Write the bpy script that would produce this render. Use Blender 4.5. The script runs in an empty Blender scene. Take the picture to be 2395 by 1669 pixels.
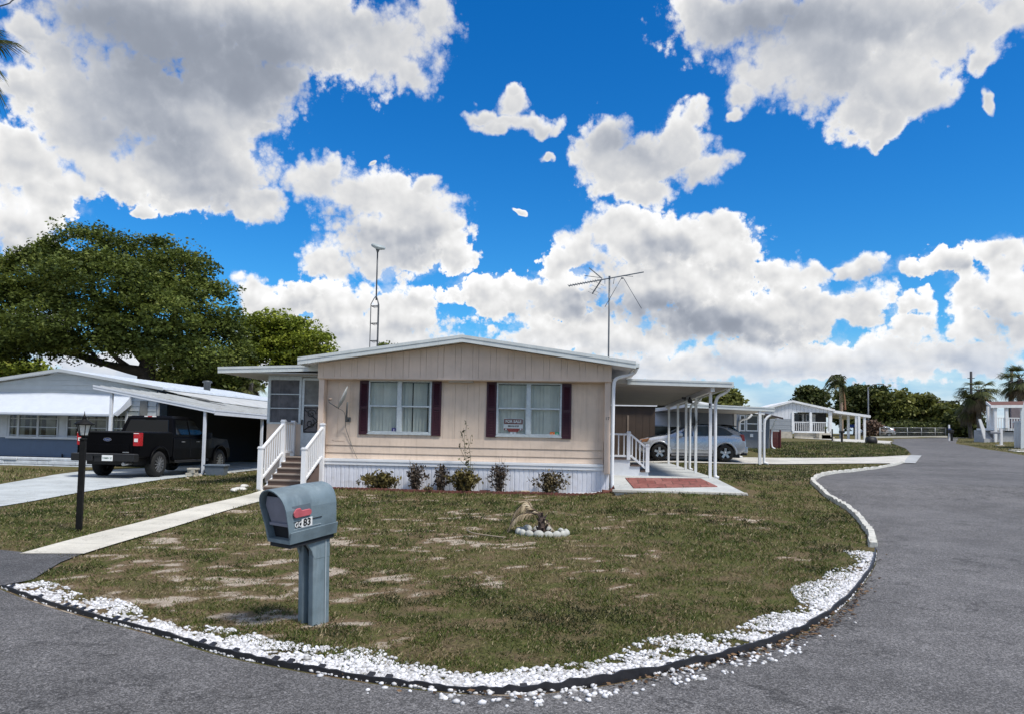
import bpy, bmesh, math, random
import numpy as np
from mathutils import Vector, Matrix
from math import radians as R
random.seed(7); RNG = np.random.default_rng(7)
SC = bpy.context.scene
COL = SC.collection

# ------------------------------------------------------------------ camera
IW, IH, FPX = 2395.0, 1669.0, 1777.0          # photograph size and focal length in its pixels
CH = 1.6                                       # eye height over the near road
YAW, PIT, ROL, SHP = R(5.72), R(3.15), 0.0195, 86.0
_f0 = Vector((-math.sin(YAW)*math.cos(PIT), math.cos(YAW)*math.cos(PIT), math.sin(PIT)))
_r0 = Vector((math.cos(YAW), math.sin(YAW), 0)); _u0 = _r0.cross(_f0)
CR = (_r0*math.cos(ROL)+_u0*math.sin(ROL)).normalized(); CU = (_u0*math.cos(ROL)-_r0*math.sin(ROL)).normalized(); CF = _f0
CC = Vector((0, 0, CH))
cd = bpy.data.cameras.new("camera"); cam = bpy.data.objects.new("camera", cd); COL.objects.link(cam)
m = Matrix((CR, CU, -CF)).transposed().to_4x4(); m.translation = CC; cam.matrix_world = m
cd.sensor_fit = 'HORIZONTAL'; cd.sensor_width = 36; cd.lens = 36*FPX/IW
cd.shift_y = SHP/IW; cd.clip_start = .05; cd.clip_end = 6000
SC.camera = cam

def ray(px, py):
    return (CF + CR*((px-IW/2)/FPX) + CU*((IH/2+SHP-py)/FPX))
def at(px, py, Y):
    d = ray(px, py); t = Y/d.y
    return CC + d*t
def proj(P):
    d = Vector(P)-CC; w = d.dot(CF)
    return (IW/2+FPX*d.dot(CR)/w, IH/2+SHP-FPX*d.dot(CU)/w)

# ------------------------------------------------------------------ light
SUN_EL, SUN_AZ = R(58), R(125)      # azimuth clockwise from +Y (behind the viewer's right shoulder)
SKY_K = .1
SC.view_settings.view_transform = 'Standard'; SC.view_settings.look = 'None'
SC.view_settings.exposure = 0.0; SC.view_settings.gamma = 1.0
sd = bpy.data.lights.new("sun", 'SUN'); sun = bpy.data.objects.new("sun", sd); COL.objects.link(sun)
sd.energy = 4.2; sd.angle = R(11); sd.color = (1, .95, .88)
sdir = Vector((math.sin(SUN_AZ)*math.cos(SUN_EL), math.cos(SUN_AZ)*math.cos(SUN_EL), math.sin(SUN_EL)))
sun.rotation_euler = sdir.to_track_quat('Z', 'Y').to_euler(); sun.location = (20, -20, 40)

# ------------------------------------------------------------------ world: blue sky with cumulus
class NT:
    """tiny helper for wiring shader nodes"""
    def __init__(s, tree): s.t = tree; s.n = tree.nodes; s.l = tree.links
    def node(s, typ, **kw):
        n = s.n.new(typ)
        for k, v in kw.items():
            if k == 'ins':
                for a, b in v.items(): s.put(n.inputs[a], b)
            else: setattr(n, k, v)
        return n
    def put(s, sock, v):
        if isinstance(v, bpy.types.NodeSocket): s.l.new(v, sock)
        else: sock.default_value = v
    def math(s, op, a, b=None, c=None, clamp=False):
        n = s.n.new('ShaderNodeMath'); n.operation = op; n.use_clamp = clamp
        for i, v in enumerate((a, b, c)):
            if v is not None: s.put(n.inputs[i], v)
        return n.outputs[0]
    def vec(s, op, a, b=None, c=None):
        n = s.n.new('ShaderNodeVectorMath'); n.operation = op
        for i, v in enumerate((a, b, c)):
            if v is not None: s.put(n.inputs[i], v)
        return n.outputs[1] if op in ('LENGTH', 'DOT_PRODUCT', 'DISTANCE') else n.outputs[0]
    def mix(s, f, a, b, typ='MIX'):
        n = s.n.new('ShaderNodeMix'); n.data_type = 'RGBA'; n.blend_type = typ
        s.put(n.inputs[0], f)
        for i, v in ((6, a), (7, b)):
            if not isinstance(v, bpy.types.NodeSocket) and len(v) == 3: v = (*v, 1)
            s.put(n.inputs[i], v)
        return n.outputs[2]
    def ss(s, v, lo, hi, a=0.0, b=1.0):
        n = s.n.new('ShaderNodeMapRange'); n.interpolation_type = 'SMOOTHSTEP'
        s.put(n.inputs[0], v)
        for i, q in ((1, lo), (2, hi), (3, a), (4, b)): s.put(n.inputs[i], q)
        return n.outputs[0]
    def noise(s, v, scale, detail=4, rough=.5, dist=0.0, col=False):
        n = s.n.new('ShaderNodeTexNoise'); s.put(n.inputs['Vector'], v)
        n.inputs['Scale'].default_value = scale; n.inputs['Detail'].default_value = detail
        n.inputs['Roughness'].default_value = rough; n.inputs['Distortion'].default_value = dist
        return n.outputs[1 if col else 0]
    def voro(s, v, scale, detail=0, rough=.5, feat='F1', rnd=1.0, out=0):
        n = s.n.new('ShaderNodeTexVoronoi'); n.feature = feat; s.put(n.inputs['Vector'], v)
        n.inputs['Scale'].default_value = scale
        if 'Detail' in n.inputs: n.inputs['Detail'].default_value = detail; n.inputs['Roughness'].default_value = rough
        n.inputs['Randomness'].default_value = rnd
        return n.outputs[out]
BLOBS = [(-32.3,26.19,8.99,2.92),(-22.29,27.72,9.97,2.68),(-16.3,27.1,4.79,3.04),(-13.99,25.68,2.26,1.63),(-33.39,21.42,5.94,3.85),(-28.74,20.66,5.01,4.3),(-26.64,17.92,3.43,2.81),(-24.82,16.13,1.75,1.3),(-35.8,18.6,3.2,2.84),(-38.24,23.58,2.35,2.14),(-39.22,24.27,1.38,1.16),(-39.29,21.13,1.37,1.21),(-33.14,16.14,1.81,1.22),(-32.3,14.89,0.78,0.77),(-23.35,23.89,1.8,1.61),(-12.48,29.24,1.96,1.55),(-26.23,21.99,2.74,2.83),(-24.43,21.01,1.33,0.83),(-26.29,23.46,4.91,2.91),(-22.54,26.39,5.75,2.21),(-25.43,23.86,2.63,2.12),(-29.72,17.49,5.47,2.76),(-36.41,21.04,3.41,3.0),(-34.45,16.73,3.28,1.86),(-39.02,15.89,2.52,2.3),(-37.76,14.03,2.58,1.84),(-39.53,12.41,3.15,2.34),(-39.43,17.22,1.36,1.13),(-36.87,15.51,1.44,1.31),(-20.98,17.7,2.29,1.6),(-20.1,18.66,1.54,1.16),(-17.86,17.09,3.13,2.22),(-14.68,16.72,3.19,2.4),(-12.07,15.34,3.06,2.6),(-15.86,13.6,4.73,2.45),(-19.57,12.44,2.61,1.52),(-12.79,18.03,1.29,1.05),(-10.4,13.25,1.62,1.4),(-24.88,9.91,1.59,1.35),(-23.37,8.81,2.65,1.82),(-18.54,9.11,4.01,2.48),(-14.46,9.0,3.8,2.83),(-12.74,10.33,1.92,1.57),(-16.92,7.0,9.89,1.89),(-21.01,9.89,1.81,1.23),(-6.21,22.82,2.8,0.74),(-8.36,23.14,1.64,0.71),(-6.07,23.82,1.48,1.07),(-4.23,22.48,1.97,0.92),(-7.35,22.37,1.64,0.63),(-6.41,24.52,0.82,0.56),(-3.43,20.18,0.79,0.35),(-5.58,16.53,0.49,0.27),(-16.2,19.43,0.44,0.23),(4.1,19.83,3.5,1.81),(1.03,21.23,2.27,2.03),(1.86,19.45,2.9,2.21),(5.68,20.77,2.53,1.72),(6.93,21.56,2.19,2.13),(7.79,22.85,1.18,0.97),(3.8,17.77,2.39,1.25),(8.5,19.46,2.31,1.15),(0.4,20.07,1.46,1.76),(9.99,28.57,4.61,2.03),(14.78,25.71,5.22,2.32),(24.0,25.68,4.0,2.16),(22.95,22.67,1.78,1.77),(11.51,28.66,5.74,1.89),(18.75,27.39,9.87,2.94),(17.35,24.84,4.76,2.83),(20.88,23.53,3.7,3.05),(18.99,21.48,1.9,1.59),(20.86,21.08,1.71,1.44),(12.42,25.73,2.69,1.57),(11.38,24.12,1.36,1.21),(10.93,22.94,0.76,0.49),(26.21,25.92,3.11,1.52),(20.19,20.25,1.2,0.74),(26.43,24.21,1.07,1.31),(26.46,21.52,0.33,0.62),(28.56,26.06,1.36,1.36),(8.12,29.51,2.5,1.26),(1.27,15.41,2.41,1.68),(-0.64,13.73,2.26,1.86),(-2.57,12.79,1.62,1.56),(3.2,14.62,3.5,2.14),(6.67,14.82,2.8,1.81),(9.75,14.84,2.43,1.79),(10.66,12.85,2.4,2.71),(5.76,11.48,7.78,3.09),(13.03,11.84,1.9,1.34),(14.48,10.88,2.15,1.64),(16.04,11.39,0.84,1.03),(-2.54,10.59,3.88,2.21),(-8.06,10.49,3.08,1.74),(-4.82,10.87,3.25,1.42),(10.07,8.92,8.08,3.07),(0.73,7.75,10.46,2.55),(18.92,9.33,2.95,1.59),(21.81,9.31,1.41,0.99),(22.05,7.74,1.4,1.42),(21.27,6.77,2.83,1.43),(15.33,8.76,2.83,2.39),(18.93,11.64,1.94,1.03),(17.57,11.59,0.83,0.58),(24.34,11.9,2.93,1.23),(27.42,11.85,2.06,1.19),(26.92,9.5,2.54,1.75),(25.5,7.7,2.02,1.78),(28.27,8.06,2.01,2.39),(22.34,11.66,1.02,0.7),(27.85,10.48,1.81,1.32),(26.18,5.74,3.04,1.64),(15.89,5.75,15.47,1.8),(3.94,5.21,17.13,1.59),(-32.62,4.33,8.47,1.44),(-15.27,4.21,15.36,1.59),(-38.1,6.44,2.77,1.63),(117.1,24.3,21.2,11.0),(-149.8,10.0,16.2,12.2),(122.2,15.0,29.9,10.4),(-99.2,22.3,24.9,8.8),(-147.6,34.0,23.3,11.7),(-138.9,9.9,26.6,11.0),(132.3,8.9,28.1,10.4),(-127.5,34.4,26.0,12.6),(154.8,32.0,22.2,12.7),(0,62,60,16),(120,64,60,14),(-110,60,60,14),(15,42,20,6),(-20,38,18,5)]
GREYS = [(-30.07,25.15,8.22,3.27,1.0),(-24.51,22.92,3.25,2.43,0.35),(-33.36,20.9,5.17,1.81,0.35),(-12.43,27.67,1.96,1.59,0.1),(-20.43,27.45,4.33,1.55,0.25),(-32.68,23.1,3.93,2.28,0.5),(-26.36,25.03,4.91,2.33,0.55),(-31.68,18.95,5.04,1.47,0.75),(-27.46,16.96,4.24,1.55,0.5),(-17.31,28.32,3.81,1.55,0.25),(-34.89,25.61,3.03,1.68,0.3),(14.2,28.2,7.31,2.0,0.85),(17.34,23.81,3.36,1.56,0.3),(24.01,26.63,3.51,1.18,0.4),(18.47,25.95,3.31,1.51,0.35),(20.87,21.99,2.64,1.3,0.25),(1.84,21.35,2.58,1.3,0.6),(3.77,20.85,1.92,1.16,0.4),(6.32,19.0,2.2,1.17,0.3),(5.11,13.81,2.52,1.53,0.65),(15.9,9.63,2.53,0.77,0.3),(3.23,12.15,2.86,0.93,0.35),(7.62,12.05,2.77,0.92,0.3),(-19.36,15.18,2.16,1.2,0.3),(-12.4,15.63,1.93,1.22,0.25),(5.78,9.46,6.22,1.31,1.0),(9.47,8.01,5.13,1.05,0.9),(-1.55,9.8,3.23,1.11,0.6),(13.33,7.01,4.34,0.91,0.4),(11.26,13.43,1.49,1.49,0.25),(17.28,7.8,2.48,0.89,0.35),(1.33,10.91,2.56,0.94,0.4),(-15.87,13.91,3.47,1.22,0.5),(-13.64,14.03,2.56,1.54,0.4),(-21.59,8.93,2.1,1.23,0.4),(-17.87,7.58,4.64,0.78,0.4),(-11.88,8.15,2.88,0.7,0.4),(18.93,11.07,1.75,0.52,0.6),(25.06,11.29,2.89,0.54,0.4),(26.9,7.34,1.61,1.35,0.5),(25.7,5.21,3.3,0.72,0.5),(-38.81,11.74,2.29,0.79,0.25),(10.09,5.37,14.73,0.68,0.45),(-4.07,5.77,7.08,0.58,0.4)]
# azimuth / elevation, radii (degrees) of every cloud lobe, then of the grey undersides with their depth
def make_sky():
    w = bpy.data.worlds.new("World"); SC.world = w; w.use_nodes = True
    w.cycles.sampling_method = 'MANUAL'; w.cycles.sample_map_resolution = 512
    n = NT(w.node_tree); n.n.clear()
    D = n.node('ShaderNodeTexCoord').outputs['Generated']
    sp = n.node('ShaderNodeSeparateXYZ', ins={0: D}).outputs
    az = n.math('MULTIPLY', n.math('ARCTAN2', sp[0], sp[1]), 57.2958)
    el = n.math('MULTIPLY', n.math('ARCSINE', sp[2]), 57.2958)
    P = n.node('ShaderNodeCombineXYZ', ins={0: az, 1: el}).outputs[0]
    wp = n.vec('SCALE', n.vec('SUBTRACT', n.noise(P, .33, 3, .55, col=True), (.5, .5, .5)))
    n.n[-1].inputs['Scale'].default_value = 3.4
    PW = n.vec('MULTIPLY', n.vec('ADD', P, wp), (1, 1, 0))
    PG_ = n.vec('ADD', P, n.vec('SCALE', wp)); n.n[-2].inputs['Scale'].default_value = .45
    PG_ = n.vec('MULTIPLY', PG_, (1, 1, 0))
    f = num = den = None
    for a, e, rx, ry in BLOBS:
        q = n.vec('MULTIPLY_ADD', PW, (1/rx, 1/ry, 0), (-a/rx, -e/ry, 0))
        d = n.math('SUBTRACT', 1.0, n.vec('LENGTH', q))
        w2 = n.math('POWER', n.math('MAXIMUM', n.math('ADD', d, .25), 0.0), 3)
        qy = n.vec('DOT_PRODUCT', q, (0, 1, 0))
        f = d if f is None else n.math('SMOOTH_MAX', f, d, .18)
        num = n.math('MULTIPLY', w2, qy) if num is None else n.math('MULTIPLY_ADD', w2, qy, num)
        den = n.math('ADD', w2, .02 if den is None else den)
    g = None
    for a, e, rx, ry, k in GREYS:
        q = n.vec('MULTIPLY_ADD', PG_, (1/rx, 1/ry, 0), (-a/rx, -e/ry, 0))
        d = n.math('MULTIPLY', n.ss(n.vec('LENGTH', q), 0.0, 1.6, 1.0, 0.0), k)
        g = d if g is None else n.math('ADD', g, d)
    def billow(p, k, r):
        v = n.voro(p, .55 if k < 4 else .85, k, r)
        b = n.noise(p, .42 if k < 4 else .7, k+1, r)
        return n.math('ADD', n.math('MULTIPLY', v, -.55), n.math('MULTIPLY', b, .8))
    b0 = billow(P, 5, .58)
    r0 = billow(P, 2.5, .42); r1 = billow(n.vec('ADD', P, (.25, .6, 0)), 2.5, .42)
    edge = n.math('ADD', n.math('ADD', f, n.ss(el, 10, 18, .0, .16)), n.math('MULTIPLY', n.math('ADD', b0, .22), n.ss(el, 10, 19, .98, .80)))
    high = n.ss(el, 12, 20)
    soft = n.noise(P, .12, 2, .5)
    alpha = n.ss(edge, .0, n.math('ADD', n.ss(soft, .38, .62, .12, .46), n.math('MULTIPLY', high, .22)))
    wisp = n.math('MULTIPLY', n.ss(n.math('ADD', f, n.math('MULTIPLY', n.math('SUBTRACT', n.noise(P, .55, 8, .68), .5), 1.9)), .0, .75), .42)
    alpha = n.math('MAXIMUM', alpha, wisp)
    relief = n.math('SUBTRACT', r0, r1)
    depth = n.ss(edge, .05, .9)
    top = n.math('DIVIDE', num, den)                 # -1 underside of a lobe, +1 its sunlit top
    lit = n.math('ADD', n.math('SUBTRACT', .95, n.math('MULTIPLY', high, .02)), n.math('MULTIPLY', relief, n.math('SUBTRACT', .44, n.math('MULTIPLY', high, .30))))
    lit = n.math('ADD', lit, n.math('MULTIPLY', top, n.math('SUBTRACT', .20, n.math('MULTIPLY', high, .10))))
    lit = n.math('ADD', lit, n.math('MULTIPLY', n.math('ADD', b0, .02), .10))
    lit = n.math('SUBTRACT', lit, n.math('MULTIPLY', depth, n.math('ADD', .12, n.math('MULTIPLY', high, .08))))
    lit = n.math('ADD', lit, n.math('MULTIPLY', n.ss(edge, .06, .45, 1, 0), n.math('ADD', .12, n.math('MULTIPLY', high, .05))))
    gn = n.math('MULTIPLY', g, n.ss(n.noise(P, .22, 4, .5), .3, .7, .70, 1.12))
    lit = n.math('SUBTRACT', lit, n.math('MULTIPLY', gn, .41))
    lit = n.math('SMOOTH_MIN', n.math('SMOOTH_MAX', lit, .36, .22), 1.08, .12)
    cc = n.mix(n.ss(lit, .25, .85), (.80, .90, 1.10), (1, 1, 1))
    cloud = n.mix(1.0, cc, n.node('ShaderNodeCombineXYZ', ins={0: lit, 1: lit, 2: lit}).outputs[0], 'MULTIPLY')
    st = n.node('ShaderNodeTexSky', sky_type='NISHITA', sun_disc=False)
    st.sun_elevation = SUN_EL; st.sun_rotation = SUN_AZ; st.dust_density = .6; st.ozone_density = 2.0
    hs = n.node('ShaderNodeHueSaturation', ins={'Saturation': 1.46, 'Value': 1.46, 'Color': st.outputs[0]})
    blue = n.mix(1.0, hs.outputs[0], (.40, .86, 1.08), 'MULTIPLY')
    cl10 = n.vec('SCALE', cloud); n.n[-1].inputs['Scale'].default_value = 1/SKY_K
    col = n.mix(n.math('MULTIPLY', alpha, n.ss(el, -1.5, 1)), blue, cl10)
    hz = n.mix(n.ss(n.noise(n.vec('MULTIPLY', P, (.35, 1, 1)), .6, 5, .55), .35, .65), (.50, .62, .82, 1), (.86, .89, .94, 1))
    hz10 = n.vec('SCALE', hz); n.n[-1].inputs['Scale'].default_value = 1/SKY_K
    col = n.mix(n.ss(el, 1.2, 8.5, .85, 0), col, hz10)
    bg = n.node('ShaderNodeBackground', ins={'Color': col, 'Strength': SKY_K})
    out = n.node('ShaderNodeOutputWorld'); n.l.new(bg.outputs[0], out.inputs[0])
make_sky()

# ------------------------------------------------------------------ materials
MATS = {}
def mat(name, col, rough=.6, var=.12, scale=6.0, bump=0.0, bscale=60.0, metal=0.0, spec=.5, dirt=None, streak=None, coat=0.0):
    """painted / worn surface: base colour broken up by noise, optional stains (dirt) and vertical run marks (streak)"""
    if name in MATS: return MATS[name]
    m = bpy.data.materials.new(name); m.use_nodes = True; n = NT(m.node_tree)
    b = n.n['Principled BSDF']
    g = n.node('ShaderNodeNewGeometry').outputs['Position']
    c = (*col, 1)
    nz = n.noise(g, scale, 5, .6)
    k = n.ss(nz, .3, .7, 1-var, 1+var)
    cc = n.mix(1.0, c, n.node('ShaderNodeCombineXYZ', ins={0: k, 1: k, 2: k}).outputs[0], 'MULTIPLY')
    if dirt:
        dc, amt, ds = dirt
        cc = n.mix(n.math('MULTIPLY', n.ss(n.noise(g, ds, 6, .65), .52, .75), amt), cc, (*dc, 1))
    if streak:
        dc, amt = streak
        sv = n.vec('MULTIPLY', g, (14, 14, .7))
        cc = n.mix(n.math('MULTIPLY', n.ss(n.noise(sv, 1, 4, .6), .5, .8), amt), cc, (*dc, 1))
    n.put(b.inputs['Base Color'], cc)
    n.put(b.inputs['Roughness'], n.ss(nz, .2, .8, max(.02, rough-.07), min(1, rough+.07)))
    b.inputs['Metallic'].default_value = metal
    b.inputs['Specular IOR Level'].default_value = spec
    if coat: b.inputs['Coat Weight'].default_value = coat; b.inputs['Coat Roughness'].default_value = .05
    if bump:
        bn = n.node('ShaderNodeBump', ins={'Strength': bump, 'Distance': .01, 'Height': n.noise(g, bscale, 4, .6)})
        n.l.new(bn.outputs[0], b.inputs['Normal'])
    MATS[name] = m; return m

def leafmat(name, c0, c1, c2=None, trans=.25):
    """foliage: colour picked per leaf from a stored random value"""
    if name in MATS: return MATS[name]
    m = bpy.data.materials.new(name); m.use_nodes = True; n = NT(m.node_tree)
    b = n.n['Principled BSDF']
    a = n.node('ShaderNodeAttribute', attribute_name='tone').outputs['Fac']
    cc = n.mix(n.ss(a, 0, 1), (*c0, 1), (*c1, 1))
    if c2: cc = n.mix(n.ss(a, .8, 1.0), cc, (*c2, 1))
    n.put(b.inputs['Base Color'], cc); b.inputs['Roughness'].default_value = .6; b.inputs['Specular IOR Level'].default_value = .25
    tr = n.node('ShaderNodeBsdfTranslucent', ins={'Color': cc})
    mx = n.node('ShaderNodeMixShader', ins={0: trans}); n.l.new(b.outputs[0], mx.inputs[1]); n.l.new(tr.outputs[0], mx.inputs[2])
    n.l.new(mx.outputs[0], n.n['Material Output'].inputs[0])
    MATS[name] = m; return m

def glassmat(name, tint=(.85, .9, .9), refl=1.0):
    if name in MATS: return MATS[name]
    m = bpy.data.materials.new(name); m.use_nodes = True; n = NT(m.node_tree)
    n.n.remove(n.n['Principled BSDF'])
    t = n.node('ShaderNodeBsdfTransparent', ins={'Color': (*tint, 1)})
    g = n.node('ShaderNodeBsdfGlossy', ins={'Roughness': .03})
    fr = n.node('ShaderNodeFresnel', ins={'IOR': 1.5})
    mx = n.node('ShaderNodeMixShader', ins={0: n.math('MULTIPLY', fr.outputs[0], refl, clamp=True)})
    n.l.new(t.outputs[0], mx.inputs[1]); n.l.new(g.outputs[0], mx.inputs[2]); n.l.new(mx.outputs[0], n.n['Material Output'].inputs[0])
    MATS[name] = m; return m

# ------------------------------------------------------------------ objects
def prop(o, label=None, cat=None, group=None, kind=None):
    if label: o['label'] = label
    if cat: o['category'] = cat
    if group: o['group'] = group
    if kind: o['kind'] = kind
    return o
def thing(name, label, cat, loc=(0, 0, 0), rz=0.0, group=None, tilt=None):
    o = bpy.data.objects.new(name, None); COL.objects.link(o); o.empty_display_size = .2
    o.location = loc
    o.rotation_euler = (tilt[0], tilt[1], rz) if tilt else (0, 0, rz)
    return prop(o, label, cat, group)
def root(o):
    while o.parent: o = o.parent
    return o
def copy_tree(o, parent=None):
    c = o.copy(); COL.objects.link(c)
    if parent: c.parent = parent
    for ch in [x for x in bpy.data.objects if x.parent == o]: copy_tree(ch, c)
    return c

class MB:
    """collects shapes; build() links them as one mesh object"""
    def __init__(s): s.v = []; s.f = []; s.sm = []
    def add(s, vs, fs, smooth=False):
        o = len(s.v); s.v += [tuple(v) for v in vs]; s.f += [tuple(i+o for i in f) for f in fs]; s.sm += [smooth]*len(fs); return s
    def box(s, x0, y0, z0, x1, y1, z1):
        v = [(x0, y0, z0), (x1, y0, z0), (x1, y1, z0), (x0, y1, z0), (x0, y0, z1), (x1, y0, z1), (x1, y1, z1), (x0, y1, z1)]
        return s.add(v, [(0, 3, 2, 1), (4, 5, 6, 7), (0, 1, 5, 4), (1, 2, 6, 5), (2, 3, 7, 6), (3, 0, 4, 7)])
    def bar(s, p, q, w, h=None, up=(0, 0, 1)):
        p, q = Vector(p), Vector(q); h = h or w; d = (q-p).normalized(); up = Vector(up)
        if abs(d.dot(up)) > .98: up = Vector((0, 1, 0))
        a = d.cross(up).normalized()*w/2; b = a.cross(d).normalized()*h/2
        v = [p-a-b, p+a-b, p+a+b, p-a+b, q-a-b, q+a-b, q+a+b, q-a+b]
        return s.add(v, [(3, 2, 1, 0), (4, 5, 6, 7), (0, 1, 5, 4), (1, 2, 6, 5), (2, 3, 7, 6), (3, 0, 4, 7)])
    def tube(s, pts, r, n=8, cap=True):
        pts = [Vector(p) for p in pts]; rs = r if isinstance(r, (list, tuple)) else [r]*len(pts)
        vs = []; ref = None
        for i, p in enumerate(pts):
            d = (pts[min(i+1, len(pts)-1)]-pts[max(i-1, 0)]).normalized()
            if ref is None: ref = d.orthogonal()
            a = (ref-d*ref.dot(d)); a = (a if a.length > 1e-5 else d.orthogonal()).normalized(); ref = a; b = d.cross(a)
            for k in range(n):
                t = 2*math.pi*k/n; vs.append(p+(a*math.cos(t)+b*math.sin(t))*rs[i])
        fs = [(i*n+k, i*n+(k+1) % n, (i+1)*n+(k+1) % n, (i+1)*n+k) for i in range(len(pts)-1) for k in range(n)]
        s.add(vs, fs, True)
        if cap:
            o = len(s.v)-len(vs); s.f += [tuple(o+k for k in reversed(range(n))), tuple(o+(len(pts)-1)*n+k for k in range(n))]; s.sm += [False]*2
        return s
    def prism(s, poly, d, flip=False):
        """polygon (3D points) swept by vector d"""
        n = len(poly); a = [Vector(p) for p in poly]; d = Vector(d); b = [p+d for p in a]
        nrm = Vector((0, 0, 0))
        for i in range(n): nrm += a[i].cross(a[(i+1) % n])
        if nrm.dot(d) > 0: a, b = a[::-1], b[::-1]
        return s.add(a+b, [tuple(range(n)), tuple(reversed(range(n, 2*n)))]+[(i, i+n, (i+1) % n+n, (i+1) % n) for i in range(n)])
    def quad(s, *p): return s.add(p, [tuple(range(len(p)))])
    def lathe(s, prof, c=(0, 0, 0), n=20, axis='z', smooth=True):
        vs = []
        for r_, h in prof:
            for k in range(n):
                t = 2*math.pi*k/n; u, v = r_*math.cos(t), r_*math.sin(t)
                p = {'z': (u, v, h), 'y': (u, h, v), 'x': (h, u, v)}[axis]
                vs.append((p[0]+c[0], p[1]+c[1], p[2]+c[2]))
        fs = [(i*n+k, i*n+(k+1) % n, (i+1)*n+(k+1) % n, (i+1)*n+k) for i in range(len(prof)-1) for k in range(n)]
        if axis == 'y': fs = [f[::-1] for f in fs]
        return s.add(vs, fs, smooth)
    def ball(s, c, rx, ry=None, rz=None, n=10, m=7, jit=0.0):
        ry = ry or rx; rz = rz or rx; vs = []
        for i in range(m+1):
            ph = math.pi*i/m
            for k in range(n):
                t = 2*math.pi*k/n; j = 1+random.uniform(-jit, jit) if 0 < i < m else 1
                vs.append((c[0]+rx*j*math.sin(ph)*math.cos(t), c[1]+ry*j*math.sin(ph)*math.sin(t), c[2]+rz*j*math.cos(ph)))
        return s.add(vs, [((i+1)*n+k, (i+1)*n+(k+1) % n, i*n+(k+1) % n, i*n+k) for i in range(m) for k in range(n)], True)
    def build(s, name, material, parent=None, bevel=0.0, seg=2, local=False, sharp=35, label=None):
        me = bpy.data.meshes.new(name)
        vs = s.v
        if parent is not None and not local:
            r = root(parent).location; vs = [(a-r.x, b-r.y, c-r.z) for a, b, c in vs]
        me.from_pydata(vs, [], s.f)
        me.polygons.foreach_set('use_smooth', s.sm)
        if bevel:
            bm = bmesh.new(); bm.from_mesh(me)
            bmesh.ops.remove_doubles(bm, verts=bm.verts, dist=1e-5)
            ed = [e for e in bm.edges if len(e.link_faces) == 2 and e.calc_face_angle(0) > R(sharp)]
            bmesh.ops.bevel(bm, geom=ed, offset=bevel, segments=seg, affect='EDGES', profile=.6, clamp_overlap=True)
            bm.to_mesh(me); bm.free()
        me.materials.append(material); me.update()
        o = bpy.data.objects.new(name, me); COL.objects.link(o)
        if parent is not None: o.parent = parent
        if label: o['label'] = label
        return o

def soup(name, V, F, material, parent=None, tone=None, smooth=False):
    """big triangle / quad soups straight from numpy; tone is a per-face value stored for the material"""
    me = bpy.data.meshes.new(name); V = np.ascontiguousarray(V, dtype=np.float32)
    if parent is not None: V = V-np.array(root(parent).location, dtype=np.float32)
    k = F.shape[1]; me.vertices.add(len(V)); me.vertices.foreach_set('co', V.ravel())
    me.loops.add(F.size); me.loops.foreach_set('vertex_index', F.astype(np.int32).ravel())
    me.polygons.add(len(F)); me.polygons.foreach_set('loop_start', np.arange(0, F.size, k, dtype=np.int32))
    me.polygons.foreach_set('loop_total', np.full(len(F), k, dtype=np.int32))
    if smooth: me.polygons.foreach_set('use_smooth', np.ones(len(F), dtype=bool))
    if tone is not None:
        at_ = me.attributes.new('tone', 'FLOAT', 'FACE'); at_.data.foreach_set('value', np.ascontiguousarray(tone, dtype=np.float32))
    me.materials.append(material); me.update(calc_edges=True)
    o = bpy.data.objects.new(name, me); COL.objects.link(o)
    if parent is not None: o.parent = parent
    return o

def text_mesh(name, body, size, material, parent, M, extrude=.001, bold=0.0, sx=1.0, label=None):
    """lettering as a real mesh; M places it (x right, y up, z towards the reader)"""
    cu = bpy.data.curves.new(name, 'FONT'); cu.body = body; cu.size = size; cu.extrude = extrude; cu.offset = bold
    cu.align_x = 'CENTER'; cu.align_y = 'CENTER'; cu.resolution_u = 3
    tmp = bpy.data.objects.new('tmp', cu); COL.objects.link(tmp)
    me = bpy.data.meshes.new_from_object(tmp.evaluated_get(bpy.context.evaluated_depsgraph_get()))
    bpy.data.objects.remove(tmp); bpy.data.curves.remove(cu)
    me.name = name; me.transform(Matrix.Diagonal((sx, 1, 1, 1))); me.transform(M); me.materials.clear(); me.materials.append(material)
    o = bpy.data.objects.new(name, me); COL.objects.link(o); o.parent = parent
    return o
def facing(o, x=(1, 0, 0), y=(0, 0, 1)):
    x, y = Vector(x).normalized(), Vector(y).normalized(); z = x.cross(y)
    m = Matrix((x, y, z)).transposed().to_4x4(); m.translation = Vector(o); return m

def boolean_cut(o, cutters):
    for c in cutters:
        md = o.modifiers.new('b', 'BOOLEAN'); md.object = c; md.operation = 'DIFFERENCE'; md.solver = 'EXACT'
    me = bpy.data.meshes.new_from_object(o.evaluated_get(bpy.context.evaluated_depsgraph_get()))
    old = o.data; o.modifiers.clear(); o.data = me; bpy.data.meshes.remove(old)
    for c in cutters: bpy.data.objects.remove(c)

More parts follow.
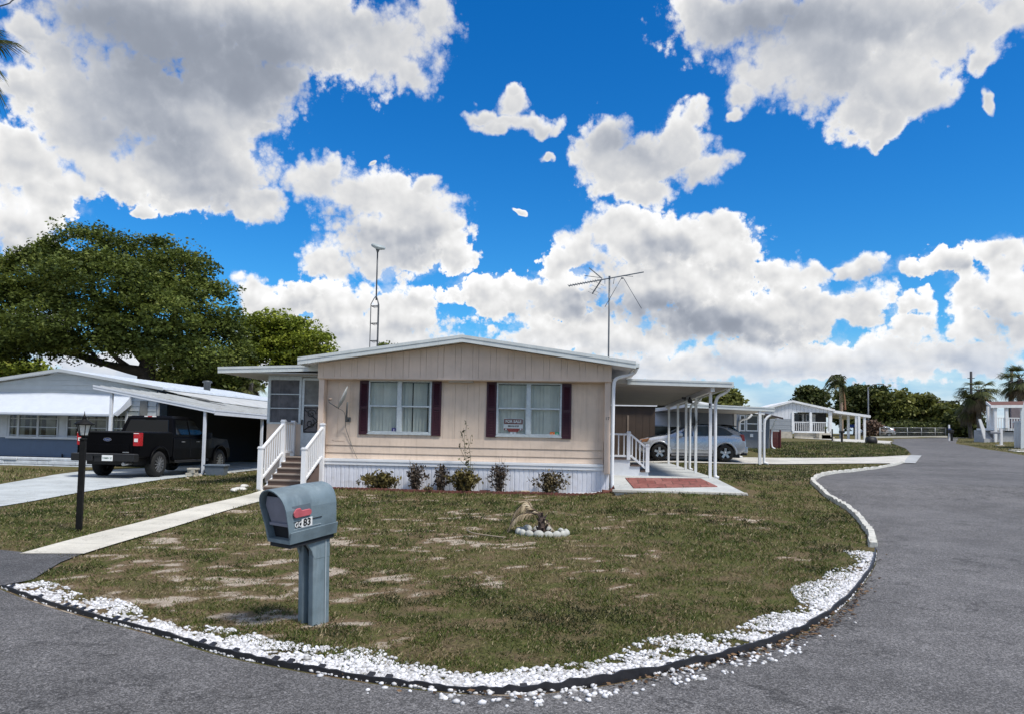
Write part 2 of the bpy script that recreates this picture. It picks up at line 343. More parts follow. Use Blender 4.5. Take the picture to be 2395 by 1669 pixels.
# ------------------------------------------------------------------ terrain
_Y = [0, 6, 12, 16, 17.6, 19.4, 29, 31, 36, 48, 60, 88, 130, 400, 3000]
_A = [0, 0, .12, .27, .37, .60, .62, .66, .82, 1.2, 1.45, 1.95, 2.7, 5, 20]
_Ym = [0, 6, 12, 18.5, 22, 30, 60, 130, 400, 3000]
_M = [0, 0, .1, .2, .24, .4, .9, 1.8, 4, 18]
_Yb = [0, 8, 14, 18, 22, 26, 30, 60, 130, 400, 3000]
_B = [0, 0, .03, .08, .09, .04, .02, .2, .8, 3, 16]
def _sm(x, a, b):
    t = np.clip((x-a)/(b-a), 0, 1); return t*t*(3-2*t)
def zt(x, y):
    x = np.asarray(x, float); y = np.asarray(y, float)
    k = np.maximum(0, y-25)*.35
    tilt = .04*np.clip(x-33, 0, 8)*_sm(y, 40, 75)
    A, Mi, B = np.interp(y, _Y, _A)+tilt, np.interp(y, _Ym, _M), np.interp(y, _Yb, _B)
    z = Mi+(A-Mi)*_sm(x, -.4-k, 1.7+k)
    z = B+(z-B)*_sm(x, -12-k, -8+k*.3)
    return z + .012*np.sin(x*1.3+.7*y)*np.sin(y*.9-.4*x)*np.clip((y-5)/4, 0, 1)
GX = sorted(set([-3000, -1200, -500, -250, -150, -100, -80]+list(range(-64, 72, 1))+[q/2 for q in range(-24, 25)]+[80, 100, 140, 200, 300, 600, 1200, 3000]))
GY = sorted(set([-400, -100, -30, -10]+list(range(-4, 64, 1))+[q/2 for q in range(0, 49)]+list(range(64, 140, 4))+[150, 180, 230, 300, 400, 600, 1000, 1800, 3000]))
_GX, _GY = np.array(GX, float), np.array(GY, float)
ZTAB = zt(_GX[:, None], _GY[None, :])
def zb(x, y):
    x = np.asarray(x, float); y = np.asarray(y, float)
    i = np.clip(np.searchsorted(_GX, x)-1, 0, len(_GX)-2); j = np.clip(np.searchsorted(_GY, y)-1, 0, len(_GY)-2)
    u = (x-_GX[i])/(_GX[i+1]-_GX[i]); v = (y-_GY[j])/(_GY[j+1]-_GY[j])
    return (ZTAB[i, j]*(1-u)+ZTAB[i+1, j]*u)*(1-v)+(ZTAB[i, j+1]*(1-u)+ZTAB[i+1, j+1]*u)*v
def gz(x, y): return float(zb(x, y))
def gnd(px, py):
    d = ray(px, py); t = 3.0; prev = None
    for i in range(6000):
        p = CC+d*t
        if p.z <= gz(p.x, p.y): break
        t *= 1.004
    a, b = t/1.004, t
    for i in range(24):
        c = (a+b)/2; p = CC+d*c
        if p.z <= gz(p.x, p.y): b = c
        else: a = c
    p = CC+d*b; return Vector((p.x, p.y, gz(p.x, p.y)))

def sheet(name, poly, material, dz, parent=None, thick=0.0, fine=1.0):
    """a flat piece of ground (polygon in x, y) that follows the terrain, dz above it"""
    bm = bmesh.new()
    bm.faces.new([bm.verts.new((p[0], p[1], 0)) for p in poly])
    bmesh.ops.triangulate(bm, faces=bm.faces[:])
    xs = [p[0] for p in poly]; ys = [p[1] for p in poly]
    for g, ax in ((GX, 0), (GY, 1)):
        lo, hi = (min(xs), max(xs)) if ax == 0 else (min(ys), max(ys))
        for c in g:
            if lo < c < hi:
                no = (1, 0, 0) if ax == 0 else (0, 1, 0); co = (c, 0, 0) if ax == 0 else (0, c, 0)
                bmesh.ops.bisect_plane(bm, geom=bm.verts[:]+bm.edges[:]+bm.faces[:], plane_co=co, plane_no=no, dist=1e-5)
    bmesh.ops.triangulate(bm, faces=bm.faces[:])
    if thick:
        r = bmesh.ops.extrude_face_region(bm, geom=bm.faces[:]); low = {v for v in r['geom'] if isinstance(v, bmesh.types.BMVert)}
    else: low = set()
    bmesh.ops.recalc_face_normals(bm, faces=bm.faces[:])
    for v in bm.verts: v.co.z = gz(v.co.x, v.co.y)+dz-(thick if v in low else 0)
    if not thick:
        for f in bm.faces:
            if f.normal.z < 0: f.normal_flip()
    bm.normal_update()
    if thick: bmesh.ops.recalc_face_normals(bm, faces=bm.faces[:])
    me = bpy.data.meshes.new(name); bm.to_mesh(me); bm.free(); me.materials.append(material)
    o = bpy.data.objects.new(name, me); COL.objects.link(o)
    if parent is not None: o.parent = parent
    return o
def smooth_path(pts, n=8, closed=False):
    P = [Vector((p[0], p[1], 0)) for p in pts]; out = []
    for i in range(len(P)-1):
        a, b, c, d = P[max(i-1, 0)], P[i], P[i+1], P[min(i+2, len(P)-1)]
        for k in range(n):
            t = k/n
            out.append(.5*((2*b)+(c-a)*t+(2*a-5*b+4*c-d)*t*t+(3*b-a-3*c+d)*t**3))
    out.append(P[-1]); return out

# ------------------------------------------------------------------ setting: ground, road, paths
def hash2(i, j, s):
    h = (i.astype(np.int64)*374761393+j.astype(np.int64)*668265263+s*1274126177) & 0x7fffffff
    h = ((h ^ (h >> 13))*1274126177) & 0x7fffffff
    return ((h ^ (h >> 16)) & 0xffff)/65535.0
def vnoise(x, y, s=0):
    i, j = np.floor(x), np.floor(y); u, v = x-i, y-j; u = u*u*(3-2*u); v = v*v*(3-2*v)
    a, b, c, d = hash2(i, j, s), hash2(i+1, j, s), hash2(i, j+1, s), hash2(i+1, j+1, s)
    return (a*(1-u)+b*u)*(1-v)+(c*(1-u)+d*u)*v
def fbm(x, y, s=0, o=4):
    t = 0; a = .5; n = 0
    for k in range(o): t = t+a*vnoise(x*2**k+17*k, y*2**k-9*k, s+k); n += a; a *= .55
    return t/n
def bareness(x, y):
    """0 = closed turf, 1 = bare sandy soil"""
    n = .30*fbm(x*.6+.3*y, y*.9, 3, 3)+.32*fbm(x*2.1, y*3.0, 13, 4)+.38*fbm(x*6.5, y*9, 23, 4)
    worn = .045*np.exp(-((x+1.8)/2.6)**2-((y-8.3)/3.2)**2)+.03*np.exp(-((x+5.2)/1.5)**2-((y-8.5)/2.0)**2)-.06*_sm(x, .6, 3)
    worn = worn+.05*np.exp(-((x-.2)/1.1)**2-((y-5.6)/.5)**2)+.03*np.exp(-((x-2.6)/1.2)**2-((y-13.6)/.8)**2)
    return _sm(n+worn, .525, .67)

def lawn_mat():
    m = bpy.data.materials.new('lawn_soil'); m.use_nodes = True; n = NT(m.node_tree); b = n.n['Principled BSDF']
    g = n.node('ShaderNodeNewGeometry').outputs['Position']
    bare = n.node('ShaderNodeAttribute', attribute_name='bare').outputs['Fac']
    fine = n.noise(g, 42, 5, .75); mid = n.noise(g, 9, 6, .68); big = n.noise(g, .55, 4, .55)
    th = n.mix(n.ss(fine, .3, .7), (.042, .034, .017, 1), (.235, .175, .10, 1))
    th = n.mix(n.math('MULTIPLY', n.ss(n.noise(g, 2.3, 5, .6), .40, .60), .85), th, n.mix(n.ss(fine, .32, .68), (.026, .034, .009, 1), (.135, .145, .042, 1)))
    th = n.mix(n.math('MULTIPLY', n.ss(big, .35, .7), .4), th, (.125, .118, .042, 1))
    th = n.mix(n.ss(bare, .03, .45, 0, .85), th, n.mix(n.ss(fine, .3, .7), (.085, .058, .034, 1), (.27, .19, .115, 1)))
    sand = n.mix(n.ss(fine, .25, .75), (.26, .20, .145, 1), (.62, .54, .44, 1))
    edge = n.ss(n.math('ADD', bare, n.math('MULTIPLY', n.math('SUBTRACT', mid, .5), 1.6)), .48, .92)
    n.put(b.inputs['Base Color'], n.mix(edge, th, sand)); b.inputs['Roughness'].default_value = .95; b.inputs['Specular IOR Level'].default_value = .1
    bn = n.node('ShaderNodeBump', ins={'Strength': .9, 'Distance': .03, 'Height': n.math('ADD', fine, mid)}); n.l.new(bn.outputs[0], b.inputs['Normal'])
    return m
LAWN = lawn_mat()

def grid_mesh(name, xs, ys, material, dz, bare=False, skip=None):
    X, Y = np.meshgrid(np.array(xs, float), np.array(ys, float), indexing='ij')
    Z = zb(X, Y)+dz; V = np.stack([X, Y, Z], -1).reshape(-1, 3); nx, ny = X.shape
    i, j = np.meshgrid(np.arange(nx-1), np.arange(ny-1), indexing='ij'); a = (i*ny+j).ravel()
    F = np.stack([a, a+ny, a+ny+1, a+1], -1)
    o = soup(name, V, F, material)
    if bare:
        at_ = o.data.attributes.new('bare', 'FLOAT', 'POINT'); at_.data.foreach_set('value', bareness(V[:, 0], V[:, 1]).astype(np.float32))
    return prop(o, kind='structure')
grid_mesh('ground', GX, GY, LAWN, 0.0)
grid_mesh('lawn', np.arange(-15, 10.01, .15), np.arange(4, 30.01, .15), LAWN, .012, True)

def asphalt_mat(name, base=.15, warm=(1, .985, 1.0)):
    m = bpy.data.materials.new(name); m.use_nodes = True; n = NT(m.node_tree); b = n.n['Principled BSDF']
    g = n.node('ShaderNodeNewGeometry').outputs['Position']
    cell = n.voro(g, 130, out=1)                     # aggregate stones, each with its own shade
    cell = n.node('ShaderNodeSeparateColor', ins={0: cell}).outputs[0]
    cell2 = n.node('ShaderNodeSeparateColor', ins={0: n.voro(g, 62, out=1)}).outputs[1]
    big = n.noise(g, .35, 5, .6); mid = n.noise(g, 2.2, 5, .6)
    lum = n.math('ADD', n.math('MULTIPLY', n.math('POWER', cell, 2.2), .24*base/.15), n.math('MULTIPLY', n.math('POWER', cell2, 6), .13*base/.15))
    lum = n.math('ADD', lum, base*.52)
    lum = n.math('MULTIPLY', lum, n.ss(mid, .3, .72, .84, 1.12)); lum = n.math('MULTIPLY', lum, n.ss(big, .3, .7, .80, 1.16))
    lum = n.math('MULTIPLY', lum, n.ss(n.noise(n.vec('MULTIPLY', g, (1, 1, 0)), .9, 6, .7, 1.2), .60, .74, 1, .92))
    seam = n.ss(n.math('ABSOLUTE', n.math('SUBTRACT', n.noise(g, .20, 7, .66), .5)), 0, .007, .6, 1)
    seam = n.math('MAXIMUM', seam, n.ss(n.noise(g, .5, 2, .5), .50, .62))
    lum = n.math('MULTIPLY', lum, seam)
    c = n.mix(1.0, n.node('ShaderNodeCombineXYZ', ins={0: lum, 1: lum, 2: lum}).outputs[0], (*warm, 1), 'MULTIPLY')
    n.put(b.inputs['Base Color'], c); b.inputs['Roughness'].default_value = .85; b.inputs['Specular IOR Level'].default_value = .3
    bn = n.node('ShaderNodeBump', ins={'Strength': .6, 'Distance': .006, 'Height': cell}); n.l.new(bn.outputs[0], b.inputs['Normal'])
    return m
ASPHALT = asphalt_mat('asphalt', .112, (1, .965, .955)); ASPHALT_OLD = asphalt_mat('asphalt_dark', .085)
def concrete_mat(name, col, joint=None, crack=True):
    m = bpy.data.materials.new(name); m.use_nodes = True; n = NT(m.node_tree); b = n.n['Principled BSDF']
    g = n.node('ShaderNodeNewGeometry').outputs['Position']
    a = n.noise(g, 1.1, 6, .65); f = n.noise(g, 70, 3, .6); s = n.noise(g, .45, 4, .6)
    k = n.math('MULTIPLY', n.ss(a, .25, .75, .78, 1.12), n.ss(f, .3, .7, .86, 1.1))
    c = n.mix(1.0, (*col, 1), n.node('ShaderNodeCombineXYZ', ins={0: k, 1: k, 2: k}).outputs[0], 'MULTIPLY')
    c = n.mix(n.ss(s, .55, .8, 0, .35), c, (.12, .10, .075, 1))
    if joint:
        sp = n.node('ShaderNodeSeparateXYZ', ins={0: g}).outputs[1]
        j = n.ss(n.math('ABSOLUTE', n.math('SUBTRACT', n.math('FRACT', n.math('DIVIDE', sp, joint)), .5)), 0, .012, 1, 0)
        c = n.mix(n.math('MULTIPLY', j, .55), c, (.10, .09, .07, 1))
    if crack:
        cr = n.ss(n.math('ABSOLUTE', n.math('SUBTRACT', n.noise(g, .6, 5, .6), .5)), 0, .004, .5, 0)
        c = n.mix(cr, c, (.1, .09, .07, 1))
    n.put(b.inputs['Base Color'], c); b.inputs['Roughness'].default_value = .9; b.inputs['Specular IOR Level'].default_value = .25
    bn = n.node('ShaderNodeBump', ins={'Strength': .3, 'Distance': .005, 'Height': f}); n.l.new(bn.outputs[0], b.inputs['Normal'])
    return m
CONC = concrete_mat('concrete', (.55, .53, .48)); CONC_PATH = concrete_mat('concrete_path', (.60, .57, .49), joint=1.25)
CONC_GREY = concrete_mat('concrete_grey', (.40, .41, .41))

EDGE = [(-5.65, 6.97), (-4.67, 6.38), (-3.3, 5.68), (-2.55, 5.26), (-1.93, 5.02), (-1.3, 4.83), (-.75, 4.74), (-.3, 4.80), (.26, 5.12), (.99, 5.72), (1.74, 6.53), (2.55, 7.83), (3.47, 9.74), (3.99, 11.06)]
CURB = [(4.05, 11.32), (4.58, 13.05), (5.14, 15.7), (5.38, 18.28), (5.62, 19.7), (6.99, 23.3), (8.51, 26.0), (11.75, 31.2), (13.6, 34.4)]
EDGE_S = smooth_path(EDGE, 8); CURB_S = smooth_path(CURB, 8)
road = [(-90, 14), (-14, 10.2), (-10, 9.4), (-7.3, 8.15)]+[(p.x+.0, p.y-.06) for p in EDGE_S]+[(p.x+.02, p.y) for p in CURB_S]
road += [(14.2, 35.2), (16.6, 41.0), (17.7, 43.9), (20.4, 51.3), (25.9, 68), (33.0, 86), (35, 92), (43, 92), (41, 89), (33.4, 73), (27, 55.5), (23.5, 43.8), (19, 33), (15.5, 22), (14, 12), (16, 4), (60, -2), (90, -3), (90, -30), (-90, -30)]
prop(sheet('road', road, ASPHALT, .022), kind='structure')
prop(sheet('asphalt_apron', [(-7.35, 8.1), (-5.7, 6.98), (-5.6, 7.3), (-5.95, 8.2), (-6.05, 8.72), (-6.73, 8.68), (-8.6, 9.2), (-9.5, 9.2)], ASPHALT_OLD, .028), kind='structure')
prop(sheet('footpath', [(-6.76, 8.58), (-6.02, 8.70), (-6.35, 12.0), (-6.62, 15.0), (-6.60, 17.45), (-7.62, 17.45), (-7.5, 16.5), (-7.26, 13.4)], CONC_PATH, .034), kind='structure')
prop(sheet('driveway', [(-11.3, 9.7), (-11.0, 11.8), (-11.24, 13.69), (-12.0, 18.6), (-12.85, 24.0), (-13.0, 27), (-13.2, 36), (-17.0, 36), (-17.2, 29.4), (-17.75, 25.4), (-16.2, 21.5), (-14.9, 18.0), (-14.6, 12.5), (-14.9, 10.2)], concrete_mat('driveway_concrete', (.47, .50, .50)), .03), kind='structure')
prop(sheet('driveway', [(.2, 30.2), (7.5, 31.1), (13.35, 33.7), (14.2, 35.25), (16.5, 40.9), (12.2, 37.2), (8.4, 35.6), (.2, 35.8)], CONC, .034), kind='structure')
prop(sheet('gutter', [(13.3, 33.75), (13.75, 33.6), (17.0, 40.8), (16.5, 41.0)], CONC_GREY, .05), kind='structure')
# driveways and paths further down the road
prop(sheet('driveway', [(23.6, 62), (27.3, 72), (30.2, 79), (28.2, 90), (22.5, 90), (25, 80), (22.2, 72)], CONC, .04), kind='structure')
prop(sheet('path', [(42, 93), (56, 97), (56, 98.6), (41, 95)], CONC, .04), kind='structure')
prop(sheet('path', [(25.8, 48.6), (36, 50.5), (36, 52.4), (26.4, 51)], CONC, .04), kind='structure')

# ------------------------------------------------------------------ turf blades (nobody could count them)
def inside(poly, x, y):
    c = np.zeros(len(x), bool); n = len(poly)
    for i in range(n):
        x0, y0 = poly[i][:2]; x1, y1 = poly[(i+1) % n][:2]
        if y0 == y1: continue
        k = ((y0 > y) != (y1 > y)) & (x < (x1-x0)*(y-y0)/(y1-y0)+x0); c ^= k
    return c
PATHP = [(-6.78, 8.5), (-6.0, 8.65), (-6.33, 12.0), (-6.6, 15.0), (-6.56, 19.2), (-7.66, 19.2), (-7.52, 16.5), (-7.28, 13.4)]
def dist_to(path, x, y):
    d = np.full(len(x), 1e9)
    for p, q in zip(path[:-1], path[1:]):
        vx, vy = q[0]-p[0], q[1]-p[1]; L = vx*vx+vy*vy+1e-12
        t = np.clip(((x-p[0])*vx+(y-p[1])*vy)/L, 0, 1); d = np.minimum(d, np.hypot(x-p[0]-t*vx, y-p[1]-t*vy))
    return d
def blades(name, poly, n, lo, hi, wid, mask=True, holes=(), seed=1):
    r = np.random.default_rng(seed); xs = [p[0] for p in poly]; ys = [p[1] for p in poly]
    # sample denser towards the viewer
    y0, y1 = min(ys), max(ys); x0, x1 = min(xs), max(xs)
    N = int(n*2.6); u = r.random(N); y = 1/((1-u)/max(y0, 3.5)**1.0+u/y1**1.0) if True else 0
    x = r.uniform(x0, x1, N); k = inside(poly, x, y)
    for h in holes: k &= ~inside(h, x, y)
    x, y = x[k], y[k]
    if mask:
        b = bareness(x, y); tuft = fbm(x*3.1, y*3.1, 40, 3)
        k = r.random(len(x)) < np.clip((1-b)**1.2*(.22+1.6*_sm(tuft, .38, .62)), 0.07, 1); x, y = x[k], y[k]
    x, y = x[:n], y[:n]; N = len(x)
    z = zb(x, y)+.008; sc = np.clip(y/9, .75, 2.6)
    L = r.uniform(lo, hi, N)*np.clip(sc, .8, 1.5); a = r.uniform(0, 2*np.pi, N); lean = r.uniform(.35, 1.35, N)
    dx, dy, dz = np.cos(a)*np.sin(lean), np.sin(a)*np.sin(lean), np.cos(lean)
    w = r.uniform(.6, 1.2, N)*wid*sc; px, py = -np.sin(a)*w/2, np.cos(a)*w/2
    V = np.zeros((N, 4, 3)); V[:, 0] = np.stack([x-px, y-py, z-.01], 1); V[:, 1] = np.stack([x+px, y+py, z-.01], 1)
    V[:, 2] = np.stack([x+px*.9+dx*L*.55, y+py*.9+dy*L*.55, z+dz*L*.62], 1); V[:, 3] = np.stack([x+dx*L, y+dy*L, z+dz*L*.85], 1)
    F = np.arange(N*4).reshape(N, 4)
    green = fbm(x*.9, y*.9, 60, 4); dry = r.random(N)
    t = np.clip(.47+1.5*(green-.5)+.9*(fbm(x*3.3, y*3.3, 91, 3)-.5)-.18*_sm(x, -.2, 3.0)-.04*_sm(y, 12, 20)+r.normal(0, .19, N), 0, .84); k = dry > .88; t[k] = r.uniform(.84, 1, k.sum())
    return V.reshape(-1, 3), F, t
GRASS = leafmat('grass_blade', (.03, .03, .01), (.2, .2, .05), None, .2); n_ = NT(GRASS.node_tree)
rp_ = n_.node('ShaderNodeValToRGB', ins={0: [q for q in n_.n if q.type == 'ATTRIBUTE'][0].outputs['Fac']}).color_ramp
for q in range(3): rp_.elements.new(.5)
for e_, (p_, c_) in zip(rp_.elements, ((0, (.015, .022, .005)), (.34, (.062, .092, .015)), (.60, (.125, .150, .034)), (.80, (.195, .150, .073)), (1, (.44, .36, .22)))): e_.position = p_; e_.color = (*c_, 1)
ro_ = n_.n[-1].outputs[0]; n_.l.new(ro_, n_.n['Principled BSDF'].inputs['Base Color']); n_.l.new(ro_, [q for q in n_.n if q.type == 'BSDF_TRANSLUCENT'][0].inputs[0])
LOT = [(p.x+(-.05), p.y+.30) for p in EDGE_S]+[(p.x-.12, p.y) for p in CURB_S][:60]+[(7, 30.4), (-12.9, 30.4), (-12.8, 24), (-11.9, 18.6), (-11.1, 13.7), (-10.9, 11.6), (-9.4, 9.5), (-6.8, 8.8), (-5.9, 8.4), (-5.7, 7.3)]
HOUSEP = [(-6.6, 18.4), (.6, 18.4), (.75, 17.6), (4.0, 17.6), (3.3, 19.4), (3.25, 30), (-8.4, 30), (-8.4, 19.3), (-7.7, 19.3), (-7.7, 17.3), (-6.6, 17.3)]
v, f, t = blades('g', LOT, 300000, .028, .07, .0062, True, (PATHP, HOUSEP), 5)
prop(soup('grass', v, f, GRASS, tone=t), 'short patchy dry turf of the corner lot', 'grass', kind='stuff')
L2 = [(8.6, 36), (12.2, 37.6), (16.4, 41.2), (17.6, 43.9), (20.3, 51.3), (25.5, 67), (22, 72), (14, 62), (9, 48)]
L3 = [(-23, 27.3), (-18, 25.2), (-15.1, 18), (-14.8, 12), (-30, 12), (-40, 27)]
L4 = [(23.9, 43.8), (27.3, 55.5), (33.6, 73), (41.2, 91.7), (56, 96), (56, 50)]
vs, fs, ts, o = [], [], [], 0
for P_, n_, s_ in ((L2, 30000, 8), (L3, 22000, 9), (L4, 16000, 10)):
    v, f, t = blades('g', P_, n_, .05, .09, .010, False, (), s_); vs.append(v); fs.append(f+o); ts.append(t); o += len(v)
prop(soup('grass', np.concatenate(vs), np.concatenate(fs), GRASS, tone=np.concatenate(ts)), 'mown turf of the lawns next door and across the road', 'grass', kind='stuff')

# ------------------------------------------------------------------ white gravel band and its black plastic edging
def arc(path):
    s = [0.0]
    for p, q in zip(path[:-1], path[1:]): s.append(s[-1]+math.hypot(q[0]-p[0], q[1]-p[1]))
    return np.array(s)
def along(path, s):
    S = arc(path); P = np.array([(p[0], p[1]) for p in path]); x, y = np.interp(s, S, P[:, 0]), np.interp(s, S, P[:, 1])
    e = .02; tx = np.interp(s+e, S, P[:, 0])-np.interp(s-e, S, P[:, 0]); ty = np.interp(s+e, S, P[:, 1])-np.interp(s-e, S, P[:, 1]); l = np.hypot(tx, ty)+1e-9
    return x, y, tx/l, ty/l
def pebbles():
    r = np.random.default_rng(21); S = arc(EDGE_S)[-1]; N = 23000
    s = r.uniform(0, S*.985, N); u = s/S
    x, y, tx, ty = along(EDGE_S, s); nx, ny = -ty, tx          # towards the lawn
    wid = .30+.20*np.sin(math.pi*u)+.10*np.sin(s*1.9)+.07*np.sin(s*4.3+1)
    d = r.random(N)**1.15*wid
    out = (r.random(N) < .09*np.exp(-((u-.50)/.10)**2)); d[out] = -r.random(out.sum())*.26
    x = x+nx*d; y = y+ny*d
    gap = fbm(x*2.6, y*2.6, 77, 4); k = (gap < .575) | (r.random(N) < .12); k &= ~((d > .75*wid) & (r.random(N) < .55))
    x, y, d = x[k], y[k], d[k]; N = len(x)
    sz = r.uniform(.009, .022, N); z = zb(x, y)+np.where(d < 0, .02, .012)+sz*r.uniform(.1, .6, N)
    bm = bmesh.new(); bmesh.ops.create_icosphere(bm, subdivisions=1, radius=1); bv = np.array([v.co[:] for v in bm.verts]); bf = np.array([[v.index for v in f.verts] for f in bm.faces]); bm.free()
    sc = np.stack([sz*r.uniform(.8, 1.5, N), sz*r.uniform(.8, 1.2, N), sz*r.uniform(.5, .85, N)], 1)
    a = r.uniform(0, 2*np.pi, N); c, q = np.cos(a)[:, None], np.sin(a)[:, None]
    V = bv[None]*sc[:, None]*(1+r.uniform(-.16, .16, (N, len(bv), 1)))
    V = np.stack([V[..., 0]*c-V[..., 1]*q+x[:, None], V[..., 0]*q+V[..., 1]*c+y[:, None], V[..., 2]+z[:, None]], -1)
    F = bf[None]+(np.arange(N)*len(bv))[:, None, None]
    return V.reshape(-1, 3), F.reshape(-1, 3), np.repeat(r.random(N), len(bf))
m_ = bpy.data.materials.new('white_marble_chips'); m_.use_nodes = True; n_ = NT(m_.node_tree); b_ = n_.n['Principled BSDF']
n_.put(b_.inputs['Base Color'], n_.mix(n_.node('ShaderNodeAttribute', attribute_name='tone').outputs['Fac'], (.36, .35, .335, 1), (.80, .80, .82, 1))); b_.inputs['Roughness'].default_value = .55
v, f, t = pebbles()
prop(soup('gravel', v, f, m_, tone=t, smooth=True), 'white marble chips along the lawn edge', 'gravel', kind='stuff')
# sandy grit spilled between the chips
v, f, t = blades('g', [(p.x, p.y+.02) for p in EDGE_S]+[(p.x-.05, p.y+.75) for p in reversed(EDGE_S)], 8500, .02, .06, .006, True, (), 33)
prop(soup('weeds', v, f, GRASS, tone=t), 'grass and weeds creeping between the white chips', 'grass', kind='stuff')

# dead leaves caught along the edging
def litter():
    r = np.random.default_rng(44); S = arc(EDGE_S)[-1]; s = S*np.clip(r.normal(.63, .10, 420), .05, .97); x, y, tx, ty = along(EDGE_S, s); d = r.normal(-.07, .05, 420); x, y = x-ty*d, y+tx*d
    a = r.uniform(0, 6.28, 420); L = r.uniform(.012, .032, 420); z = zb(x, y)+.03+r.random(420)*.012; c, q = np.cos(a)*L, np.sin(a)*L
    V = np.stack([np.stack([x+c, y+q, z], 1), np.stack([x-q*.4, y+c*.4, z+.008], 1), np.stack([x-c, y-q, z+.004], 1), np.stack([x+q*.4, y-c*.4, z-.003], 1)], 1)
    return V.reshape(-1, 3), np.arange(1680).reshape(-1, 4), r.random(420)
v, f, t = litter(); prop(soup('leaf_litter', v, f, leafmat('leaf_litter', (.045, .028, .016), (.19, .115, .06), None, .05), tone=t), 'brown dead leaves caught along the black edging', 'leaves', kind='stuff')

def strip(path, w, h, jit=0.0, dz=0.0, rag=0.0):
    """ribbon standing along a path: cross-section w x h"""
    mb = MB(); vs = []; n = len(path)
    for i, p in enumerate(path):
        q0, q1 = path[max(i-1, 0)], path[min(i+1, n-1)]; t = Vector((q1[0]-q0[0], q1[1]-q0[1], 0)).normalized(); nn = Vector((-t.y, t.x, 0))
        j = random.uniform(-jit, jit); hh = (h(i/n) if callable(h) else h)*(1+random.uniform(-rag, rag)); z = gz(p[0], p[1])+dz
        for a, b in ((-w/2, 0), (w/2, 0), (w/2*.8, hh), (-w/2*.8, hh)): vs.append((p[0]+nn.x*(a+j), p[1]+nn.y*(a+j), z+b))
    fs = [(i*4+k, i*4+(k+1) % 4, i*4+4+(k+1) % 4, i*4+4+k) for i in range(n-1) for k in range(4)]+[(3, 2, 1, 0), tuple((n-1)*4+k for k in range(4))]
    mb.add(vs, [g[::-1] for g in fs]); return mb
BLK = mat('black_plastic', (.018, .018, .022), .5, .2, 20)
ed = thing('lawn_edging', 'black plastic edging strip curving between white gravel and road', 'edging', (EDGE[6][0], EDGE[6][1], gz(*EDGE[6])))
strip(smooth_path([(p.x, p.y) for p in EDGE_S[::3]], 4), .018, lambda u: .052+.022*float(_sm(u, .45, .6)), .004, 0.0, .16).build('strip', BLK, ed)
S_ = arc(EDGE_S)[-1]
for s_ in list(np.arange(.1, S_*.62, .13)):
    if random.random() < .68: continue
    x, y, tx, ty = [float(c) for c in along(EDGE_S, s_)]; z = gz(x, y)
    MB().bar((x, y, z+.025), (x-ty*.07, y+tx*.07, z+.05), .045, .012).build('anchor_tab', BLK, ed)
kb = thing('kerb', 'low curved kerb of weathered white painted concrete beside the asphalt road', 'kerb', (CURB[3][0], CURB[3][1], gz(*CURB[3])))
strip(smooth_path([(p.x, p.y) for p in CURB_S], 3), .11, .10, .014, 0.0, .22).build('kerbstones', mat('whitewashed_kerb', (.52, .51, .46), .85, .18, 9, .4, 40, dirt=((.13, .11, .085), .9, 7)), kb)

# ------------------------------------------------------------------ the beige mobile home on the corner lot
BEIGE = mat('beige_siding', (.69, .555, .445), .7, .07, 2, .15, 90, dirt=((.50, .40, .32), .5, 1.3), streak=((.38, .29, .21), .34))
BEIGE_T = mat('beige_trim', (.69, .555, .46), .65, .07, 2, dirt=((.52, .42, .34), .5, 1.1), streak=((.40, .30, .22), .30))
WHITE = mat('white_vinyl', (.80, .81, .83), .4, .03, 4)
WHITE_S = mat('white_skirting', (.74, .76, .82), .45, .06, 5, dirt=((.40, .36, .30), .6, 1.6), streak=((.38, .36, .33), .5))
FASC = mat('aluminium_fascia', (.60, .635, .63), .42, .07, 3, streak=((.30, .30, .28), .22))
ROOFW = mat('white_roof_coating', (.72, .73, .74), .6, .10, 2, .1, 30)
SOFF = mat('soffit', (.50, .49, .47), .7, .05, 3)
ALU = mat('aluminium_frame', (.55, .60, .62), .4, .10, 12, metal=.15, dirt=((.30, .32, .33), .5, 30))
MAROON = mat('maroon_shutter', (.040, .003, .012), .5, .12, 5)
BLIND = mat('blind_fabric', (.66, .68, .63), .8, .06, 4)
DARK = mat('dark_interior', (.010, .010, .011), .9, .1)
GLASS = glassmat('window_glass', (.96, .97, .96), .45)
BROWN = mat('brown_composite_tread', (.115, .075, .058), .6, .12, 7); BROWN_L = mat('worn_tread_edge', (.27, .225, .19), .65, .1, 9)

F0 = 18.68                                            # plane of the front wall
def X_(px, py, Y): return at(px, py, Y).x
def Z_(px, py, Y): return at(px, py, Y).z
XL, XR, YE = -6.72, .56, 32.0
RX, RZ = -3.04, 3.99                                  # ridge
def rz(x): return RZ-.1425*abs(x-RX)

home = thing('mobile_home', 'beige double wide mobile home with maroon shutters and white skirting', 'house', (-3.0, 18.5, .2))

def planks(mb, x0, x1, zlo, zhi, y, step=(.15, .30), gap=.0045, t=.02):
    """vertical groove boards; zhi may be a function of x"""
    x = x0; i = 0
    while x < x1-.01:
        q = min(x1, x+(step[i % 2] if x1-x > step[i % 2]+.06 else x1-x)); i += 1
        f = zhi if callable(zhi) else (lambda _: zhi)
        a, b = x+gap/2, q-gap/2
        pts = [(a, y, zlo), (b, y, zlo), (b, y, f(b)), (a, y, f(a))]
        if callable(zhi) and a < RX < b: pts = [(a, y, zlo), (b, y, zlo), (b, y, f(b)), (RX, y, f(RX)), (a, y, f(a))]
        mb.prism(pts, (0, t, 0)); x = q
    return mb
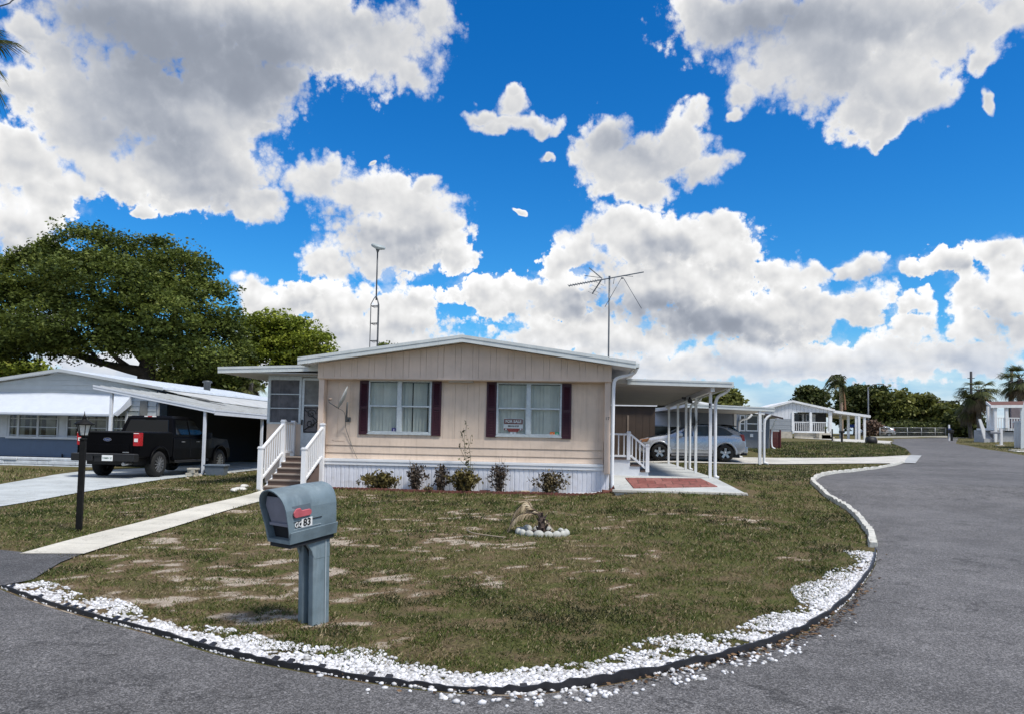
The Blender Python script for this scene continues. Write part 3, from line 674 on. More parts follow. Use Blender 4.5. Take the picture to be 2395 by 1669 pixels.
# windows: (outer left, right, top, bottom) in world units on the wall plane
W1 = (X_(862, 950, F0), X_(1009, 950, F0), Z_(935, 889, F0), Z_(935, 1013, F0))
W2 = (X_(1161.5, 957, F0), X_(1313.5, 957, F0), Z_(1237, 894.5, F0), Z_(1237, 1019, F0))
mb = MB(); z0, z1 = 1.49, 2.97
planks(mb, XL+.14, W1[0], z0, z1, F0, (.3, .3)); planks(mb, W1[1], W2[0], z0, z1, F0, (.3, .3)); planks(mb, W2[1], XR-.1, z0, z1, F0, (.3, .3))
for w in (W1, W2):
    planks(mb, w[0], w[1], w[2], z1, F0); planks(mb, w[0], w[1], z0, w[3], F0)
for a, b in ((XL+.12, W1[0]), (W1[1], W2[0]), (W2[1], XR-.08)): mb.box(a, F0+.017, .5, b, F0+.05, z1)
for w in (W1, W2): mb.box(w[0], F0+.017, w[2], w[1], F0+.05, z1); mb.box(w[0], F0+.017, .5, w[1], F0+.05, w[3])
mb.build('wall', BEIGE, home)
mb = MB()
for i, (a, b) in enumerate(((1.285, 1.492), (1.095, 1.283), (.955, 1.093))):        # lapped boards under the windows
    mb.prism([(XL+.15, F0-.004, b), (XL+.15, F0-.022, a+.006), (XL+.15, F0+.015, a+.006), (XL+.15, F0+.015, b)], (XR-XL-.32, 0, 0))
mb.build('lap_board', BEIGE, home)
mb = MB(); planks(mb, XL-.02, XR, 2.955, lambda x: rz(x)-.145, 18.40, (.145, .29), .005)
mb.box(XL-.02, 18.417, 2.955, XR, 18.44, 3.25); mb.box(XL-.02, 18.385, 2.945, XR, 18.43, 2.985)
mb.build('gable_board', BEIGE_T, home)
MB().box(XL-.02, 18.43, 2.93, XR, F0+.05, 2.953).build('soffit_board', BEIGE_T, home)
MB().box(XL+.0, 18.45, .82, XL+.135, F0+.05, 2.94).build('corner_post', BEIGE_T, home, .006)
MB().box(XR-.155, 18.45, .735, XR-.012, F0+.05, 2.94).build('corner_post', BEIGE_T, home, .006)
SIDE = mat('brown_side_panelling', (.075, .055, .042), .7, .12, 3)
mb = MB(); mb.box(XL, F0+.05, .5, XL+.06, YE, 3.35); mb.box(XL, YE, .3, XR, YE+.06, 3.35)
mb.build('side_wall', BEIGE, home)
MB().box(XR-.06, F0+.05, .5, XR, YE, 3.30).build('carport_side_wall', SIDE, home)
MB().box(XL+.06, 19.9, .5, XR-.06, 19.95, 3.3).build('room_partition', mat('room_wall', (.22, .21, .19), .9), home)
# roof
YF = 18.0
prof = [(-7.10, rz(-7.10)), (RX, RZ), (1.09, rz(1.09)), (1.09, rz(1.09)-.13), (RX, RZ-.13), (-7.10, rz(-7.10)-.13)]
mb = MB(); mb.prism([(x, YF+.03, z) for x, z in prof], (0, YE+.4-YF, 0)); mb.build('roof', ROOFW, home)
mb = MB()
for s in (0, 1):
    xa, xb = (-7.125, RX) if s == 0 else (RX, 1.115)
    for dz, h, p in ((.012, .072, 0.0), (-.062, .10, .012)):
        mb.prism([(xa, YF+p, rz(xa)+dz), (xb, YF+p, rz(xb)+dz), (xb, YF+p, rz(xb)+dz-h), (xa, YF+p, rz(xa)+dz-h)], (0, .05, 0))
mb.build('fascia', FASC, home)
for xa in (-7.125, 1.06): MB().box(xa, YF+.05, rz(1.1)-.15, xa+.06, YE+.4, rz(1.1)+.005).build('eave_trim', FASC, home)
# skirting: corrugated sheet with a two step white band above it
mb = MB(); xs = []; x = XL-.02; k = 0; prof = []
while x < XR-.02:
    w = (.088, .007, .014, .007)[k % 4]*random.uniform(.9, 1.1); prof.append((x, F0-.06+(.012 if k % 4 in (2, 3) else 0))); x += w; k += 1
prof.append((XR-.02, F0-.06))
vs = [(x, y, z) for x, y in prof for z in (.06, .83)]
mb.add(vs, [(2*i, 2*i+2, 2*i+3, 2*i+1) for i in range(len(prof)-1)]); mb.box(XL, F0-.04, .05, XR-.03, F0+.05, .83)
mb.build('skirting', WHITE_S, home)
mb = MB(); mb.box(XL-.0, F0-.105, .885, XR-.16, F0+.0, .955); mb.box(XL-.0, F0-.088, .80, XR-.16, F0+.0, .886)
mb.build('skirt_band', WHITE, home, .008)

def window(w, sign):
    x0, x1, zt_, zb_ = w; fr = MB(); y = F0-.03; t = .035; xm = (x0+x1)/2-.01
    for a, b, c, d in ((x0, x1, zt_-t, zt_), (x0, x1, zb_, zb_+t), (x0, x0+t, zb_+t, zt_-t), (x1-t, x1, zb_+t, zt_-t), (xm-.055, xm+.055, zb_+t, zt_-t)):
        fr.box(a, y, c, b, F0+.06, d)
    zm = zb_+(zt_-zb_)*.515
    for a, b in ((x0+t, xm-.055), (xm+.055, x1-t)):
        fr.box(a, y+.012, zm-.02, b, F0+.05, zm+.02); fr.box(a, y+.02, zb_+t, a+.018, F0+.045, zm-.02); fr.box(b-.018, y+.02, zb_+t, b, F0+.045, zm-.02)
        fr.box(a, y+.02, zb_+t, b, F0+.045, zb_+t+.02)
    f = fr.build('window', ALU, home, .004, 1)
    MB().box(x0-.015, y-.008, zb_-.025, x1+.015, F0+.03, zb_-.002).build('sill', ALU, f)
    g = MB(); g.box(x0+t, F0+.018, zb_+t, x1-t, F0+.021, zt_-t); g.build('pane', GLASS, f)
    for a, b in ((x0+t-.02, xm-.03), (xm+.03, x1-t+.02)):
        bl = MB(); x = a
        i = 0
        open_ = (sign == 1 and a > xm)
        while x < b-.03:
            dy = .012*math.sin(i*1.7); wv = .088
            if open_ and i % 5 == 3: x += wv*.55; i += 1; continue
            bl.prism([(x, F0+.10+dy, zb_-.02), (x+wv, F0+.125-dy+(.03 if open_ else 0), zb_-.02), (x+wv, F0+.125-dy+(.03 if open_ else 0), zt_-.05), (x, F0+.10+dy, zt_-.05)], (0, .003, 0)); x += wv*.96; i += 1
        bl.build('blinds', BLIND, f)
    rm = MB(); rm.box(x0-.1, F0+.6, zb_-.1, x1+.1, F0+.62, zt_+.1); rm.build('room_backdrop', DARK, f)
    return f
win1 = window(W1, 1); win2 = window(W2, 0)
def shutter(xa, xb, zt_, zb_):
    mb = MB(); y = F0-.035
    for a, b, c, d in ((xa, xa+.045, zb_, zt_), (xb-.045, xb, zb_, zt_), (xa+.045, xb-.045, zt_-.06, zt_), (xa+.045, xb-.045, zb_, zb_+.06), (xa+.045, xb-.045, (zb_+zt_)/2-.03, (zb_+zt_)/2+.03)):
        mb.box(a, y, c, b, F0-.002, d)
    z = zb_+.07
    while z < zt_-.09:
        if abs(z+.02-(zb_+zt_)/2) > .05: mb.prism([(xa+.045, y+.004, z), (xa+.045, y+.024, z+.034), (xa+.045, y+.03, z+.034), (xa+.045, y+.012, z)], (xb-xa-.09, 0, 0))
        z += .040
    mb.box(xa+.04, y+.031, zb_+.05, xb-.04, F0-.001, zt_-.05)
    mb.build('shutter', MAROON, home)
for a, b, t_, b_, c in ((840.3, 861.5, 889, 1014.5, 850), (1010.3, 1031.5, 890, 1018, 1020), (1137.8, 1160.8, 892, 1021, 1149), (1314.3, 1336.3, 896, 1025, 1325)):
    shutter(X_(a, 950, F0-.03), X_(b, 950, F0-.03), Z_(c, t_, F0-.03), Z_(c, b_, F0-.03))
# light strip under the gable between the windows, number on the right hand post, faded maker's script
MB().box(X_(1053, 890, 18.6)-.02, 18.5, 2.90, X_(1108, 890, 18.6), 18.62, 2.929).build('soffit_lamp', SOFF, home)
INK = mat('black_lettering', (.012, .012, .014), .5, .05)
text_mesh('house_number', '17', .105, mat('dark_numerals', (.06, .05, .045), .5), home, Matrix.Translation(-home.location) @ facing((XR-.085, 18.4475, Z_(1420, 978, 18.45))), .002)
mb = MB(); p0 = at(777, 1030, F0-.026); pts = []
for i in range(60): pts.append((p0.x+i*.0053, F0-.0165, p0.z+.012*math.sin(i*.75)+(.028*math.exp(-((i-3)/2.5)**2))+(.018*math.exp(-((i-27)/1.8)**2))))
mb.tube(pts, .0035, 5).build('script_emblem', mat('faded_script', (.42, .32, .245), .6), home)

# gutter and down pipe at the right hand corner
def down_pipe(name, pts, r, parent, material=WHITE):
    P = smooth_path3([Vector(p) for p in pts]); return MB().tube(P, r, 8).build(name, material, parent)
def smooth_path3(P, n=6):
    out = []
    for i in range(len(P)-1):
        a, b, c, d = P[max(i-1, 0)], P[i], P[i+1], P[min(i+2, len(P)-1)]
        for k in range(n):
            t = k/n; out.append(.5*((2*b)+(c-a)*t+(2*a-5*b+4*c-d)*t*t+(3*b-a-3*c+d)*t**3))
    out.append(P[-1]); return out
MB().box(1.117, 18.06, rz(1.1)-.14, 1.20, YE+.3, rz(1.1)-.03).build('gutter', FASC, home, .01)
pz = 18.33
down_pipe('down_pipe', [(1.14, 18.2, 3.26), (1.10, 18.3, 3.17), (.98, pz, 3.10), (.80, pz, 3.06), (.66, pz, 3.0), (.615, pz, 2.86), (.605, pz, 2.5), (.60, pz, 1.5), (.60, pz, .52), (.63, pz-.03, .40), (.72, pz-.08, .34), (.80, pz-.1, .325)], .043, home)
MB().box(.58, pz+.03, 2.55, .63, pz+.2, 2.58).build('pipe_strap', WHITE, home)

# screened entrance room on the left side
PF = 19.35; PX0, PX1 = -8.43, XL-.005
mb = MB(); mb.box(PX0, PF, .25, X_(706, 1010, PF), PF+.08, 1.80); mb.box(PX0, PF+.08, .25, PX0+.08, 29.5, 1.8); mb.box(X_(706, 1010, PF), PF, .25, PX1, PF+.08, .97)
mb.build('entrance_room_wall', BEIGE, home)
px = [X_(603, 930, PF), X_(705, 930, PF)]; zz = [Z_(650, 1043-56, PF), Z_(650, 884, PF)]
fr = MB(); t = .04
fr.box(PX0, PF-.01, zz[1]-t, px[1], PF+.07, zz[1]+.05); fr.box(PX0, PF-.01, 1.80, px[1], PF+.07, 1.80+t); fr.box(PX0, PF-.01, 1.84, PX0+.07, PF+.07, zz[1]-t); fr.box(px[1]-.06, PF-.01, 1.84, px[1], PF+.07, zz[1]-t)
for i in (1, 2): z = 1.84+(zz[1]-t-1.84)*i/3; fr.box(PX0+.07, PF+.01, z-.012, px[1]-.06, PF+.05, z+.012)
f = fr.build('screen_window', ALU, home)
SCREEN = mat('insect_screen', (.105, .105, .115), .8, .35, 3.5, streak=((.19, .18, .19), .8))
MB().box(PX0+.07, PF+.045, 1.84, px[1]-.06, PF+.05, zz[1]-t).build('screen', SCREEN, f)
dx0, dx1 = px[1]+.02, PX1-.0; dz0, dz1 = .985, zz[1]+.02
dr = MB()
for a, b, c, d in ((dx0, dx0+.065, dz0, dz1), (dx1-.05, dx1, dz0, dz1), (dx0+.065, dx1-.05, dz1-.06, dz1), (dx0+.065, dx1-.05, Z_(725, 947, PF)-.02, Z_(725, 947, PF)+.02), (dx0+.065, dx1-.05, dz0, Z_(725, 1011, PF))): dr.box(a, PF-.02, c, b, PF+.03, d)
door = dr.build('screen_door', ALU, home)
MB().box(dx0+.065, PF+.008, Z_(725, 947, PF)+.02, dx1-.05, PF+.012, dz1-.06).build('screen', mat('door_screen', (.20, .20, .19), .8, .2, 5), door)
MB().box(dx0+.065, PF+.008, Z_(725, 1011, PF), dx1-.05, PF+.012, Z_(725, 947, PF)-.02).build('screen', mat('door_screen_low', (.16, .15, .15), .8, .2, 5), door)
gr = MB(); gx0, gx1, gz0, gz1 = dx0+.07, dx1-.055, Z_(725, 1009, PF), Z_(725, 953, PF); gy = PF-.012
def spiral(cx, cz, r, s, a0):
    return [(cx+r*(1-i/26*.85)*math.cos(a0+s*i*.34), gy, cz+r*(1-i/26*.85)*math.sin(a0+s*i*.34)) for i in range(27)]
w_, h_ = gx1-gx0, gz1-gz0; cx, cz = (gx0+gx1)/2, (gz0+gz1)/2
gr.tube([(gx0, gy, gz0), (gx1, gy, gz0), (gx1, gy, gz1), (gx0, gy, gz1), (gx0, gy, gz0)], .011, 5)
gr.tube([(gx0, gy, gz0+.04), (cx+.1, gy, cz), (gx1, gy, gz1-.1)], .01, 5); gr.tube([(gx0, gy, gz1-.04), (cx, gy, cz+.02), (gx1, gy, gz0+.1)], .01, 5)
for sx, sz, s, a in ((.3, .75, 1, 0), (.72, .86, -1, 3), (.26, .36, -1, 1), (.72, .22, 1, 2), (.75, .55, 1, 1)):
    gr.tube(spiral(gx0+w_*sx, gz0+h_*sz, w_*.20, s, a), .009, 5)
gr.build('scroll_grille', mat('black_ironwork', (.02, .018, .018), .5), door)
MB().box(dx0+.015, PF-.055, 1.78, dx0+.045, PF-.02, 1.92).build('handle', BLK, door)
# flat roof over the entrance room
ra, rb = at(509, 858, 18.7), at(744, 853, 18.7)
mb = MB(); mb.prism([(ra.x+.02, 18.74, ra.z), (rb.x, 18.74, rb.z), (rb.x, 18.74, rb.z-.12), (ra.x+.02, 18.74, ra.z-.12)], (0, 11, 0)); mb.build('entrance_roof', ROOFW, home)
mb = MB()
for dz, h, p in ((.01, .06, 0), (-.05, .10, .012)): mb.prism([(ra.x, 18.70+p, ra.z+dz), (rb.x, 18.70+p, rb.z+dz), (rb.x, 18.70+p, rb.z+dz-h), (ra.x, 18.70+p, ra.z+dz-h)], (0, .035, 0))
mb.box(ra.x-.01, 18.735, ra.z-.13, ra.x+.018, 29.7, ra.z+.01); mb.build('entrance_fascia', FASC, home)
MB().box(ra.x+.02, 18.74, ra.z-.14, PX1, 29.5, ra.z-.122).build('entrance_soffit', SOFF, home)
MB().box(PX0, PF+.01, zz[1]+.05, PX1, PF+.07, ra.z-.14).build('entrance_header', ALU, home)

# ------------------------------------------------------------------ front steps
SX0, SX1 = -7.66, -6.60; SY = [17.30, 18.60, 19.25]; DZ = .975
st = thing('front_steps', 'brown composite front steps with white vinyl railings beside the screen door', 'steps', (-7.1, 17.4, gz(-7.1, 17.4)))
NR = 6; g0 = gz(-7.1, 17.35); rise = (DZ-g0)/NR
for i in range(NR):
    y = SY[0]+.04+i*(SY[1]-SY[0]-.02)/(NR-1); z = g0+rise*(i+1); y2 = y+.29 if i < NR-1 else PF-.01
    MB().box(SX0+.07, y-.025, z-.032, SX1-.07, y2, z).build('tread', BROWN_L, st, .006)
    MB().box(SX0+.08, y, z-rise-.0, SX1-.08, y+.02, z-.034).build('riser', BROWN, st)
prof = [(SY[0]+.02, g0-.05), (SY[0]+.02, g0+.06)]
for i in range(NR): y = SY[0]+.04+i*(SY[1]-SY[0]-.02)/(NR-1); prof += [(y, g0+rise*i+.02), (y, g0+rise*(i+1)-.04)]
prof += [(PF-.02, DZ-.04), (PF-.02, g0-.05)]
MB().prism([(SX0+.04, y, z) for y, z in prof], (.03, 0, 0)).build('stringer', WHITE, st)
MB().prism([(SX1-.07, y, z) for y, z in prof], (.03, 0, 0)).build('stringer', BROWN, st)
def newel(x, y, z0, z1, w=.105, parent=st):
    mb = MB(); mb.box(x-w/2, y-w/2, z0, x+w/2, y+w/2, z1-.05); mb.box(x-w/2-.014, y-w/2-.014, z1-.05, x+w/2+.014, y+w/2+.014, z1-.03)
    mb.prism([(x-w/2, y-w/2, z1-.03), (x+w/2, y-w/2, z1-.03), (x+w/2, y+w/2, z1-.03), (x-w/2, y+w/2, z1-.03)], (0, 0, .03))
    return mb.build('newel_post', WHITE, parent, .005)
def railing(p, q, h0, h1, n, parent=st, r=.028):
    """top rail / bottom rail between two points, balusters between"""
    p, q = Vector(p), Vector(q)
    MB().bar(p+Vector((0, 0, h1)), q+Vector((0, 0, h1)), .065, .05).build('handrail', WHITE, parent, .008)
    MB().bar(p+Vector((0, 0, h0)), q+Vector((0, 0, h0)), .05, .055).build('bottom_rail', WHITE, parent, .006)
    for i in range(n):
        c = p+(q-p)*((i+.5)/n); MB().box(c.x-r/2, c.y-r/2, c.z+h0+.02, c.x+r/2, c.y+r/2, c.z+h1-.02).build('baluster', WHITE, parent)
newel(SX0, SY[0], g0-.05, 1.24); newel(SX0, SY[1], g0-.05, 1.90); newel(SX0, SY[2], g0-.05, 1.89)
newel(SX1, SY[0], g0-.05, 1.24); newel(SX1, SY[1]-.1, g0-.05, 1.83)
railing((SX0, SY[0]+.05, .46), (SX0, SY[1]-.05, 1.06), 0, .72, 9); railing((SX0, SY[1]+.05, 1.08), (SX0, SY[2]-.05, 1.08), 0, .74, 4)
railing((SX1, SY[0]+.05, .46), (SX1, SY[1]-.15, .99), 0, .72, 9)

# ------------------------------------------------------------------ satellite dish on the front wall
dish = thing('satellite_dish', 'grey oval satellite dish on an arm bolted to the beige front wall', 'satellite dish', (X_(816, 980, F0), F0, Z_(816, 980, F0)))
DG = mat('grey_dish_paint', (.38, .40, .40), .5, .1, 8, dirt=((.2, .2, .19), .4, 12)); DGD = mat('dark_grey_metal', (.10, .105, .11), .5)
fo = at(815, 980, F0-.01)
MB().box(fo.x-.07, F0-.03, fo.z-.06, fo.x+.06, F0-.002, fo.z+.06).build('wall_bracket', DGD, dish, .006)
dc = at(806, 930, F0-.42)                                # centre of the reflector
MB().tube([(fo.x, F0-.03, fo.z-.02), (fo.x-.02, F0-.12, fo.z+.03), (dc.x+.06, dc.y+.05, dc.z-.10)], .024, 8).build('mast', DGD, dish)
ax = Vector((-.90, -.22, .38)).normalized()              # direction the dish looks
a1 = ax.cross(Vector((0, 0, 1))).normalized(); a2 = a1.cross(ax).normalized()
mb = MB(); vs = []; N1, N2 = 7, 28
for side in (0, 1):
    for i in range(N1+1):
        r = i/N1
        for k in range(N2):
            t = 2*math.pi*k/N2; p = dc+a1*(.25*r*math.cos(t))+a2*(.30*r*math.sin(t))+ax*(.055*r*r-side*.012*(1 if i < N1 else .6)); vs.append(p)
M_ = (N1+1)*N2
fs = [(s*M_+i*N2+k, s*M_+i*N2+(k+1) % N2, s*M_+(i+1)*N2+(k+1) % N2, s*M_+(i+1)*N2+k)[::(1 if s == 0 else -1)] for s in (0, 1) for i in range(N1) for k in range(N2)]
fs += [(N1*N2+k, N1*N2+(k+1) % N2, M_+N1*N2+(k+1) % N2, M_+N1*N2+k) for k in range(N2)]
mb.add(vs, fs, True).build('reflector', DG, dish)
lo = dc-a2*.29+ax*.03; h1 = at(770, 940, F0-.75); h2 = at(768.5, 933, F0-.75); h3 = at(776, 932, F0-.72)
MB().tube([lo, h1, h2], .012, 6).build('feed_arm', DGD, dish)
MB().tube([h2, h3], [.03, .022], 10).build('receiver', mat('receiver_brown', (.25, .19, .15), .5), dish)
c1 = [lo, at(806, 965, F0-.3), at(808.5, 998, F0-.06), at(817, 1025, F0-.04), at(826, 1050, F0-.04), at(835.5, 1071, F0-.11)]
MB().tube(smooth_path3([Vector(p) for p in c1]), .007, 5).build('cable', DGD, dish)

# ------------------------------------------------------------------ window sign and stickers
sx0, sx1, sz1, sz0 = X_(1178.6, 992, F0+.05), X_(1222.5, 992, F0+.05), Z_(1200, 978.7, F0+.05), Z_(1200, 1008.5, F0+.05); sy = F0+.062
sg = thing('for_sale_sign', 'red and white house sale sign propped inside the right front window', 'sign', ((sx0+sx1)/2, sy, sz0))
RED = mat('sign_red', (.15, .006, .008), .5, .03); RED2 = mat('sign_bright_red', (.34, .012, .012), .5, .03); SW = mat('sign_white', (.82, .84, .88), .5, .02)
H = sz1-sz0; W = sx1-sx0
MB().box(sx0-.012, sy, sz0+H*.10, sx1+.012, sy+.006, sz1+.012).build('board', SW, sg)
MB().box(sx0, sy-.003, sz0+H*.60, sx1, sy-.0005, sz1).build('header', RED, sg)
MB().box(sx0, sy-.003, sz0+H*.12, sx1, sy-.0005, sz0+H*.27).build('footer', RED, sg)
MB().prism([(sx0+W*.2, sy-.003, sz0+H*.12), (sx0+W*.27, sy-.003, sz0), (sx1-W*.27, sy-.003, sz0), (sx1-W*.2, sy-.003, sz0+H*.12)], (0, .006, 0)).build('footer_tab', RED2, sg)
MB().box(sx0+W*.2, sy-.0045, sz0+H*.15, sx1-W*.2, sy-.0032, sz0+H*.25).build('footer_strip', RED2, sg)
for u in (.11, .89): MB().prism([(sx0+W*u+.022*math.cos(k*math.pi/5), sy-.0055, sz0+H*.2+.018*math.sin(k*math.pi/5)) for k in range(10)], (0, .002, 0)).build('roundel', SW, sg)
MB().box(sx0+W*.34, sy-.003, sz0-.055, sx1-W*.34, sy, sz0-.004).build('tab', SW, sg)
TL = Matrix.Translation(-sg.location)
text_mesh('lettering', 'FOR SALE', H*.30, SW, sg, TL @ facing(((sx0+sx1)/2, sy-.0055, sz0+H*.80)), .001, H*.012, .98)
text_mesh('phone_number', '888 818 8128', H*.17, INK, sg, TL @ facing(((sx0+sx1)/2, sy-.004, sz0+H*.44)), .001, H*.007, .9)
text_mesh('tab_figure', '13', .04, INK, sg, TL @ facing(((sx0+sx1)/2, sy-.005, sz0-.03)), .001, .001)
def sticker(x0, x1, y0, y1, label, col, txt):
    p, q = at(x0, y1, F0+.012), at(x1, y0, F0+.012); t = thing('window_sticker', label, 'sticker', ((p.x+q.x)/2, F0+.012, p.z))
    MB().box(p.x, F0+.012, p.z, q.x, F0+.0165, q.z).build('film', mat('film_'+txt[0], col, .5, .05), t)
    text_mesh('print', txt[1], (q.z-p.z)*.55, SW, t, Matrix.Translation(-t.location) @ facing(((p.x+q.x)/2, F0+.0105, (p.z+q.z)/2)), .0008)
sticker(916, 926.5, 999.5, 1009.5, 'dark blue square sticker on the left front window', (.03, .03, .16), ('blue', 'E'))
sticker(1286, 1297.5, 1009, 1017.5, 'orange sticker in the corner of the right front window', (.70, .17, .02), ('orange', '='))
sticker(1298, 1308, 1009, 1017.5, 'green sticker next to the orange one on the right front window', (.03, .30, .16), ('green', 'A'))

# ------------------------------------------------------------------ carport, its slab and the side steps
SLZ = .635
mb = MB()
prof = [(17.55, .395), (19.35, SLZ-.01), (19.42, SLZ+.005), (30.25, SLZ+.02), (30.25, .1), (17.55, .0)]
vs = []
for y, z in prof:
    xr = 3.60 if y < 18 else 3.24
    vs += [(.60 if y > 18.3 else .66, y, z), (xr, y, z)]
n = len(prof); mb.add(vs, [(2*i, 2*i+1, 2*((i+1) % n)+1, 2*((i+1) % n)) for i in range(n)]+[tuple(2*i for i in reversed(range(n)))[::-1], tuple(2*i+1 for i in reversed(range(n)))])
me_ = mb.build('slab', concrete_mat('slab_concrete', (.50, .515, .50)))
bm = bmesh.new(); bm.from_mesh(me_.data); bmesh.ops.recalc_face_normals(bm, faces=bm.faces); bm.to_mesh(me_.data); bm.free(); prop(me_, kind='structure')
def ramp(px, py):
    d = ray(px, py); n = Vector((0, -(SLZ-.01-.395)/(19.35-17.55), 1)); p0 = Vector((0, 17.55, .395)); t = (p0-CC).dot(n)/d.dot(n); return CC+d*t
q = [ramp(1462.7, 1117.5), ramp(1638.6, 1119), ramp(1678, 1137.5), ramp(1482, 1141)]
m_ = bpy.data.materials.new('red_pavers'); m_.use_nodes = True; n_ = NT(m_.node_tree); b_ = n_.n['Principled BSDF']
g_ = n_.node('ShaderNodeNewGeometry').outputs['Position']
br = n_.node('ShaderNodeTexBrick', ins={'Vector': n_.vec('MULTIPLY', g_, (1, 1, 0)), 'Color1': (.20, .062, .050, 1), 'Color2': (.29, .115, .095, 1), 'Mortar': (.10, .04, .03, 1), 'Scale': 1.0, 'Mortar Size': .012, 'Brick Width': .41, 'Row Height': .41, 'Bias': 0.0})
nz = n_.ss(n_.noise(g_, 9, 5, .6), .3, .7, .72, 1.2)
n_.put(b_.inputs['Base Color'], n_.mix(1.0, br.outputs[0], n_.node('ShaderNodeCombineXYZ', ins={0: nz, 1: nz, 2: nz}).outputs[0], 'MULTIPLY')); b_.inputs['Roughness'].default_value = .85
MBp = MB(); MBp.prism([p+Vector((0, 0, .02)) for p in q], (0, 0, -.05)); prop(MBp.build('paver_inlay', m_), kind='structure')
mb = MB()
a, b = ramp(1482, 1141), ramp(1690, 1139)
prop(MB().bar((a.x-.5, 17.56, .40), (3.58, 17.56, .40), .10, .06).build('slab_edge_strip', CONC, None, .01), kind='structure')

cp = thing('carport', 'white flat roofed carport on slim posts along the right side of the beige home', 'carport', (2.0, 19.7, SLZ))
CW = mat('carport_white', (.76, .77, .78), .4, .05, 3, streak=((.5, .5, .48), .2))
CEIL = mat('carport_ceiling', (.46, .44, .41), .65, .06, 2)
zl, zr = 3.075, 3.03; cx0, cx1, cy0, cy1 = .98, 3.55, 19.2, 30.5
PXc = 3.10
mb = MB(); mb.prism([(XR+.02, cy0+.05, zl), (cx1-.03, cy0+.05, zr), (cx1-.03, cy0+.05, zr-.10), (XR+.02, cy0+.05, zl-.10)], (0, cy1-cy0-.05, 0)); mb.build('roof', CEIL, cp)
mb = MB()
for dz, h, p in ((.012, .045, 0), (-.034, .095, .012)): mb.prism([(cx0, cy0+p, zl+dz), (cx1, cy0+p, zr+dz), (cx1, cy0+p, zr+dz-h), (cx0, cy0+p, zl+dz-h)], (0, .035, 0))
mb.box(cx1-.028, cy0+.05, zr-.12, cx1+.045, cy1, zr+.012); mb.build('fascia', FASC, cp)
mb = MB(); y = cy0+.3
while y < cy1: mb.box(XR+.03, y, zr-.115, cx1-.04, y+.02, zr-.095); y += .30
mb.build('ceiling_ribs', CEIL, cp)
MB().box(PXc-.05, cy0+.15, 2.80, PXc+.05, cy1, 2.925).build('beam', CW, cp, .006)
for i, y in enumerate((19.7, 22.3, 24.5, 26.7, 29.6)):
    MB().box(PXc-.038, y-.038, SLZ, PXc+.038, y+.038, 2.80).build('post', CW, cp, .006)
for y in (19.66, 24.46):
    down_pipe('down_pipe', [(cx1+.01, y, 2.96), (cx1-.02, y, 2.86), (cx1-.12, y, 2.78), (PXc+.19, y, 2.70), (PXc+.135, y, 2.58), (PXc+.12, y, 2.4), (PXc+.12, y, 1.5), (PXc+.12, y, SLZ+.12), (PXc+.14, y-.03, SLZ+.04), (PXc+.2, y-.06, SLZ+.015)], .04, cp, CW)
# small fittings on the carport posts
def fitting(name, label, cat, px, py, Y, build):
    p = at(px, py, Y); t = thing(name, label, cat, p); build(t, p); return t
def lampb(t, p):
    MB().lathe([(0, -.02), (.05, -.02), (.055, .0), (.0, .03)], (p.x, p.y, p.z+.06), 12).build('base', BLK, t)
    MB().tube([(p.x, p.y, p.z+.05), (p.x-.03, p.y-.08, p.z-.01), (p.x-.05, p.y-.16, p.z-.05)], [.03, .055, .07], 10).build('lamp_head', BLK, t)
    MB().tube([(p.x+.02, p.y, p.z), (p.x+.02, p.y-.02, p.z-.12)], [.02, .03], 8).build('sensor', BLK, t)
fitting('security_light', 'black security light on the carport beam above the third post', 'lamp', 1602, 926, 24.3, lampb)
fitting('security_light', 'black security light on the carport beam left of the second post', 'lamp', 1615.5, 932.5, 23.2, lampb)
fitting('wind_spinner', 'long black oval ornament hanging flat against the second carport post', 'ornament', 1624.5, 984, 22.2, lambda t, p: (MB().ball((p.x, p.y, p.z), .028, .02, .15, 12, 8).build('disc', BLK, t), MB().tube([(p.x, p.y, p.z+.14), (p.x+.01, p.y+.02, p.z+.22)], .006, 5).build('hook', BLK, t)))
fitting('thermometer', 'small black box clamped on the right of the second carport post', 'thermometer', 1633.5, 985.5, 22.2, lambda t, p: (MB().box(p.x-.02, p.y-.03, p.z-.07, p.x+.025, p.y+.03, p.z+.07).build('case', BLK, t, .008), MB().box(p.x-.05, p.y-.01, p.z-.012, p.x-.02, p.y+.01, p.z+.012).build('bracket', BLK, t)))
fitting('thermometer', 'little dark gauge high on the nearest carport post', 'thermometer', 1660, 947, 19.62, lambda t, p: (MB().box(p.x-.022, p.y-.02, p.z-.055, p.x+.022, p.y+.015, p.z+.055).build('case', BLK, t, .008), MB().box(p.x-.015, p.y-.024, p.z-.04, p.x+.015, p.y-.02, p.z+.0).build('dial', mat('gauge_face', (.3, .3, .3), .5), t)))

# side steps under the carport
ss = thing('side_steps', 'white clad side steps with a short railing under the carport', 'steps', (1.0, 19.8, SLZ))
ys0, ys1 = 19.80, 21.3; xd = 1.115; lv = [(XR+.01, xd, 1.085), (xd, xd+.25, .92), (xd+.25, xd+.47, .775)]
WCL = mat('white_cladding', (.72, .74, .78), .6, .05, 6)
prof = [(XR+.01, SLZ-.02), (xd+.455, SLZ-.02), (xd+.455, .74), (xd+.235, .74), (xd+.235, .885), (xd-.015, .885), (xd-.015, 1.05), (XR+.01, 1.05)]
MB().prism([(x, ys0+.02, z) for x, z in prof], (0, ys1-ys0-.04, 0)).build('cladding', WCL, ss)
for a, b, z in lv: MB().box(a, ys0-.012, z-.035, b+.02, ys1, z).build('tread', BROWN, ss, .005)
for x, z0, z1 in ((xd-.055, 1.05, 1.78), (xd+.425, .74, 1.46)): newel(x, ys0+.03, z0, z1, .095, ss)
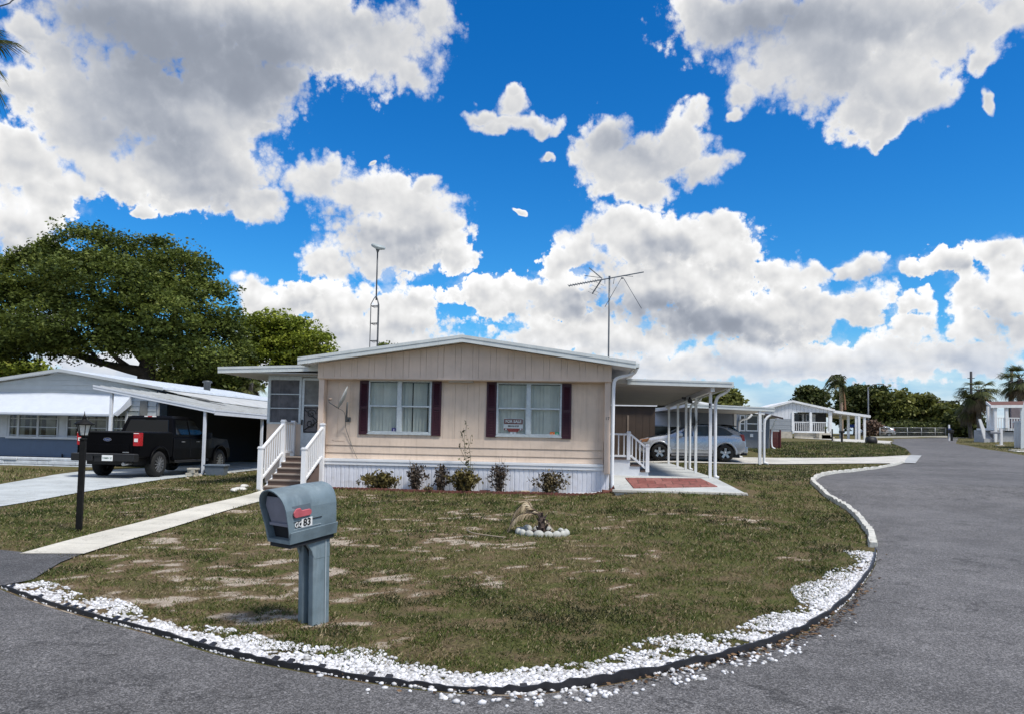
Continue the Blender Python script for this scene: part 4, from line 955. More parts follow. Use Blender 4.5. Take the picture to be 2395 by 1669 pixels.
railing((XR+.03, ys0+.03, 1.14), (xd-.1, ys0+.03, 1.14), 0, .56, 3, ss, .03)
railing((xd-.01, ys0+.03, 1.16), (xd+.38, ys0+.03, .84), 0, .54, 4, ss, .03)

# ------------------------------------------------------------------ mailbox (built along x: door end at -x)
MBX = gnd(733, 1457)
los = Vector((MBX.x, MBX.y, 0)).normalized(); perp = Vector((-los.y, los.x, 0)); fd = perp*math.cos(R(41))-los*math.sin(R(41))
mbx = thing('mailbox', 'weathered blue grey plastic mailbox leaning on its post at the lawn corner', 'mailbox', MBX-Vector((0, 0, .03)), math.atan2(-fd.y, -fd.x), None, (R(1.0), R(-2.4)))
BLUG = mat('blue_grey_plastic', (.155, .205, .23), .55, .22, 5, .12, 70, dirt=((.085, .115, .135), .6, 5), streak=((.34, .39, .41), .35))
BLUD = mat('black_shade_and_marks', (.012, .014, .017), .8); LAV = mat('inner_door_grey', (.20, .205, .25), .55, .1, 8)  # near black paints shade into mailbox hollows; grooves and number backing use it too
# post: two side rails with a dark channel on the front, flaring into a bracket below the box
ps = MB(); pw, pd = .092, .088          # half width (y), half depth (x)
ps.prism([(-pd, -pw, 0), (-pd, -pw+.058, 0), (-pd+.07, -pw+.075, 0), (-pd+.07, pw-.075, 0), (-pd, pw-.058, 0), (-pd, pw, 0), (pd, pw, 0), (pd, -pw, 0)], (0, 0, .785))
post = ps.build('post', BLUG, mbx, .01, 2, True, 25)
MB().box(-pd+.062, -pw+.07, 0, -pd+.074, pw-.07, .785).build('channel', BLUD, mbx, 0, 1, True)
for s in (-1, 1):
    MB().box(pd-.055, s*(pw+.004)-.004, .03, pd-.045, s*(pw+.004)+.004, .745).build('seam', mat('pale_seam', (.33, .38, .40), .5), mbx, 0, 1, True)
br = MB(); prof = [(-pd+.01, .585), (-pd-.015, .655), (-pd-.06, .715), (-.22, .75), (-.22, .785), (pd, .785), (pd, .585)]
for s in (-1, 1): br.prism([(x, s*(pw-.03), z) for x, z in prof], (0, s*.032, 0))
br.build('bracket', BLUG, mbx, .008, 2, True)
br2 = MB(); br2.prism([(-pd+.05, -pw+.03, .585), (-pd+.03, -pw+.03, .655), (-pd-.03, -pw+.03, .725), (-.20, -pw+.03, .775), (pd-.02, -pw+.03, .775), (pd-.02, -pw+.03, .585)], (0, 2*pw-.06, 0)); br2.build('bracket_web', BLUD, mbx, 0, 1, True)
# box
TIL = Matrix.Translation((0, 0, .775)) @ Matrix.Rotation(R(-3.6), 4, 'Y')
xb, xf, hb, ht = .130, -.36, 0.0, .43
def boxsec(w0, w1, h, n=14, dz=0.0):
    """open-bottom ring: narrow base, wide shoulder, round top"""
    pts = [(-w0, dz), (-w0-(w1-w0)*.45, dz+h*.25), (-w1, dz+h*.62)]
    for i in range(n+1):
        a = math.pi*(1-i/n); pts.append((w1*math.cos(a), dz+h*.62+h*.38*math.sin(a)**.85 if 0 < i < n else dz+h*.62))
    pts += [(w1, dz+h*.62), (w0+(w1-w0)*.45, dz+h*.25), (w0, dz)]
    return pts
sh = MB(); secs = []
for x, w0, w1, h in ((xb+.012, .105, .120, .395), (xb, .12, .137, .42), (xb-.03, .125, .147, .432), (-.05, .128, .152, .438), (-.25, .130, .155, .44), (xf+.03, .133, .158, .44), (xf, .133, .160, .44)):
    t = (xb-x)/(xb-xf); secs.append([(x-(.085*(z/.44)**1.3 if t > .2 else 0)*max(0, t)**2, y, z) for y, z in boxsec(w0, w1, h)])
inn = []
for x, k in ((xf, .93), (xf+.02, .92), (-.02, .9)):
    t = (xb-x)/(xb-xf); inn.append([(x-(.085*(z/.44)**1.3)*max(0, t)**2, y*k, .03+(z)*.91) for y, z in boxsec(.133, .160, .44)])
n = len(secs[0]); vs = [p for s_ in secs for p in s_]+[p for s_ in inn for p in s_]; L_ = len(secs)
fs = [(i*n+k, (i+1)*n+k, (i+1)*n+(k+1) % n, i*n+(k+1) % n) for i in range(L_-1) for k in range(n)]
fs += [((L_-1)*n+k, L_*n+k, L_*n+(k+1) % n, (L_-1)*n+(k+1) % n) for k in range(n)]
fs += [((L_+i)*n+k, (L_+i+1)*n+k, (L_+i+1)*n+(k+1) % n, (L_+i)*n+(k+1) % n) for i in range(2) for k in range(n)]
fs += [tuple(range(n))]
sh.add([TIL @ Vector(p) for p in vs], fs, True)
o = sh.build('box', BLUG, mbx, 0, 1, True)
bm = bmesh.new(); bm.from_mesh(o.data); bmesh.ops.recalc_face_normals(bm, faces=bm.faces)
for e in bm.edges:
    if len(e.link_faces) == 2 and e.calc_face_angle(0) > R(50): e.smooth = False
bm.to_mesh(o.data); bm.free()
def tp(v): return [TIL @ Vector(p) for p in v]
back = MB(); back.add(tp([(xf+.062-(.085*(z/.44)**1.3), y*.9, .03+z*.91) for y, z in boxsec(.133, .160, .44)]), [tuple(range(n))]); back.build('slot_shade', BLUD, mbx, 0, 1, True)  # black sheet set close behind the mouth so the slot looks unlit
dr = MB(); dx = xf+.035
dr.prism(tp([(dx-.015, -.115, .155), (dx-.015, .115, .155), (dx-.055, .128, .30), (dx-.062, .095, .375), (dx-.066, -.095, .375), (dx-.055, -.128, .30)]), (.012, 0, 0))
dr.build('inner_door', LAV, mbx, .004, 1, True)
dr = MB(); dr.prism(tp([(dx-.028, -.122, .135), (dx-.028, .122, .135), (dx-.03, .122, .16), (dx-.03, -.122, .16)]), (.05, 0, 0)); dr.build('shelf', LAV, mbx, .003, 1, True)
lp = MB()
for s in (-1, 1):                                        # lower tray band standing slightly proud, groove above it
    lp.prism(tp([(xf-.004, s*.128, .0), (xb-.0, s*.118, .0), (xb-.0, s*.141, .098), (xf-.006, s*.150, .098)]), (0, s*.010, 0))
lp.build('tray_band', BLUG, mbx, .003, 1, True)
bt = MB(); bt.prism(tp([(xf+.01, -.125, -.035), (xb-.02, -.11, -.035), (xb-.02, .11, -.035), (xf+.01, .125, -.035)]), (0, 0, .04)); bt.build('underside', BLUD, mbx, 0, 1, True)  # black slab paints the shadow on the bottom of the box
# side fittings: the side that faces the viewer is +y or -y
side = 1 if (Matrix.Rotation(mbx.rotation_euler.z, 3, 'Z') @ Vector((0, 1, 0))).dot(los) < 0 else -1
def sidept(x, z, off): 
    t = max(0, min(1, z/.44)); y = .130+(.155-.130)*min(1, t/.62) if t < .62 else .155*math.cos(math.asin(min(1, (t-.62)/.38)))
    return TIL @ Vector((x, side*(y+off), z))
def sidepoly(name, pts, off, th, m_, bev=.004):
    a = [sidept(x, z, off) for x, z in pts]; MB().prism(a, Vector((0, side*th, 0))).build(name, m_, mbx, bev, 1, True)
sidepoly('flag_recess', [(-.345, .225), (-.345, .305), (-.16, .305), (-.15, .24), (-.17, .215), (-.33, .205)], .001, .003, mat('recess_shade', (.115, .15, .175), .6))
fl = [(-.335, .222), (-.34, .252), (-.315, .282), (-.275, .284), (-.258, .262), (-.18, .262), (-.160, .246), (-.160, .222), (-.178, .208), (-.32, .208)]
sidepoly('flag', fl, .006, .012, mat('faded_red_flag', (.50, .105, .125), .55, .12, 12), .004)
for x0, x1, z in ((-.33, -.24, .172), (-.14, -.04, .172)): sidepoly('groove', [(x0, z-.003), (x1, z-.003), (x1, z+.003), (x0, z+.003)], .001, .003, BLUD, 0)
sidepoly('emboss', [(-.325, .100+.012), (-.05, .100+.012), (-.05, .100+.018), (-.325, .100+.018)], .001, .003, mat('pale_seam', (.33, .38, .40), .5), 0)
sidepoly('number_plate', [(-.252, .118), (-.252, .19), (-.142, .19), (-.142, .118)], .003, .003, mat('plate_white', (.80, .80, .78), .5, .04), .002)
sidepoly('number_backing', [(-.312, .124), (-.312, .172), (-.253, .172), (-.253, .124)], .003, .002, BLUD, .001)
xa = TIL.to_3x3() @ Vector((-side, 0, 0)); up_ = sidept(-.2, .19, 0)-sidept(-.2, .12, 0)
text_mesh('box_number', '83', .082, INK, mbx, facing(sidept(-.197, .154, .0075), xa, up_), .001, .0022, .95)
text_mesh('old_number', 'GC', .056, mat('plate_white', (.8, .8, .78)), mbx, facing(sidept(-.283, .148, .0065), xa, up_), .001, .001, .9)

# ------------------------------------------------------------------ lamp post beside the footpath
lb = gnd(184, 1243)
lamp = thing('lamp_post', 'slim black lamp post with a coach lantern beside the footpath', 'lamp post', lb-Vector((0, 0, .03)), .3, None, (R(.6), R(.2)))
s_ = (lb-CC).dot(CF)/FPX; hh = (1243-965)*s_*1.075
MB().box(-.038, -.038, 0, .038, .038, hh*.735).build('post', mat('black_paint', (.007, .007, .007), .65, .3, 12, spec=.2), lamp, .006, 2, True)
z = hh*.735
BK = MATS['black_paint']
lt = MB(); lt.lathe([(.0, z-.005), (.05, z), (.055, z+.02), (.03, z+.035), (.03, z+.05), (.062, z+.06), (.066, z+.075), (.0, z+.076)], n=16); lt.build('lantern_base', BK, lamp, 0, 1, True)
lt = MB()
for k in range(6):
    a = k*math.pi/3; lt.bar((.062*math.cos(a), .062*math.sin(a), z+.07), (.095*math.cos(a), .095*math.sin(a), z+.225), .010)
lt.build('lantern_frame', BK, lamp, 0, 1, True)
lt = MB(); lt.lathe([(.058, z+.075), (.090, z+.222)], n=6, smooth=False); lt.build('lantern_glass', mat('frosted_glass', (.62, .62, .58), .35, .15, 20), lamp, 0, 1, True)
lt = MB(); lt.lathe([(.0, z+.223), (.115, z+.222), (.140, z+.228), (.135, z+.24), (.07, z+.275), (.032, z+.30), (.030, z+.325), (.04, z+.335), (.02, z+.35), (.008, z+.365), (.004, z+.42), (.0, z+.425)], n=16); lt.build('lantern_cap', BK, lamp, 0, 1, True)

# ------------------------------------------------------------------ withered shrubs, weed and brick edging along the skirting
def shrub(name, label, x0, x1, ytop, ybase, Y, nst, nleaf, cols, lsz=.06, droop=.5, bare_tops=2, seed=1, lean=.3):
    r = np.random.default_rng(seed); rr = random.Random(seed)
    a, b = at(x0, ybase, Y), at(x1, ybase, Y); cx = (a.x+b.x)/2; hw = (b.x-a.x)/2*1.08; zb0 = gz(cx, Y); H = (at((x0+x1)/2, ytop, Y).z-zb0)*1.14; nleaf = int(nleaf*1.7); nst = int(nst*1.25)
    t = thing(name, label, 'shrub', (cx, Y, zb0)); st_ = MB(); C_ = []
    for i in range(nst):
        an = rr.uniform(0, 6.28); rad = rr.uniform(.15, 1)
        tip = Vector((cx+hw*rad*math.cos(an), Y+.22*rad*math.sin(an), zb0+H*(1-.45*rad**2)*rr.uniform(.72, 1.0)))
        bs = Vector((cx+hw*.25*rr.uniform(-1, 1), Y+rr.uniform(-.06, .06), zb0-.02)); mid = (bs*.5+tip*.5)+Vector((rr.uniform(-.05, .05), rr.uniform(-.04, .04), H*.08))
        P = smooth_path3([bs, mid, tip], 4); st_.tube(P, [.008*(1-.6*j/len(P)) for j in range(len(P))], 4)
        for p in P[2:]: C_.append(p)
        if i < bare_tops: st_.tube([tip, tip+Vector((rr.uniform(-.05, .05), 0, H*rr.uniform(.15, .4)))], [.005, .003], 4)
    st_.build('stems', mat('dry_twig', (.085, .062, .048), .9, .2, 20), t)
    C_ = np.array([c[:] for c in C_]); idx = r.integers(0, len(C_), nleaf); c = C_[idx]+r.normal(0, 1, (nleaf, 3))*np.array([.045, .045, .04])
    c[:, 2] = np.maximum(c[:, 2], zb0+.02)
    V, F = leaf_quads(r, c, lsz, droop)
    soup('leaves', V, F, cols, t, tone=r.random(nleaf)); return t
def leaf_quads(r, c, size, droop=.0, flat=0.0, aspect=.55):
    """diamond shaped leaves, random directions; droop bends them downwards, flat lays them level"""
    n = len(c); d = r.normal(0, 1, (n, 3)); d[:, 2] = d[:, 2]*(1-flat)-droop; d /= np.linalg.norm(d, axis=1)[:, None]
    s = r.normal(0, 1, (n, 3)); s[:, 2] *= (1-flat); s -= d*(s*d).sum(1)[:, None]; s /= np.linalg.norm(s, axis=1)[:, None]
    L = size*r.uniform(.6, 1.35, n)[:, None]; nrm = np.cross(d, s)
    V = np.stack([c-d*L*.5, c+s*L*aspect*.5+nrm*L*.08, c+d*L*.5, c-s*L*aspect*.5+nrm*L*.08], 1)
    return V.reshape(-1, 3), np.arange(n*4).reshape(n, 4)
WILT_G = leafmat('wilted_green_leaf', (.060, .048, .018), (.20, .165, .055), (.26, .21, .075), .15)
WILT_D = leafmat('withered_dark_leaf', (.018, .014, .012), (.105, .078, .058), (.17, .14, .10), .1)
WILT_M = leafmat('withered_mixed_leaf', (.028, .022, .014), (.16, .125, .062), (.24, .20, .11), .1)
SY_ = 18.32
shrub('withered_shrub', 'low wide olive brown wilted shrub nearest the front steps', 842, 932, 1108, 1152, SY_, 22, 560, WILT_G, .10, .5, 2, 11)
shrub('withered_shrub', 'narrow upright dark dead shrub under the left window', 950, 996, 1087, 1152, SY_, 18, 380, WILT_D, .075, .6, 2, 12)
shrub('withered_shrub', 'spindly blackened dead shrub between the narrow one and the broad yellowish one', 1010, 1050, 1092, 1154, SY_+.02, 12, 240, WILT_D, .085, .7, 3, 13)
shrub('withered_shrub', 'broad yellowish wilted shrub below the middle of the front wall', 1044, 1122, 1102, 1156, SY_, 26, 620, WILT_G, .10, .5, 2, 14)
shrub('withered_shrub', 'thin grey dead shrub left of the sale sign window', 1140, 1193, 1090, 1157, SY_, 22, 330, WILT_D, .07, .6, 3, 15)
shrub('withered_shrub', 'rounded brown shrub with bare twigs below the sale sign window', 1238, 1328, 1104, 1158, SY_, 26, 430, WILT_M, .085, .6, 9, 16)
shrub('dead_leaf_heap', 'low heap of dead leaves between two shrubs at the brick edging', 992, 1012, 1135, 1154, SY_-.03, 8, 120, WILT_M, .07, .5, 0, 17)
# tall weed
wb = at(1098, 1150, SY_-.06); wz = gz(wb.x, SY_)
wd = thing('tall_weed', 'tall spindly leafy weed rising in front of the wall between the windows', 'weed', (wb.x, SY_-.06, wz))
mb = MB(); lv_ = []; rr = random.Random(4)
for (pts, nl) in (([(1099, 1150), (1096, 1090), (1088, 1060), (1086, 1020), (1090, 1000), (1092, 980)], 24), ([(1099, 1100), (1101, 1075), (1097, 1045), (1094, 1022)], 9), ([(1097, 1130), (1105, 1095), (1104, 1082)], 6), ([(1094, 1090), (1080, 1078), (1076, 1072)], 4), ([(1092, 1080), (1079, 1052), (1077, 1035)], 8), ([(1088, 1040), (1080, 1015), (1076, 1007)], 5), ([(1093, 1050), (1099, 1035), (1101, 1018)], 6)):
    P = smooth_path3([at(x, y, SY_-.06) for x, y in pts], 6); mb.tube(P, [.008*(1-.6*i/len(P)) for i in range(len(P))], 4)
    for i in range(nl):
        p = P[int((i+1)/(nl+1)*(len(P)-1))]; lv_.append(p+Vector((rr.choice((-1, 1))*rr.uniform(.02, .06), rr.uniform(-.03, .03), rr.uniform(-.01, .05))))
mb.build('stems', mat('weed_stem', (.10, .10, .055), .8), wd)
r_ = np.random.default_rng(5); c_ = np.array([p[:] for p in lv_]); V, F = leaf_quads(r_, c_, .10, -.5, 0, .42); soup('leaves', V, F, leafmat('weed_leaf', (.045, .055, .03), (.14, .145, .075), None, .1), wd, tone=r_.random(len(c_)))
# scalloped edging
eb = thing('brick_edging', 'dark red scalloped edging of the narrow plant bed along the white skirting', 'edging', (-3, SY_-.16, gz(-3, SY_)))
BR = mat('red_concrete_edging', (.155, .055, .042), .85, .25, 8, .3, 60, dirt=((.06, .045, .035), .6, 7))
x = XL+.15; i = 0
while x < XR-.1:
    w = random.uniform(.27, .31); z0 = gz(x, SY_-.16); mb = MB(); pts = []
    for s_ in range(3):
        for k in range(5): a = math.pi*(1-k/5); pts.append((x+w*(s_+.5)/3+w/6*math.cos(a), SY_-.19+random.uniform(-.004, .004), z0+.055+.025*math.sin(a)))
    pts = [(x, SY_-.19, z0-.05)]+pts+[(x+w, SY_-.19, z0+.055), (x+w, SY_-.19, z0-.05)]
    mb.prism(pts, (random.uniform(-.01, .01), .05, 0)).build('edging_block', BR, eb); x += w+.004; i += 1
prop(sheet('plant_bed', [(XL+.1, SY_-.16), (XR-.05, SY_-.16), (XR-.05, F0-.04), (XL+.1, F0-.04)], mat('bed_soil', (.085, .06, .042), .95, .35, 9, .6, 30, dirt=((.25, .20, .15), .6, 6)), .03), kind='structure')
def brick(label, px, py, col, name, l=.2, rz_=0, Y=SY_+.0, tilt=None, h=.065, dz=0, group=None, w=.1):
    p = at(px, py, Y); z = gz(p.x, Y); t = thing(name, label, 'brick', (p.x, Y, z+.02+dz), rz_, group, tilt)
    MB().box(-l/2, -w/2, 0, l/2, w/2, h).build('block', mat('brick_'+str(col), col, .9, .2, 14, .4, 60), t, .006, 1, True); return t
brick('dark brick lying on the plant bed left of the thin grey shrub', 1134, 1149, (.09, .045, .04), 'brick', .26, .1)
brick('grey broken stone on the plant bed under the sale sign window', 1211, 1152, (.20, .19, .18), 'stone', .2, .4)
brick('pale cream brick on the plant bed left of the rounded brown shrub', 1229, 1154, (.52, .42, .28), 'brick', .2, .0)
brick('thin tan brick tucked beside the rounded brown shrub', 1252, 1155, (.38, .24, .14), 'brick', .16, .05, h=.05)
for i, (px, py, rz_, ti, dz, lab) in enumerate(((1418, 1153, .3, (0, .1), 0, 'reddish brick lying flat at the right corner of the skirting'), (1432, 1158, 1.2, (.5, .2), .0, 'reddish brick tipped on its side at the end of the edging'), (1440, 1150, -.4, (0, .5), .03, 'reddish brick leaning by the down pipe foot'))):
    brick(lab, px, py, (.21, .085, .062), 'brick', .2, rz_, SY_-.12-.04*i, ti, dz=dz)
# white hose lying along the foot of the skirting
hs = thing('hose', 'thin white hose lying along the foot of the skirting near the down pipe', 'hose', (XR-.6, SY_+.1, gz(XR-.6, SY_)))
P = [at(x, y, SY_+.15) for x, y in ((1322, 1153), (1350, 1152), (1380, 1153), (1402, 1152), (1418, 1147), (1424, 1138))]
MB().tube(smooth_path3([Vector((p.x, p.y-.04*math.sin(i), max(p.z, gz(p.x, p.y)+.03))) for i, p in enumerate(P)]), .014, 6).build('tube', WHITE, hs)

# ------------------------------------------------------------------ dead palm seedling in a ring of painted stones
rc = gnd(1268, 1249); rw = (gnd(1329, 1250)-gnd(1206, 1250)).length/2
dp = thing('dead_palm', 'withered palm sapling with dry drooping fronds inside a ring of white stones', 'palm', rc)
TRK = mat('dry_palm_trunk', (.075, .052, .042), .95, .4, 12, .6, 40)
u = rc.y/FPX                                              # metres per photo pixel there
mb = MB(); mb.tube([rc+Vector((-.0, 0, -.02)), rc+Vector((-.01, 0, .14)), rc+Vector((-.02, 0, .24)), rc+Vector((-.015, 0, .32))], [.085, .06, .045, .02], 9)
for k in range(16):
    a = k*2.4; h = .03+.017*k; rr_ = .075-.003*k
    mb.bar(rc+Vector((rr_*math.cos(a), rr_*math.sin(a), h)), rc+Vector((rr_*1.8*math.cos(a), rr_*1.8*math.sin(a), h+.06)), .035, .014)
mb.build('trunk', TRK, dp)
STRAW = leafmat('dry_frond', (.20, .15, .09), (.47, .38, .25), (.58, .50, .36), .15)
def frond(t, P, n, ll, seed, droop=1.0, material=None, rw_=.014, wid=.026, vee=.8):
    """feather frond: rib along P, leaflets hanging from both sides"""
    r = np.random.default_rng(seed); P = smooth_path3([Vector(p) for p in P], 8); MB().tube(P, [rw_*(1-.75*i/len(P)) for i in range(len(P))], 5).build('frond_rib', TRK if material is STRAW else material_rib, t)
    vs, fs, o = [], [], 0
    for i in range(n):
        f = .16+.84*i/n; p = P[int(f*(len(P)-1))]; q = P[min(int(f*(len(P)-1))+1, len(P)-1)]; q0 = P[max(int(f*(len(P)-1))-1, 0)]; d = (q-q0).normalized(); sd_ = d.cross(Vector((0, 0, 1))).normalized()
        for s in (-1, 1):
            L = ll*(1-.55*abs(f-.45))*r.uniform(.75, 1.15); o1 = (sd_*s*vee+d*.55+Vector((0, 0, -.25*droop))).normalized(); o2 = (sd_*s*vee*.45+d*.35+Vector((0, 0, -droop*r.uniform(.7, 1.2)))).normalized()
            m1 = p+o1*L*.45; e = m1+o2*L*.6; w = d*wid*.5
            vs += [p-w, p+w, m1+w, m1-w, e]; fs += [(o, o+1, o+2, o+3), (o+3, o+2, o+4, o+4)]; o += 5
    V = np.array([v[:] for v in vs]); F = np.array(fs)
    F4 = F[::2]; F3 = F[1::2][:, :3]
    Fq = np.concatenate([F4, np.concatenate([F3, F3[:, 2:3]], 1)])
    me = MB(); me.v = [tuple(v) for v in V]; me.f = [tuple(f) for f in F4]+[tuple(f) for f in F3]; me.sm = [False]*(2*len(F4))
    o_ = me.build('leaflets', material, t); a_ = o_.data.attributes.new('tone', 'FLOAT', 'FACE'); a_.data.foreach_set('value', r.random(len(me.f)).astype(np.float32))
material_rib = TRK
def rp(x, y, dy=0.0): p = at(x, y, rc.y+dy); return p
frond(dp, [rc+Vector((-.02, 0, .30)), rp(1236, 1199), rp(1215, 1203), rp(1196, 1222), rp(1183, 1250)], 40, .20, 1, 1.0, STRAW)
frond(dp, [rc+Vector((-.01, .03, .30)), rp(1243, 1190, .1), rp(1226, 1178, .1), rp(1205, 1196, .1), rp(1190, 1235, .1)], 40, .22, 2, 1.0, STRAW)
frond(dp, [rc+Vector((-.01, 0, .30)), rp(1245, 1187, .05), rp(1233, 1172, .1), rp(1219, 1170, .1)], 18, .14, 3, .3, STRAW)
frond(dp, [rc+Vector((.0, 0, .26)), rp(1285, 1225), rp(1296, 1238)], 10, .10, 4, .4, STRAW)
rs = [(-8, 1), (18, 1), (40, 1), (62, 1), (85, 1.1), (107, 1), (128, 1), (150, .95), (172, 1), (196, .9), (222, .85), (255, .9), (285, .9), (312, 1.15), (335, .9)]
for i, (a, k) in enumerate(rs):
    an = -R(a)+R(180) if False else R(a+180); x, y = rc.x+rw*.92*math.cos(an), rc.y+rw*.80*math.sin(an); z = gz(x, y)
    t = thing('white_stone', 'white painted stone of the ring round the dead palm', 'stone', (x, y, z), an, 'white stones ringing the dead palm')
    mb = MB(); mb.ball((0, 0, .035*k), .05*k, .080*k, .066*k, 12, 8, .05); mb.build('stone', mat('white_painted_stone', (.44, .44, .40), .75, .12, 12, .3, 40, dirt=((.20, .17, .13), .5, 9)), t, 0, 1, True)
prop(sheet('mulch', [(rc.x+rw*.85*math.cos(k*.52), rc.y+rw*.74*math.sin(k*.52)) for k in range(12)], mat('mulch', (.045, .03, .024), .95, .4, 20, .8, 50, dirt=((.16, .12, .09), .6, 16)), .03), kind='structure')
# dry frond lying in the grass left of the ring
sp_ = [gnd(*p) for p in ((1183, 1263), (1140, 1258), (1105, 1252), (1092, 1245))]
tw = thing('fallen_frond_stalk', 'bare dry frond stalk lying in the grass left of the stone ring', 'stalk', sp_[0])
MB().tube(smooth_path3([p+Vector((0, 0, .045)) for p in sp_]), [.012]*19, 6).build('stalk', mat('dry_stalk', (.27, .22, .16), .9), tw)

# ------------------------------------------------------------------ lattice mast behind the house
GAL = mat('dull_galvanised', (.075, .082, .088), .5, .2, 10, metal=.3)
tw_ = at(869, 800, 33.0); tz = gz(tw_.x, 33)
tower = thing('lattice_mast', 'triangular lattice mast topped by a tilted flat disc antenna behind the home', 'mast', (tw_.x, 33.0, tz))
zt0, zt1, zt2 = Z_(870, 712, 33), Z_(871, 692, 33), Z_(873, 588, 33)
rr_ = .225; legs = [(tw_.x+.155+rr_*math.cos(a), 33+rr_*math.sin(a)) for a in (R(190), R(310), R(70))]; cxm = tw_.x+.155
for x, y in legs: MB().tube([(x, y, tz), (x, y, zt0), (x*.45+cxm*.55, y*.45+33*.55, zt1-.14), (cxm, 33, zt1)], .022, 6).build('leg', GAL, tower)
z = tz+.5; k = 0
while z < zt0+.1:
    mb = MB()
    for i in range(3):
        a, b = legs[i], legs[(i+1) % 3]; mb.tube([(*a, z), (*b, z)], .014, 5); mb.tube([(*a, z-.0), ((a[0]+b[0])/2, (a[1]+b[1])/2, z-.07), (*b, z)], .010, 4)
    mb.build('cross_brace', GAL, tower); z = zt0-.08-math.floor((zt0-.08-z-.4)/.78)*.78 if k == 0 else z+.78; k += 1
MB().tube([(cxm, 33, zt1-.2), (cxm, 33, zt2)], .033, 8).build('mast_tube', GAL, tower)
ax = Vector((.30, -.28, 1)).normalized(); c = Vector((cxm+.03, 33, zt2+.22)); a1 = ax.orthogonal().normalized(); a2 = ax.cross(a1)
mb = MB(); vs = []
for r0, h in ((0, -.14), (.16, -.12), (.30, -.07), (.33, .0), (.30, .055), (0, .07)):
    for k in range(20): t = k*math.pi/10; vs.append(c+(a1*math.cos(t)+a2*math.sin(t))*r0+ax*h)
mb.add(vs, [(i*20+k, i*20+(k+1) % 20, i*20+20+(k+1) % 20, i*20+20+k) for i in range(5) for k in range(20)], True).build('disc_antenna', mat('pale_grey_plastic', (.33, .37, .37), .5, .1, 6), tower)
MB().tube([(cxm, 33, zt2-.05), c-ax*.1], [.04, .11], 8).build('disc_bracket', GAL, tower)

# ------------------------------------------------------------------ television aerial on the roof
AY = 27.0; ab = at(1423, 845, AY)
ant = thing('tv_aerial', 'rooftop television aerial with a long boom on a thin mast', 'aerial', (ab.x, AY, rz(ab.x)-.02))
AL = mat('weathered_aluminium', (.10, .115, .13), .45, .15, 10, metal=.4)
top = at(1422, 648, AY); MB().tube([(ab.x, AY, rz(ab.x)-.05), (ab.x, AY, top.z+.02)], .028, 8).build('mast', AL, ant)
def ap(x, y, d=0.0): return at(x, y, AY+d)          # pixels inside the crop at origin (1300, 600), 0.15625 a pixel
def cpx(cx_, cy_, d=0.0): return ap(1300+cx_*.15625, 600+cy_*.15625, d)
b0, b1 = cpx(190, 440, -.15), cpx(1315, 235, .15)
MB().bar(b0, b1, .04, .035).build('boom', AL, ant)
MB().bar(cpx(690, 340), cpx(545, 560, .25), .035, .03).build('lower_corner_arm', AL, ant); MB().bar(cpx(690, 330), cpx(500, 172, -.25), .03, .025).build('upper_corner_arm', AL, ant)
def rods(name, pts, L, dirv, r=.006):
    for p in pts: dv = Vector(dirv).normalized()*L/2; MB().tube([p-dv, p+dv], r, 4).build(name, AL, ant)
rods('director', [b0+(b1-b0)*(i*.033+.004) for i in range(13)], .20, (.35, .9, -.25), .009)
rods('reflector_rod', [cpx(690, 340)+(cpx(545, 560, .25)-cpx(690, 340))*f for f in (.3, .55, .78, .97)], .42, (.9, .6, -.28))
rods('reflector_rod', [cpx(690, 330)+(cpx(500, 172, -.25)-cpx(690, 330))*f for f in (.2, .4, .6, .8)], .30, (.8, .7, -.35))
for a, b in (((430, 288), (670, 318)), ((735, 350), (735, 412)), ((875, 330), (860, 412)), ((985, 320), (735, 755)), ((1010, 320), (1283, 780)), ((1005, 290), (1155, 300))):
    MB().tube([cpx(*a), cpx(*b, -.2)], .011, 5).build('element', AL, ant)
MB().ball(tuple(cpx(993, 325)), .04, .04, .035, 8, 6).build('insulator', AL, ant); MB().box(ab.x-.035, AY-.04, top.z-.07, ab.x+.035, AY+.04, top.z+.03).build('clamp', AL, ant)

# ------------------------------------------------------------------ neighbour's home on the left with its carport
BLUS = mat('blue_grey_siding', (.115, .165, .25), .6, .06, 3, streak=((.08, .11, .16), .3)); GABW = mat('pale_grey_siding', (.50, .53, .54), .5, .06, 2)
METR = mat('white_metal_roof', (.70, .74, .79), .35, .08, 3, metal=.1, streak=((.45, .45, .45), .25)); AWN = mat('white_awning', (.56, .60, .66), .45, .04, 4, streak=((.50, .55, .60), .25))
STW = mat('white_painted_stone_wall', (.60, .64, .68), .85, .12, 4, .5, 12, streak=((.3, .3, .3), .2))
DWIN = mat('dark_window_glass', (.03, .032, .034), .12, .2, 3); CURT = mat('grey_curtain', (.23, .23, .20), .9, .25, 3)
SHADE = mat('carport_shade', (.030, .032, .038), .8, .15, 4)  # near black colour standing in for the shade under the neighbour's carport
LY = 29.6; lx0, lx1, lpk = -26.6, -17.63, at(150, 863, LY); lz0 = .0
def lrz(x): return 3.99-.155*abs(x-lpk.x)
nb = thing('neighbour_home', 'blue grey mobile home with a long white window awning left of the driveway', 'house', (-21.7, LY, 0))
mb = MB()
for i in range(7): z = .34+i*.112; mb.prism([(lx0, LY, z+.114), (lx0, LY-.022, z), (lx0, LY+.03, z), (lx0, LY+.03, z+.114)], (lx1-lx0, 0, 0))
mb.box(lx0, LY+.03, .1, lx1, LY+.1, 2.9); mb.box(lx1-.07, LY+.1, .1, lx1, 44, 3.25); mb.box(lx0, 44, .1, lx1, 44.1, 3.2)
mb.build('wall', BLUS, nb)
mb = MB(); z = 3.0
